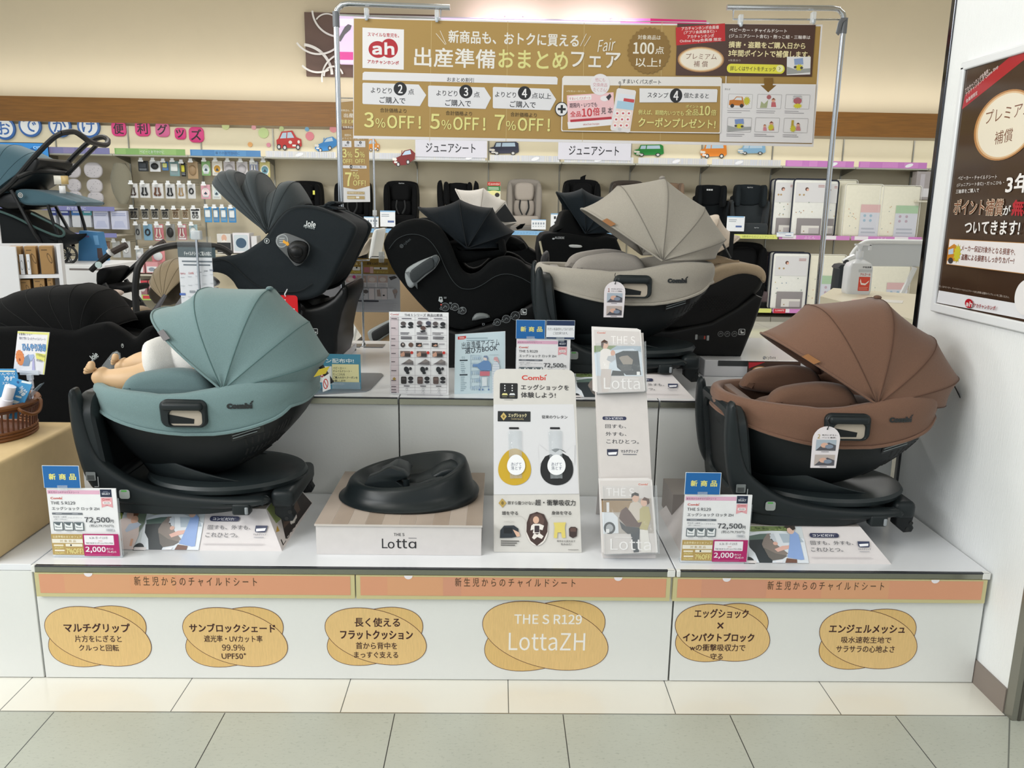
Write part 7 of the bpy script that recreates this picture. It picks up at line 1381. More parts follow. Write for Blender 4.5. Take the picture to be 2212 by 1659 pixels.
# price cards on the shelves
for i,(x0,y0,x1,y1,lb)in enumerate([(786,468,818,491,'small card with five icons on the blue shelf rail by the sale banner pole'),(821,455,854,490,'tall price card on the blue rail left of the black base seat'),(1148,474,1179,496,'small card with five icons on the blue rail below the grey seat'),(1190,461,1212,492,'card with dark pictures left of the dark hood'),(1571,467,1607,500,'price card below the black and dark grey boosters'),(1678,502,1714,512,'white price slip on the pink rail by the booster')]):
    def dP(P,x,y,w,h,i=i):
        P.rect(x,y,x+w,y+h*.08,'#86b2d8')
        if i in(0,2):
            for k in range(5):P.rect(x+w*(.08+k*.18),y+h*.3,x+w*(.18+k*.18),y+h*.5,'#8a94a0');P.rect(x+w*(.08+k*.18),y+h*.62,x+w*(.18+k*.18),y+h*.72,'#b4bcc4')
        elif i==3:
            for k in range(2):P.poly([(x+w*(.3+k*.35),y+h*.2),(x+w*(.5+k*.35),y+h*.2),(x+w*(.5+k*.35),y+h*.38),(x+w*(.3+k*.35),y+h*.4)],'#22252a');P.oval(x+w*(.45+k*.3),y+h*.65,w*.12,h*.1,'#22252a')
        else:P.bars(x+w*.1,y+h*.18,x+w*.6,y+h*.4,2,'#98a2ac',.4);P.bars(x+w*.5,y+h*.6,x+w*.92,y+h*.75,1,'#5a6ea0',.8)
    boxy('shelf_price_card',lb,'price card',x0,y0,x1,y1,7.975,.004,'#e4e8ee',dP,'price cards on the back shelves')
def dL(P,x,y,w,h):P.rect(x,y,x+w,y+h*.22,'#b3322a');P.text('Combi',x+w*.08,y+h*.05,x+w*.92,y+h*.17,'#e6d8d0',.02);P.rect(x,y+h*.22,x+w,y+h*.5,'#3c7a44');P.bars(x+w*.08,y+h*.28,x+w*.9,y+h*.44,2,'#c9dcc4',.5);P.oval(x+w*.5,y+h*.6,w*.5,h*.13,'#e0dc9a');P.oval(x+w*.75,y+h*.72,w*.18,h*.12,'#2a2426')
boxy('leaflet_board','red and green leaflet board left of the grey shelf seat','sign',1053,393,1081,432,8.02,.01,'#d8d8c8',dL)
# ---- bedding sets in clear bags
def bedding(label,px0,py0,px1,py1,y,dark,seed):
    random.seed(seed);a,b=aty(px0,py0,y),aty(px1,py1,y);x0,x1,z1,z0=a.x,b.x,a.z,ZS+.001 if b.z>.8 else ZL+.001;w,h=x1-x0,z1-z0
    t=thing('bedding_set',label,'bedding set',((x0+x1)/2,y+.1,z0),'bagged bedding sets on the right back shelves')
    q=MB();q.puff([(x,z)for x,z in rrect((x0+x1)/2,(z0+z1)/2,w/2,h/2,.03,3)],y,y+.17,.03,M('#e8e5d4' if not dark else '#e8e9e5',.35,kind='paper'),n=3)
    P=Print(q,(0,y,0),(1,0,0),(0,0,1),px=False,base=.001,step=.0003)
    for j in range(14):P.oval(x0+w*random.uniform(.1,.9),z0+h*random.uniform(.1,.6),.008,.006,random.choice(['#8aa0b4','#c9b06a','#b48a6a','#7f9a86']if dark else['#c9b48a','#d8a88a','#a9b4b0']),random.random()*3,6)
    put(t,q,'quilt')
    if dark:
        q=MB();q.tube([(x,y+.012,z)for x,z in rrect((x0+x1)/2,(z0+z1)/2,w/2+.003,h/2+.003,.035,4)],.009,M('#1a2134',.7),n=6,closed=True);q.tube([(x,y+.165,z)for x,z in rrect((x0+x1)/2,(z0+z1)/2,w/2+.003,h/2+.003,.035,4)],.009,M('#1a2134',.7),n=6,closed=True);put(t,q,'piping')
        q=MB();P=Print(q,(0,y-.002,0),(1,0,0),(0,0,1),px=False,base=.001,step=.0003);P.rect(x0+w*.06,z1-h*.40,x1-w*.06,z1-h*.06,'#d9d9dc');P.oval(x0+w*.38,z1-h*.17,.022,.022,'#5a3a30');P.oval(x0+w*.40,z1-h*.18,.015,.015,'#dcae9c');P.oval(x0+w*.18,z1-h*.27,.012,.012,'#b39a72');P.oval(x0+w*.30,z1-h*.27,.012,.012,'#b39a72');P.bars(x0+w*.7,z1-h*.14,x1-w*.1,z1-h*.09,2,'#b48a8a',.5);put(t,q,'leaflet')
        q=MB();q.rbox(x0+w*.16,x1-w*.12,y-.012,y-.001,z0+h*.03,z0+h*.32,M('#8d888a',.35),.004,2);P=Print(q,(0,y-.012,0),(1,0,0),(0,0,1),px=False,base=.001,step=.0003);P.rect(x0+w*.30,z0+h*.05,x1-w*.18,z0+h*.19,'#dcdad6');P.rect(x0+w*.52,z0+h*.05,x1-w*.18,z0+h*.15,'#b9b4b6');P.oval(x0+w*.38,z0+h*.09,.008,.008,'#a08a6a');put(t,q,'sheet_pack')
    else:
        q=MB();q.tube([(x,y-.002,z)for x,z in rrect((x0+x1)/2,(z0+z1)/2,w/2,h/2,.03,3)],.004,M('#e6e6e0',.3),n=5,closed=True);put(t,q,'piping')
        q=MB();P=Print(q,(0,y-.004,0),(1,0,0),(0,0,1),px=False,base=.001,step=.0003);u0=x0+w*(.45 if seed%2 else .42);P.rect(u0,z0+h*.02,x1-w*.04,z0+h*.62,'#d0d2dc');P.rect(u0,z0+h*.47,x1-w*.04,z0+h*.62,'#d8b4b4' if seed%2 else '#a9c6a6')
        for j in range(4):P.oval(u0+w*(.12+.16*(j%2)),z0+h*(.32+.09*(j//2)),.017,.017,'#9fb9cc' if seed%2 else '#b9a6b4')
        P.bars(u0+w*.06,z0+h*.06,x1-w*.1,z0+h*.2,2,'#b4b8c4',.4);put(t,q,'leaflet')
    return t
for i,(lb,x0,y0,x1,y1,yy,dk)in enumerate([('navy-edged bedding set at the left end of the top row, with dinosaur specks',1676,387,1712,505,8.10,1),('navy-edged bedding set in front, left of the right chrome pole',1717,387,1780,505,8.04,1),('navy-edged bedding set behind the right chrome pole',1781,390,1802,505,8.14,1),('cream bedding set at the back right of the chrome pole',1806,388,1842,508,8.2,0),('cream bedding set with a pink headed leaflet',1828,397,1898,508,8.04,0),('cream bedding set with a green headed leaflet, end of the top row',1903,400,1980,508,8.04,0),('navy-edged bedding set on the lower pink railed shelf',1672,546,1740,664,8.04,1),('cream bedding set with blue dots on the lower shelf behind the pole',1744,549,1818,664,8.06,0),('cream bedding set on the lower shelf behind the sanitizer bottle',1880,572,1962,640,8.06,0)]):bedding(lb,x0,y0,x1,y1,yy,dk,i+3)
random.seed(11)
def dG(P,x,y,w,h):P.rect(x+w*.1,y+h*.1,x+w*.3,y+h*.9,'#b9b4ba');P.rect(x+w*.2,y+h*.6,x+w*.9,y+h*.9,'#d8d6da')
boxy('bagged_cushion','small grey bagged cushion on the short shelf by the white wall edge','bagged cushion',1982,370,2030,432,8.05,.12,'#a39c9c',dG)
q=MB();p0,p1=aty(1978,433,8.0),aty(2040,433,8.0);q.box(p0.x,p1.x,7.96,YP,p0.z-.02,p0.z-.002,shm);put(bay[7],q,'shelf_board')
# ================================================================== things standing between the platforms and the back wall
def dW(*a):pass
# teal stroller on a white display block
YS_=3.6;zb_s=aty(170,571,3.35).z
q=MB();p0,p1=aty(128,578,3.3),aty(226,572,3.3);q.box(-3.4,p1.x,3.3,3.82,0,zb_s,M('#e3e4e6',.35));P=Print(q,(0,3.3,0),(1,0,0),(0,0,1),base=.001);P.rect(150,580,224,584,'#6f6866');P.rect(130,586,142,589,'#6f6866')
tag(q.build('display_block',bevel=.004),'white display block carrying the teal stroller','display block')
t=thing('stroller','black-framed stroller with teal hood and seat on the white display block','stroller',(aty(90,570,YS_).x,YS_,zb_s));SB=M('#0e1012',.4,kind='plastic');TL=M('#3d5a66',.8,kind='fabric');TL2=M('#334c57',.85,kind='fabric')
CS=lambda cx,cy,dy=0.:(lambda p:V((p.x,YS_+dy,p.z)))(aty(cx/2.9105,cy/2.9105,YS_))
for dy in(-.22,.22):
    q=MB();q.tube([CS(-40,1330,dy),CS(60,1260,dy),CS(190,1160,dy),CS(330,1000,dy),CS(440,890,dy),CS(500,855,dy)],.017,SB,n=8,sm=4);put(t,q,'side_tube')
    q=MB();q.tube([CS(190,1200,dy),CS(260,1330,dy),CS(330,1460,dy),CS(380,1560,dy*.8)],.012,SB,n=8,sm=3);put(t,q,'front_leg')
    q=MB();q.tube([CS(400,1290,dy*.9),CS(440,1420,dy*.9),CS(480,1560,dy*.8)],.011,SB,n=8,sm=2);put(t,q,'support_tube')
q=MB();q.tube([CS(500,855,-.22),CS(560,845,-.2),CS(600,870,-.18),CS(615,900,-.1),CS(615,905,.1),CS(600,870,.18),CS(560,845,.2),CS(500,855,.22)],.018,M('#131110',.6),n=8,sm=4);put(t,q,'handlebar')
q=MB();q.tube([CS(615,905,0),CS(560,960,0),CS(500,1020,0),CS(420,1100,0)],.014,SB,n=8,sm=3);put(t,q,'handle_stay')
rb=[(CS(x,y).x,CS(x,y).z)for x,y in[(-200,1230),(-160,1010),(-20,905),(110,912),(240,960),(330,1005)]]
pv=(CS(60,1230).x,CS(60,1230).z);mb,sm_=hood(pv,rb,.23,.21,TL,M('#2c4650',.9),[.0,-.01,.0,.0,.0],sub=6)
for m_ in(mb,sm_):m_.v=[(x,y+YS_,z)for x,y,z in m_.v]
ho=put(t,mb,'hood',solid=.008,sharp=1.3);o=put(t,sm_,'seams',ho)
q=MB();q.puff([(CS(x,y).x,CS(x,y).z)for x,y in[(300,1010),(345,1005),(358,1040),(320,1110),(250,1160),(160,1210),(140,1190),(230,1120)]],YS_-.225,YS_+.225,.02,SB,n=3,sm=2);put(t,q,'hood_frame')
q=MB();q.puff([(CS(x,y).x,CS(x,y).z)for x,y in[(200,1200),(300,1195),(420,1225),(560,1265),(570,1280),(540,1295),(400,1292),(260,1290),(210,1260)]],YS_-.2,YS_+.2,.02,TL,n=3,sm=3);put(t,q,'seat')
q=MB();q.puff([(CS(x,y).x,CS(x,y).z)for x,y in[(60,1240),(180,1210),(230,1260),(260,1300),(160,1320),(80,1290)]],YS_-.2,YS_+.2,.02,SB,n=3,sm=2);put(t,q,'recline_joint')
q=MB();q.tube([CS(240,1120,-.23),CS(330,1085,-.2),CS(410,1090,0),CS(330,1085,.2),CS(240,1120,.23)],.016,SB,n=8,sm=4);put(t,q,'bumper_bar')
q=MB();q.puff([(CS(x,y).x,CS(x,y).z)for x,y in[(0,1360),(60,1310),(200,1370),(330,1440),(440,1490),(500,1470),(480,1500),(400,1540),(200,1560),(40,1500)]],YS_-.2,YS_+.2,.02,M('#15181a',.8,kind='fabric'),n=3,sm=2);q.tube([CS(60,1310,-.21),CS(200,1360,-.21),CS(340,1430,-.21),CS(470,1480,-.21),CS(500,1460,-.2),CS(460,1420,-.2),CS(300,1340,-.2)],.008,M('#2e4a48',.6),n=6,sm=3);put(t,q,'basket')
def wheel(nm,cx,cy,r,dy):
    c=CS(cx,cy,dy);rr=r/2.9105/pxm(c);q=MB();q.tube([(c.x+rr*.88*math.cos(i*math.pi/12),c.y,c.z+rr*.88*math.sin(i*math.pi/12))for i in range(24)],rr*.13,M('#0a0b0c',.7),n=8,closed=True);q.cyl((c.x,c.y-.02,c.z),(c.x,c.y+.02,c.z),rr*.2,SB)
    for i in range(5):
        for d in(-.12,.12):a_=i*2*math.pi/5;q.cyl((c.x+rr*.18*math.cos(a_+d*3),c.y,c.z+rr*.18*math.sin(a_+d*3)),(c.x+rr*.8*math.cos(a_+d),c.y,c.z+rr*.8*math.sin(a_+d)),rr*.05,M('#2a2d2f',.5),n=6)
    put(t,q,'wheel')
for a_ in((505,1593,60,-.16),(385,1598,62,-.02),(-60,1585,75,-.22),(-60,1585,75,.22)):wheel('wheel',*a_)
q=MB();P=Print(q,(0,YS_-.24,0),(1,0,0),(0,0,1),base=.0,step=.0004,crop=(0,0,2.9105));P.oval(128,1227,15,16,'#c9cdcc');P.oval(128,1227,12,13,'#0e1012');P.oval(128,1227,7,8,'#c9cdcc');P.oval(128,1227,4,5,'#0e1012');put(t,q,'round_emblem')
q=MB();P=Print(q,(0,YS_-.25,0),(1,0,0),(0,0,1),base=.0,step=.0004,crop=(0,0,2.9105));P.rect(340,1105,430,1160,'#c9c6bc');P.rect(385,1105,430,1158,'#b9a06a');P.rect(372,1168,412,1215,'#d6d8da');put(t,q,'price_slips',solid=.002)
# slanted blue sign behind the stroller
yq=3.70;pp=Print(MB(),(0,yq,0),(1,0,0),(0,0,1),crop=(0,0,2.9105));o=[pp.uv(*k)for k in[(490,1655),(655,1655),(610,1460),(498,1450)]];q=MB();q.loft([[(u,yq,v)for u,v in o],[(u,yq+.10,v)for u,v in o]],M('#3b78a8',.4));P=Print(q,(0,yq,0),(1,0,0),(0,0,1),base=.0008,step=.0003,crop=(0,0,2.9105));P.text('Aprica',508,1478,560,1495,'#8a2c5a',.02);P.poly([(585,1480),(615,1480),(625,1540),(598,1540)],'#6aa0cc');P.poly([(610,1560),(640,1560),(655,1640),(640,1650),(615,1620)],'#4a3a3a')
tag(q.build('blue_sign'),'blue slanted sign panel behind the stroller wheels','sign')
# white open unit with cardboard boxes
before_=set(bpy.data.objects)
U0,U1=2.62,2.74;p0,p1=aty(-60,600,U0),aty(129,528,U0);x0u,x1u,zt_u=p0.x,p1.x,p1.z;wl=M('#dcdde0',.4);t=thing('display_shelf','white open display unit with cardboard boxes at the left edge','shelf unit',((x0u+x1u)/2,U0,0));zmid=aty(90,592,U0).z
q=MB();q.box(x1u-.02,x1u,U0,U1,0,zt_u,wl);put(t,q,'side_panel');q=MB();q.box(x0u,x1u,U1,U1+.02,0,zt_u,wl);put(t,q,'back_panel');q=MB();q.box(x0u,x1u-.02,U0,U1,zmid-.02,zmid,wl);put(t,q,'shelf_board');q=MB();q.box(x0u,aty(50,600,U0-.02).x,U0-.03,U0,0,aty(50,531,U0).z,wl);put(t,q,'front_panel');q=MB();q.box(x0u,aty(33,500,U1).x,U1+.021,U1+.05,0,aty(33,480,U1).z,wl);put(t,q,'tall_back');q=MB();q.box(x0u,x1u-.02,U0+.01,U1,.3,.32,wl);put(t,q,'shelf_board')
zlow=aty(90,640,U0).z-.12
q=MB();q.box(x0u,x1u-.02,U0+.01,U1,zlow-.02,zlow,wl);put(t,q,'shelf_board')
kbx='#9d7a4a'
def dK(P,x,y,w,h):P.bars(x+w*.15,y+h*.12,x+w*.55,y+h*.2,1,'#5c4424',.5);P.oval(x+w*.7,y+h*.5,w*.12,h*.22,'#5c4424',.3);P.oval(x+w*.7,y+h*.5,w*.08,h*.17,kbx,.3)
for lb,x0,y0,x1,y1,yy,zz in[('brown cardboard box with a printed loop, right one on the upper level',92,531,122,584,U0+.03,zmid),('brown cardboard box beside the loop box, partly behind the white cartons',64,531,91,584,U0+.06,zmid),('brown cardboard box at the back left of the upper level',34,531,63,584,U0+.10,zmid),('brown cardboard box, left one on the lower level of the white unit',56,602,80,640,U0+.03,zlow),('brown cardboard box, middle one on the lower level',82,600,107,640,U0+.03,zlow),('brown cardboard box, right one on the lower level',108,598,123,640,U0+.03,zlow)]:boxy('cardboard_box',lb,'box',x0,y0,x1,y1,U0+.02,.09,kbx,dK,'cardboard boxes in the white unit',.6,z=zz+.001)
def dV(P,x,y,w,h):P.oval(x+w*.5,y+h*.55,w*.25,h*.25,'#9aa0a6');P.oval(x+w*.5,y+h*.55,w*.18,h*.2,'#dfe1e6')
for lb,x0,x1 in(('small white carton, left of the pair in front of the cardboard boxes',52,64),('small white carton, right of the pair in front of the cardboard boxes',65,76)):boxy('small_carton',lb,'box',x0,548,x1,590,U0+.002,.016,'#dfe1e6',dV,'small white cartons in the white unit',z=zmid+.001)
Rz=Matrix.Rotation(math.radians(21),4,'Z');pv_=V((x1u,U0,0));Tm=Matrix.Translation(pv_)@Rz@Matrix.Translation(-pv_)
for o in set(bpy.data.objects)-before_:
    if not o.parent:l0=Matrix.Translation(o.location);m_=Tm@l0;o.location=m_.translation;o.rotation_euler.z=math.radians(21)
# umbrella stroller
YU=3.2;t=thing('umbrella_stroller','black umbrella stroller with brown grips behind the black seat','stroller',(aty(260,700,YU).x,YU,0));CU_=lambda cx,cy,dy=0.:(lambda p:V((p.x,YU+dy,p.z)))(aty(200+cx/5.53,500+cy/5.53,YU));zf=lambda v:V((v.x,v.y,.02))
for(g0,g1,f0,dy)in(((505,150),(330,240),(150,390),-.12),((770,130),(640,220),(180,640),.12)):
    q=MB();q.tube([CU_(*g0,dy),CU_((g0[0]+g1[0])/2-10,(g0[1]+g1[1])/2+5,dy),CU_(*g1,dy)],.02,M('#2f241e',.7),n=8,sm=2);put(t,q,'grip')
    q=MB();q.tube([CU_(*g1,dy),CU_(*f0,dy),CU_(f0[0]-60,f0[1]+60,dy)],.017,SB,n=8);put(t,q,'push_tube')
    q=MB();q.cyl(CU_(g1[0]-8,g1[1]+6,dy-.02),CU_(g1[0]+12,g1[1]-12,dy-.02),.024,M('#c9cbcc',.4));put(t,q,'white_band')
    c=CU_(g1[0]-130,g1[1]+140,dy-.03);q=MB();q.cyl(c,c+V((0,.012,0)),.02,M('#b9cfd0',.4));put(t,q,'logo_button')
for dy in(-.15,.15):
    q=MB();a_=CU_(270,600,dy);b_=CU_(590,1060,dy);q.tube([a_,b_,V((b_.x+.18,b_.y,.06))],.015,SB,n=8);put(t,q,'front_leg')
    q=MB();b_=CU_(-150,1100,dy);q.tube([CU_(180,640,dy),b_,V((b_.x-.15,b_.y,.06))],.015,SB,n=8);put(t,q,'rear_leg')
    for xx in(b_.x-.15,CU_(590,1060,dy).x+.18):q=MB();q.cyl((xx,YU+dy-.02,.06),(xx,YU+dy+.02,.06),.06,M('#0a0b0c',.7),n=20);put(t,q,'wheel')
q=MB();q.puff([(CU_(x,y).x,CU_(x,y).z)for x,y in[(170,640),(300,620),(420,640),(540,630),(575,660),(550,700),(420,720),(250,730),(180,700)]],YU-.16,YU+.16,.03,M('#0b0c0e',.85,kind='fabric'),n=4,sm=3);put(t,q,'seat')
q=MB();q.puff([(CU_(x,y).x,CU_(x,y).z)for x,y in[(160,480),(230,420),(330,430),(330,480),(240,600),(170,640)]],YU-.14,YU+.14,.02,M('#0b0c0e',.85,kind='fabric'),n=3,sm=2);put(t,q,'backrest')
q=MB();q.puff([(CU_(x,y).x,CU_(x,y).z)for x,y in[(200,780),(360,850),(500,870),(520,1020),(400,1010),(240,900)]],YU-.15,YU+.15,.02,M('#101214',.8,kind='fabric'),n=3,sm=2);put(t,q,'basket')
# beige stroller with the black hoop
YO=2.9;CO=lambda cx,cy,dy=0.:(lambda p:V((p.x,YO+dy,p.z)))(aty(200+cx/5.53,500+cy/5.53,YO));t=thing('stroller','beige stroller with a tall black hoop handle behind the grey brochure holder','stroller',(CO(850,900).x,YO,0))
q=MB();q.tube([V((CO(690,880).x,YO-.2,.05)),CO(690,880,-.2),CO(695,500,-.2),CO(720,360,-.18),CO(800,230,-.12),CO(900,180,-.04),CO(1020,165,.04),CO(1250,170,.06),CO(1450,200,.1),CO(1560,280,.14)],.021,M('#0d0e10',.45),n=8,sm=4);put(t,q,'hoop_handle')
rb=[(CO(x,y).x,CO(x,y).z)for x,y in[(745,560),(800,430),(900,345),(1020,320),(1150,350),(1260,470)]];mb,sm_=hood((CO(1000,760).x,CO(1000,760).z),rb,.2,.18,M('#8c7d65',.8,kind='fabric'),M('#5f543f',.9),[-.01]*5,sub=5)
for m_ in(mb,sm_):m_.v=[(x,y+YO,z)for x,y,z in m_.v]
ho=put(t,mb,'hood',solid=.006,sharp=1.3);put(t,sm_,'seams',ho)
q=MB();q.puff([(CO(x,y).x,CO(x,y).z)for x,y in[(740,700),(850,560),(1000,520),(1200,600),(1240,760),(1000,860),(820,840)]],YO-.12,YO+.17,.03,M('#3a3227',.85,kind='fabric'),n=4,sm=2);put(t,q,'seat')
q=MB();q.ell(CO(650,970,-.1),.075,.09,.055,M('#b49e84',.8,kind='fabric'),16,10);put(t,q,'foot_pad')
for xx in(-.25,.25):
    for dy in(-.2,.2):q=MB();c=CO(880,900);q.cyl((c.x+xx,YO+dy-.02,.08),(c.x+xx,YO+dy+.02,.08),.08,M('#0a0b0c',.7),n=20);q.cyl((c.x+xx,YO+dy,.08),(c.x,YO+dy,c.z),.014,SB,n=8);put(t,q,'wheel')
# pink-beige cushion end seen over the black seat
q=MB();q.ell(aty(242,634,2.7),.055,.10,.022,M('#b8a59a',.8,kind='fabric'),18,10);c=aty(242,634,2.7);q.cyl((c.x,c.y,c.z-.02),(c.x,c.y,.0),.02,M('#4a4a4c',.5));tag(q.build('baby_rocker'),'small beige padded rocker end behind the black seat','baby rocker')
# acrylic poster stand
YA=.93;t=thing('poster_stand','clear poster stand with a child seat notice between the sage green hood and charcoal seat','sign',(aty(428,600,YA).x,YA,H2));a,b=aty(382,510,YA),aty(467,690,YA)
q=MB();q.box(a.x,b.x,YA-.004,YA,b.z,a.z,M('#cfd6da',.15,alpha=.06));put(t,q,'acrylic_pocket')
p1,p2=aty(384,535,YA+.003),aty(466,690,YA+.003);q=MB();q.box(p1.x,p2.x,YA+.002,YA+.004,p2.z,p1.z,M('#dcdee2',.4));P=Print(q,(0,YA+.002,0),(1,0,0),(0,0,1),crop=(200,500,5.53),base=.0004,step=.0001)
P.rect(1018,190,1468,310,'#2c4046');P.text('チャイルドシートご購入の前に',1092,238,1418,290,'#e6e8e6',.012);P.bars(1068,345,1430,372,1,'#55606a',.7,.05);P.bars(1085,388,1415,412,1,'#55606a',.7,.05)
for nm,x0,x1,y0,y1,cc in(('Aprica',1048,1108,488,518,'#b8203a'),('Combi',1146,1208,482,510,'#c43a3a'),('cybex',1245,1300,474,498,'#6a6f76'),('joie',1330,1376,460,486,'#3a3e44'),('Britax',1400,1446,448,474,'#2a3a6a')):P.text(nm,x0,y0,x1,y1,cc,.01)
for x0,y0,cc in((1042,735,'#2c5ab0'),(1160,705,'#8a8f96'),(1248,695,'#2a3a6a')):P.rect(x0,y0,x0+70,y0+28,cc,.4)
for i in range(5):
    for j in range(2):P.rect(1052+i*88,545+j*240-i*8,1052+i*88+48,550+j*240-i*8,'#a9b0b6');P.bars(1052+i*88,640+j*240-i*8,1052+i*88+48,655+j*240-i*8,1,'#c2c7cb',.6)
put(t,q,'notice')
q=MB();cxp=aty(430,600,YA-.01).x;q.cyl((cxp,YA-.012,H2+.002),(cxp,YA-.012,a.z+.02),.005,chrome,n=10);put(t,q,'post');q=MB();q.rbox(cxp-.018,cxp+.018,YA-.02,YA+.006,a.z-.012,a.z+.022,M('#d4dade',.1,alpha=.6),.004);put(t,q,'clamp');q=MB();q.cyl((cxp,YA-.012,H2+.0005),(cxp,YA-.012,H2+.006),.06,M('#55585c',.4),n=24);put(t,q,'foot')
# grey brochure holder
YG=1.55;t=thing('brochure_holder','grey slanted brochure holder filled with booklets beside the sage green hood','brochure holder',(aty(345,780,YG).x,1.86,0));CG=lambda cx,cy,y=YG:aty(200+cx/5.53,500+cy/5.53,y);gm=M('#7c7b7d',.5,kind='paper')
pr=[(CG(x,y).x,CG(x,y).z)for x,y in[(600,1090),(850,740),(930,760),(1100,780),(1100,1640),(500,1640),(540,1250)]]
q=MB();q.loft([[(x,1.84,z)for x,z in pr],[(x,2.0,z)for x,z in pr]],gm);P=Print(q,(0,1.84,0),(1,0,0),(0,0,1),crop=(200,500,5.53),base=.001,step=.0003);P.poly([(590,1110),(850,745),(890,765),(690,1130),(640,1130)],'#4a484a');P.poly([(600,1110),(860,748),(872,756),(650,1120)],'#636164');P.text('Joie',690,1450,845,1525,'#1d1d20',.03);put(t,q,'box')
for i in range(4):
    q=MB();a_=V((CG(850+i*28,735-i*12).x,1.80,CG(850+i*28,735-i*12).z));q.loft([[a_+V((0,.05,-.05)),a_+V((.06,.05,-.05)),a_+V((.065,.05,.035)),a_+V((.0,.05,.002))],[a_+V((0,.06,-.05)),a_+V((.06,.06,-.05)),a_+V((.065,.06,.035)),a_+V((0,.06,.002))]],M('#d9d9da',.4));
    tag(q.build('booklet'),['white booklet, first from the left in the grey holder','white booklet, second from the left in the grey holder','white booklet, third from the left in the grey holder','white booklet at the right end of the grey holder'][i],'booklet','booklets in the grey holder')
q=MB();q.box(pr[4][0]-.30,pr[4][0]-.02,1.86,2.0,0,pr[4][1]+.001,gm);put(t,q,'pedestal')
# red price ticket on the charcoal seat
yr_=.98;a,b=aty(560,637,yr_),aty(645,705,yr_);t=thing('price_ticket','red rounded price ticket hanging behind the sage green hood','price ticket',(b.x-.05,yr_,a.z));q=MB();o=rrect((a.x+b.x)/2,(a.z+b.z)/2,(b.x-a.x)/2,(a.z-b.z)/2,.012,4);q.loft([[(x,yr_,z)for x,z in o],[(x,yr_+.002,z)for x,z in o]],M('#c9141c',.35));P=Print(q,(0,yr_,0),(1,0,0),(0,0,1),crop=(400,330,3.859),base=.0005);P.text('ください。',660,1200,838,1228,'#f0e6e6',.02,-.03);P.rect(640,1296,915,1420,'#e9e4e4');P.rect(830,1308,905,1345,'#b99c5e');P.text('7.23',865,1316,900,1334,'#2a2622',.01);put(t,q,'card')
q=MB();p=CG(0,0);c=aty(617,640,yr_-.004);q.tube([c,c+V((-.002,-.003,.008)),c+V((.001,.004,.016)),c+V((.002,.02,.024))],.0025,M('#d6d8da',.4),n=6,sm=3);put(t,q,'loop')
# sale notice on a small table stand
YN2=1.66;t=thing('notice_stand','sale notice with product photos on a thin chrome table stand','sign',(aty(790,745,YN2).x,YN2,H2));CN=(720,540,7.2125);pp=Print(MB(),(0,YN2,0),(1,0,0),(0,0,1),crop=CN);u0,v1=pp.uv(-330,125);u1,v0=pp.uv(1045,975)
q=MB();q.box(u0,u1,YN2,YN2+.002,v0,v1,M('#c6c6ca',.3));P=Print(q,(0,YN2,0),(1,0,0),(0,0,1),crop=CN,base=.0004,step=.0001)
P.rect(-325,128,1043,372,'#8a6c24');P.text('おまとめフェア',30,182,452,230,'#e2d9b0',.01);P.text('まとめ',170,184,312,230,'#dad060',.01);P.text('期間 6.26㊌ 〜 7.23㊌',525,190,850,232,'#1c1a18',.012);P.bars(215,150,300,165,1,'#d9c99a',.6);P.rect(-300,250,445,362,'#9a7d34');P.rect(470,245,860,362,'#9a7d34')
for x0,n in((40,'3'),(165,'3'),(300,'4')):P.rect(x0,262,x0+120,318,'#d4d2cc',.5);P.oval(x0+65,275,14,14,'#1c1a18');P.text({40:'3%OFF!',165:'5%OFF!',300:'7%OFF!'}[x0],x0-5,330,x0+128,362,'#dcd06a',.012)
P.rect(480,268,565,350,'#b8747a');P.rect(572,262,625,362,'#c9a49a',.2);P.rect(632,270,845,302,'#d8d4ce');P.oval(738,286,13,14,'#1c1a18');P.text('クーポンプレゼント!',632,330,850,362,'#dcd06a',.01)
for i in range(6):
    x0=-140+i*167+(0 if i else 0);x0=35+(i-1)*166;P.rect(x0,398,x0+150,580,'#d4d0d2');P.rect(x0,398,x0+150,505,['#b9a69c','#b4a49c','#bda6a0','#b39a90','#c2aaa2','#b49c94'][i]);P.oval(x0+75,460,50,34,'#d0c4be');P.bars(x0+8,515,x0+140,575,4,'#9c989c',.35)
P.oval(328,418,26,26,'#b83a78')
for x0,c1 in((200,'#d6d0d0'),(255,'#cfcdd0'),(440,'#cfcdd0'),(560,'#d6cccc'),(655,'#cfcaca'),(760,'#d6cccc'),(850,'#cfcdd0')):P.rect(x0,595,x0+(80 if c1=='#d6cccc' else 100),768,c1)
P.oval(358,640,45,45,'#5a5450');P.oval(352,652,26,18,'#8a8078');P.line([(330,690),(310,730)],7,'#2a2a2c');P.line([(375,690),(395,730)],7,'#2a2a2c');P.oval(510,645,40,30,'#5f5858');P.line([(490,690),(470,720)],7,'#2a2a2c');P.poly([(680,620),(730,610),(748,720),(690,720)],'#9a8880');P.oval(790,705,16,12,'#202024');P.poly([(925,625),(990,610),(1005,650),(950,690)],'#a8948c');P.line([(930,640),(975,750)],6,'#8a6e5a');P.line([(1000,650),(960,745)],6,'#8a6e5a');P.poly([(865,420),(960,402),(1000,430),(900,470)],'#3a3434')
P.rect(200,780,712,802,'#2a2a34',.9);P.bars(195,815,1010,935,7,'#aeadb2',.3,.1);put(t,q,'notice')
q=MB();xs_=aty(784,650,YN2-.01).x;q.cyl((xs_,YN2-.012,H2+.004),(xs_,YN2-.012,aty(784,565,YN2).z),.005,chrome,n=10);q.cyl((xs_,YN2-.012,H2+.003),(xs_,YN2-.012,H2+.016),.011,chrome,.006,n=14);put(t,q,'post')
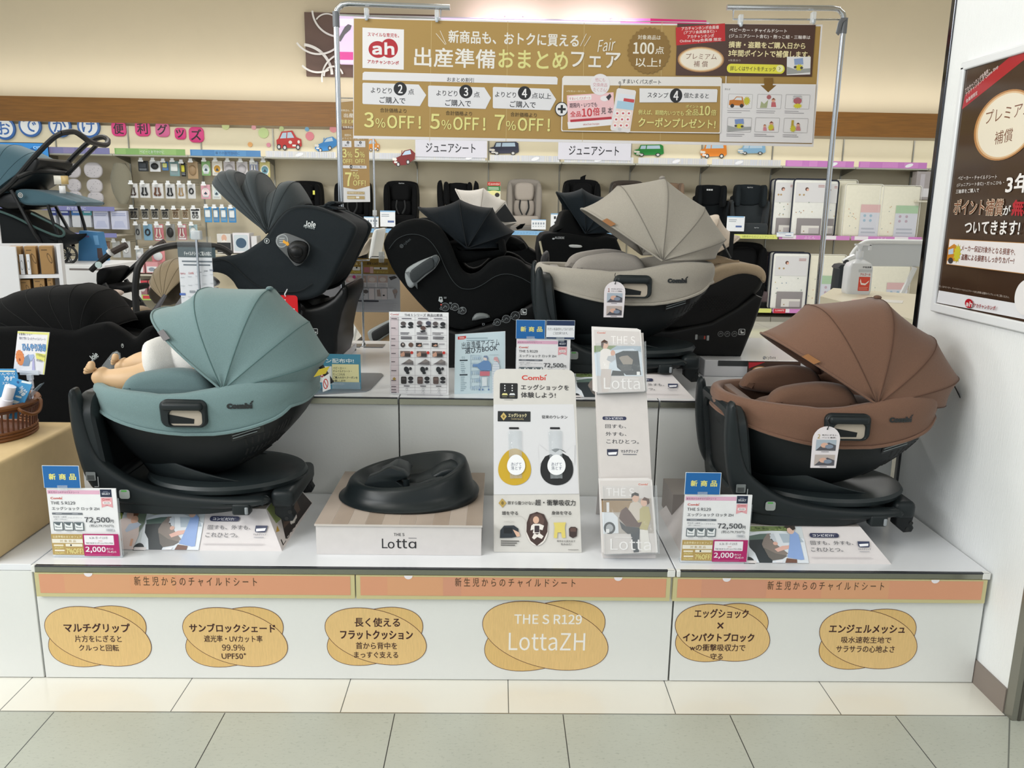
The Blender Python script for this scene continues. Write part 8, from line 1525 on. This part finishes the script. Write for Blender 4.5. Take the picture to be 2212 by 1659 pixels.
q=MB();fz=lambda x,y:aty(720+x/7.2125,540+y/7.2125,YN2-.012);q.tube([fz(185,105),fz(310,102),fz(345,130),fz(370,160),fz(565,160),fz(585,105),fz(800,105)],.0035,chrome,n=7);put(t,q,'holder_rod')
for x in(180,750):p=fz(x,110);q=MB();q.box(p.x-.012,p.x+.012,YN2-.02,YN2+.008,p.z-.025,p.z+.025,M('#e2e8ec',.06,alpha=.5));put(t,q,'clip',bevel=.003)
q=MB()
q.box(xs_-.10,xs_-.012,YN2-.06,YN2+.03,H2+.0005,H2+.003,M('#77797c',.3,.7));q.box(xs_+.006,xs_+.095,YN2-.06,YN2+.03,H2+.0005,H2+.003,M('#77797c',.3,.7));q.box(xs_-.02,xs_+.02,YN2-.03,YN2,H2+.0005,H2+.0035,chrome);put(t,q,'base_plate')
# beige seat with oval pad, standing on a low plinth behind the platforms
EB=(aty(830,740,2.3).x,2.45,.32);t=thing('child_car_seat','beige car seat with a black oval side pad, low behind the notice stand','car seat',EB);cN=lambda x,y:(lambda p:(p.x-EB[0],p.z-EB[2]))(aty(720+x/7.2125,540+y/7.2125,EB[1]-.2));BE=M('#a58d6d',.8,kind='fabric')
so=[(240,940),(300,780),(500,620),(800,480),(1100,480),(1300,560),(1500,900),(1700,1250),(1500,1560),(1000,1620),(560,1560),(420,1330),(290,1130)]
for s_ in(-1,1):q=MB();q.puff([cN(*p)for p in so],s_*.17-.03,s_*.17+.03,.02,BE,n=4,sm=2);q.build('side_wing',t)
q=MB();q.puff([cN(*p)for p in[(300,940),(500,700),(900,560),(1300,660),(1600,1250),(1400,1500),(600,1500)]],-.15,.15,.02,BE,n=3,sm=2);q.build('seat_shell',t)
q=MB();q.puff([cN(*p)for p in[(540,1300),(560,1250),(640,1200),(860,1090),(1000,1050),(1050,1120),(1000,1220),(800,1360),(680,1440),(590,1430)]],-.225,-.19,.01,M('#8f9495',.5),n=3,sm=2);sp=q.build('side_impact_pad',t)
q=MB();q.puff([cN(*p)for p in[(605,1310),(620,1265),(700,1215),(870,1120),(1000,1090),(1000,1200),(800,1330),(690,1400),(630,1400)]],-.232,-.205,.008,M('#101315',.6),n=3,sm=2);q.build('pad_insert',sp)
q=MB();c0,c1=cN(300,1560),cN(1600,1560);q.box(c0[0],c1[0],-.2,.2,-EB[2]+.18,c0[1]+.03,BKP);q.build('base',t)
q=MB();q.box(EB[0]+c0[0]-.05,EB[0]+c1[0]+.05,EB[1]-.24,EB[1]+.25,0,.179,M('#cfd0d2',.4));tag(q.build('display_plinth',bevel=.004),'low white plinth on the floor behind the high platforms','plinth')
# white folding bouncer behind (white post with beige sling)
YW=3.4;CWp=lambda x,y,dy=0.:(lambda p:V((p.x,YW+dy,p.z)))(aty(780+x/3.859,330+y/3.859,YW));t=thing('baby_bouncer','white framed baby bouncer with beige sling behind the black seat','baby bouncer',(CWp(110,870).x,YW,0))
q=MB();q.puff([(CWp(x,y).x,CWp(x,y).z)for x,y in[(100,870),(125,700),(145,640),(165,632),(175,645),(165,700),(135,865),(118,875)]],YW-.2,YW+.2,.012,M('#d8dad8',.4),n=3,sm=2);put(t,q,'back_frame')
q=MB();q.puff([(CWp(x,y).x,CWp(x,y).z)for x,y in[(0,845),(10,800),(40,790),(95,710),(105,700),(110,710),(60,790),(15,855)]],YW-.18,YW+.18,.008,M('#b9ad9e',.8,kind='fabric'),n=3);put(t,q,'sling')
for dy in(-.2,.2):q=MB();a_=CWp(110,870,dy);q.cyl(a_,(a_.x+.12,a_.y,.02),.012,M('#d8dad8',.4),n=8);q.cyl(a_,(a_.x-.22,a_.y,.02),.012,M('#d8dad8',.4),n=8);put(t,q,'leg')
# tall vertical sale banner on its pole
YV=4.2;t=thing('vertical_banner','tall narrow tan sale banner with 3, 5 and 7 percent on a thin pole','banner',(aty(807,600,YV).x,YV,0));CV_=(720,200,6.3786);pp=Print(MB(),(0,YV,0),(1,0,0),(0,0,1),crop=CV_);o=[pp.uv(*k)for k in[(128,1512),(508,1506),(475,96),(82,132)]]
q=MB();q.loft([[(u,YV,v)for u,v in o],[(u,YV+.003,v)for u,v in o]],M('#dcdcde',.35));P=Print(q,(0,YV,0),(1,0,0),(0,0,1),crop=CV_,base=.0006,step=.0001)
P.poly([(84,134),(473,98),(504,1285),(310,1338),(122,1300)],'#a8864e');P.text('新商品も、おトクに買える',105,232,455,262,'#e0d8c4',.01);P.text('出産準備',145,285,420,345,'#e9e4d8',.015);P.text('おまとめフェア',100,372,440,425,'#ddd88c',.015);P.poly([(86,470),(478,440),(480,485),(88,515)],'#6a4322');P.text('対象商品は100点以上',130,462,440,496,'#ece6da',.012);P.text('期間中、対象商品を',155,572,430,606,'#e0d8c4',.008);P.text('よりどりでご購入で',120,618,430,648,'#e0d8c4',.008)
for x0,n,d in((118,'2','3'),(290,'3','5')):P.rect(x0,665,x0+132+(20 if n=='3' else 0),752,'#dedee4',.15);P.oval(x0+84,690,17,20,'#1c1c20');P.text(n,x0+78,680,x0+90,702,'#eceaec',.03);P.text('ご購入で',x0+30,716,x0+98,738,'#3a3a44',.01);P.text(d,x0+4,775,x0+66,895,'#e2dc8c',.022);P.text('%',x0+76,815,x0+142,895,'#e2dc8c',.008);P.text('OFF!',x0+14,915,x0+142,975,'#e2dc8c',.015)
P.rect(134,1005,460,1045,'#dedee4',.4);P.oval(246,1022,20,26,'#1c1c20');P.text('4',238,1010,254,1036,'#eceaec',.03);P.text('点以上ご購入で',276,1012,435,1036,'#3a3a44',.01);P.bars(240,1062,342,1082,1,'#d8ccac',.5);P.text('7',165,1100,256,1290,'#e2dc8c',.03);P.text('%',270,1095,355,1195,'#e2dc8c',.01);P.text('OFF!',275,1210,448,1282,'#e2dc8c',.018);P.rect(192,1365,430,1400,'#b39a66');P.text('出産準備おまとめフェア',198,1370,424,1394,'#ece6d2',.01);P.rect(192,1425,432,1468,'#b39a66');P.rect(315,1432,358,1456,'#e9e9e4');P.bars(198,1436,308,1462,2,'#dcd0a8',.5)
put(t,q,'printed_sheet',sharp=.3)
xp=aty(808,400,YV).x;q=MB();q.cyl((xp,YV+.012,.01),(xp,YV+.012,aty(808,200,YV).z),.0075,chrome,n=10);put(t,q,'pole');q=MB();zt_=aty(770,212,YV).z;q.cyl((xp,YV+.012,zt_),(aty(728,212,YV).x,YV+.012,zt_),.004,chrome,n=8);put(t,q,'arm');q=MB();q.cyl((xp,YV+.012,0),(xp,YV+.012,.015),.14,M('#6a6c70',.4),n=24);put(t,q,'foot');q=MB();c=aty(809,460,YV-.002);q.rbox(c.x-.014,c.x+.014,YV-.006,YV+.03,c.z-.02,c.z+.02,M('#b9bdc0',.3),.003);put(t,q,'height_clamp')
# cream seat with scalloped hood in the middle distance
YM=2.9;EM=(aty(1085,560,YM).x,YM,.45);t=thing('child_car_seat','black car seat with a cream scalloped hood behind the navy hood','car seat',EM);cM=lambda x,y,dy=0.:(lambda p:(p.x-EM[0],p.z-EM[2]))(aty(780+x/3.859,330+y/3.859,YM+dy))
mb,sm_=hood(cM(980,640),[cM(*p)for p in[(788,302),(1022,293),(1208,402),(1302,580),(1180,660)]],.19,.17,M('#cfcac4',.75,kind='fabric'),M('#a8a29a',.9),[.05,.05,.06,.03],sub=6);ho=mb.build('hood',t,solid=.005,sharp=1.2);sm_.build('seams',ho)
q=MB();q.puff([cM(*p,-.16)for p in[(1110,520),(1200,425),(1300,575),(1200,580),(1120,560)]],-.175,-.165,.002,M('#101315',.4,alpha=.92),n=1);q.build('mesh_window',t)
q=MB();q.puff([cM(*p)for p in[(800,620),(1000,640),(1200,690),(1330,700),(1400,790),(1500,860),(1500,1000),(1300,1200),(900,1200),(760,900)]],-.2,.2,.03,BK,n=4,sm=2);q.build('body',t)
q=MB();q.puff([cM(*p)for p in[(1290,625),(1330,595),(1368,590),(1340,630),(1300,640)]],-.05,.05,.006,BK,n=2);q.build('head_flap',t)
q=MB();c0,c1=cM(850,1150),cM(1380,1150);q.box(c0[0],c1[0],-.2,.2,-EM[2]+.121,c0[1],BKP);q.build('base',t);q=MB();q.box(EM[0]+c0[0]-.1,EM[0]+c1[0]+.1,YM-.25,YM+.25,0,.12,M('#cfd0d2',.4));tag(q.build('display_plinth',bevel=.004),'low white plinth under the cream hooded seat','plinth')
# black seat with dark hood, left of the greige hood
YK2=2.6;EK=(aty(1235,560,YK2).x,YK2,.45);t=thing('child_car_seat','black car seat with a slate scalloped hood, facing left behind the greige seat','car seat',EK);cK=lambda x,y,dy=0.:(lambda p:(p.x-EK[0],p.z-EK[2]))(aty(1130+x/3.456,340+y/3.456,YK2+dy))
mb,sm_=hood(cK(440,560),[cK(*p)for p in[(250,258),(436,232),(620,300),(720,420),(650,560)]],.19,.17,M('#1a2228',.8,kind='fabric'),M('#0e1216',.9),[.05,.05,.05,.03],sub=6);ho=mb.build('hood',t,solid=.005,sharp=1.2);sm_.build('seams',ho)
q=MB();q.puff([cK(*p)for p in[(280,410),(360,400),(420,540),(640,570),(680,600),(600,700),(380,700),(200,560),(250,500)]],-.17,.17,.03,BK,n=4,sm=2);q.build('head_cushion',t)
q=MB();q.puff([cK(*p)for p in[(110,600),(180,555),(320,560),(500,590),(660,590),(700,800),(500,900),(200,880),(105,780)]],-.2,.2,.025,BK,n=4,sm=2);q.tube([V((p[0],-.2,p[1]))for p in[cK(112,615),cK(130,700),cK(160,790)]],.006,M('#b9b39a',.6),n=6);P=Print(q,(EK[0],YK2-.2,EK[2]),(1,0,0),(0,0,1),crop=(1130,340,3.456),base=.002);n0=len(q.v);P.text('AILEBEBE',236,592,308,608,'#b9bec0',.01);P.oval(226,607,9,6,'#b9bec0')
for i_ in range(n0,len(q.v)):v=V(q.v[i_])-V(EK);q.v[i_]=tuple(v)
q.build('shell',t,sharp=.9)
q=MB();q.puff([cK(*p,-.2)for p in[(342,655),(370,650),(430,655),(438,670),(400,674),(350,670)]],-.215,-.19,.004,M('#b9bcbc',.4),n=2,sm=2);q.build('lever',t)
q=MB();c0,c1=cK(150,850),cK(640,850);q.box(c0[0],c1[0],-.2,.2,-EK[2]+.121,c0[1],BKP);q.build('base',t);q=MB();q.box(EK[0]+c0[0]-.1,EK[0]+c1[0]+.1,YK2-.25,YK2+.25,0,.12,M('#cfd0d2',.4));tag(q.build('display_plinth',bevel=.004),'low white plinth under the slate hooded seat','plinth')
# grey padded pillow standing behind the greige seat bar
q=MB();p=aty(1182,560,1.35);q.puff([(aty(1130+x/3.456,340+y/3.456,1.35).x,aty(1130+x/3.456,340+y/3.456,1.35).z)for x,y in[(130,800),(140,740),(165,705),(185,700),(192,740),(190,800),(175,860),(140,860)]],1.30,1.40,.02,M('#3c3b3d',.8,kind='fabric'),n=4,sm=3)
lo=min(v[2]for v in q.v);xm=sum(v[0]for v in q.v)/len(q.v);q.box(xm-.03,xm+.03,1.32,1.38,H2+.0005,lo+.02,BKP);tag(q.build('support_leg_pad'),'dark grey padded support behind the greige seat bar','support pad')
# ---- counter with sanitizer, white high chair at the right
zc=.86;P4=[atz(1772,640,zc),atz(1988,694,zc),atz(2040,640,zc),atz(1800,622,zc)];
top=[V((p.x,p.y,0))for p in P4];t=thing('counter','beige topped service counter with the sanitizer bottle','counter',(sum(p.x for p in top)/4,sum(p.y for p in top)/4,0))
q=MB();q.loft([[(p.x,p.y,zc-.05)for p in top],[(p.x,p.y,zc)for p in top]],M('#cfc8b2',.35));put(t,q,'top_board');cm_=sum(top,V((0,0,0)))/4;q=MB();ins=[cm_+(p-cm_)*.96 for p in top];q.loft([[(p.x,p.y,0)for p in ins],[(p.x,p.y,zc-.051)for p in ins]],M('#b4b4ae',.5));put(t,q,'cabinet')
bp_=atz(1848,634,zc);t=thing('sanitizer_bottle','white pump bottle of hand sanitizer with a red label','bottle',(bp_.x,bp_.y,zc));s=.93/pxm(bp_);wb=M('#dcdfe4',.25,alpha=.92)
q=MB();L=[]
for hw,z,r in((26,0,.3),(28,3,.3),(29,10,.3),(28.5,60,.3),(24,70,.4),(14,77,.8),(8,79,.95),(8,84,.95)):L.append([(x*s,y*s*.75,z*s)for x,y in rrect(0,0,hw,hw if hw<15 else 24,hw*r if hw>15 else hw,4)])
q.loft(L,wb);P=Print(q,(0,-24*.75*s,0),(1,0,0),(0,0,1),px=False,base=.0008,step=.0002);P.N=V((0,-1,0));U_=lambda x:x*s
P.rect(U_(-4),U_(8),U_(22),U_(40),'#d64a38',.08);P.text('アルコール',U_(-2),U_(43),U_(22),U_(48),'#c8402e',.02);P.rect(U_(-6),U_(51),U_(24),U_(57),'#b9bec4');P.text('手指消毒',U_(2),U_(60),U_(22),U_(64),'#2a2c30',.02);P.poly([(U_(0),U_(36)),(U_(3),U_(26)),(U_(12),U_(25)),(U_(20),U_(32)),(U_(19),U_(28)),(U_(12),U_(21)),(U_(2),U_(22)),(U_(-1),U_(30))],'#f0e6e2');P.bars(U_(-2),U_(10),U_(20),U_(17),3,'#e8a090',.4);q.build('body',t)
q=MB();q.cyl((0,0,84*s),(0,0,97*s),8.5*s,wb,n=20);q.cyl((0,0,97*s),(0,0,104*s),3.5*s,wb,n=12);q.cyl((0,0,104*s),(0,0,110*s),5*s,wb,n=14);q.box(-13*s,24*s,-3*s,3*s,110*s,114*s,wb);q.box(20*s,25*s,-3*s,3*s,100*s,112*s,wb);q.build('pump',t)
def flat(name,label,cat,px,py,rz,w,h,col):c=atz(px,py,zc);q=MB();q.box(-w/2,w/2,-h/2,h/2,.0005,.002,M(col,.3));o=q.build(name);o.location=(c.x,c.y,zc);o.rotation_euler.z=rz;return tag(o,label,cat)
flat('leaflet','clear sleeve with papers on the counter right of the bottle','leaflet',1905,650,-.5,.22,.16,'#dddcd8');flat('leaflet','pink and white leaflet on the counter below the bottle','leaflet',1865,650,-.4,.12,.08,'#d8a49c')
YD=4.3;t=thing('nursery_seat','white moulded nursery seat with rounded tube edge behind the counter','nursery seat',(aty(1950,600,YD).x,YD,0));CD=lambda x,y,dy=0.:(lambda p:V((p.x,YD+dy,p.z)))(aty(1660+x/5.186,360+y/5.186,YD));wm=M('#d4d6d8',.35)
q=MB();q.puff([(CD(x,y).x,CD(x,y).z)for x,y in[(945,1115),(960,960),(1040,860),(1150,840),(1900,850),(1900,1125),(1400,1120)]],YD,YD+.03,.012,M('#c2c5c8',.4),n=3);put(t,q,'back_panel');q=MB();q.tube([CD(930,1000),CD(985,920),CD(1060,860),(CD(1150,840)),CD(1500,842),CD(1900,850)],.02,wm,n=10,sm=3);put(t,q,'tube_rim')
q=MB();q.tube([CD(820,1070,-.04),CD(880,1030,-.04),CD(945,1010,-.02)],.025,wm,n=8);c=CD(835,1068,-.05);q.cyl(c,c+V((0,-.02,0)),.022,M('#2a2c30',.4));put(t,q,'hinge_arm')
q=MB();q.tube([CD(1640,1130),CD(1560,1300),CD(1490,1430)],.02,wm,n=8);e_=CD(1490,1430);q.cyl(e_,(e_.x-.1,e_.y,0.0),.02,wm,n=8);put(t,q,'leg');q=MB();e_=CD(1850,1130);q.cyl(e_,(e_.x+.05,e_.y,0),.02,wm,n=8);put(t,q,'leg')
q=MB();c0=CD(700,1400,-.15);c1=CD(840,1110,-.15);q.puff([(CD(x,y).x,CD(x,y).z)for x,y in[(650,1400),(685,1130),(667,1110),(695,1080),(755,1070),(815,1100),(805,1400)]],YD-.2,YD-.06,.008,M('#1b232b',.5),n=2);lo=min(v[2]for v in q.v);xm=sum(v[0]for v in q.v)/len(q.v);q.box(xm-.06,xm+.06,YD-.19,YD-.07,0,lo+.01,M('#3a3f45',.5));tag(q.build('card_terminal'),'dark navy upright terminal left of the sanitizer bottle','terminal')
# goods on the low shelf of the hook bays
zlo=aty(310,640,8.0).z
for k in(-4,-3):
    q=MB();q.box(XK(k)+.02,XK(k+1)-.004,8.0,YP,zlo-.03,zlo-.008,shm);put(bay[k],q,'shelf_board')
    q=MB();q.box(XK(k)+.02,XK(k+1)-.01,7.992,8.0,zlo-.046,zlo+.02,M('#a9c96a' if k==-4 else '#c9ccd0',.3));P=Print(q,(0,7.992,0),(1,0,0),(0,0,1),px=False,base=.0006)
    for u in(.25,.55):P.rect(XK(k)+u,zlo-.03,XK(k)+u+.09,zlo+.01,'#c8414a')
    put(bay[k],q,'price_rail')
def dX(P,x,y,w,h):P.rect(x+w*.12,y+h*.4,x+w*.88,y+h*.92,'#e4e6ea',.1);P.oval(x+w*.5,y+h*.66,w*.25,h*.18,'#8f9aa8')
def dR(P,x,y,w,h):P.rect(x,y,x+w,y+h*.3,'#c9414e');P.oval(x+w*.5,y+h*.6,w*.3,h*.25,'#d8d4d4')
for nm,lb,x0,y0,x1,y1,cc,dd in[('boxed_carrier','large blue box behind the umbrella stroller grips',252,570,288,628,'#2f66a4',dX),('boxed_feeding_set','flat pink and white box, left of the black hoop',284,566,312,590,'#d8a0a4',dX),('boxed_feeding_set','flat pink and white box behind the black hoop',314,566,342,590,'#d89aa0',dX),('toy_pack','red-topped toy pack on the low green railed shelf',298,606,318,634,'#a87880',dR),('toy_pack','red-topped toy pack beside the black hoop on the low shelf',320,606,338,634,'#a87880',dR),('boxed_feeding_set','white box at the right of the hoop on the low shelf',345,596,380,634,'#d9dade',dX)]:boxy(nm,lb,'box',x0,y0,x1,y1,8.08,.2,cc,dd,z=zlo+.001 if y1>600 else None)
q=MB();p0,p1=aty(283,592,8.06),aty(344,592,8.06);q.box(p0.x,p1.x,8.06,YP,p0.z-.02,p0.z-.001,shm);put(bay[-4],q,'shelf_board')
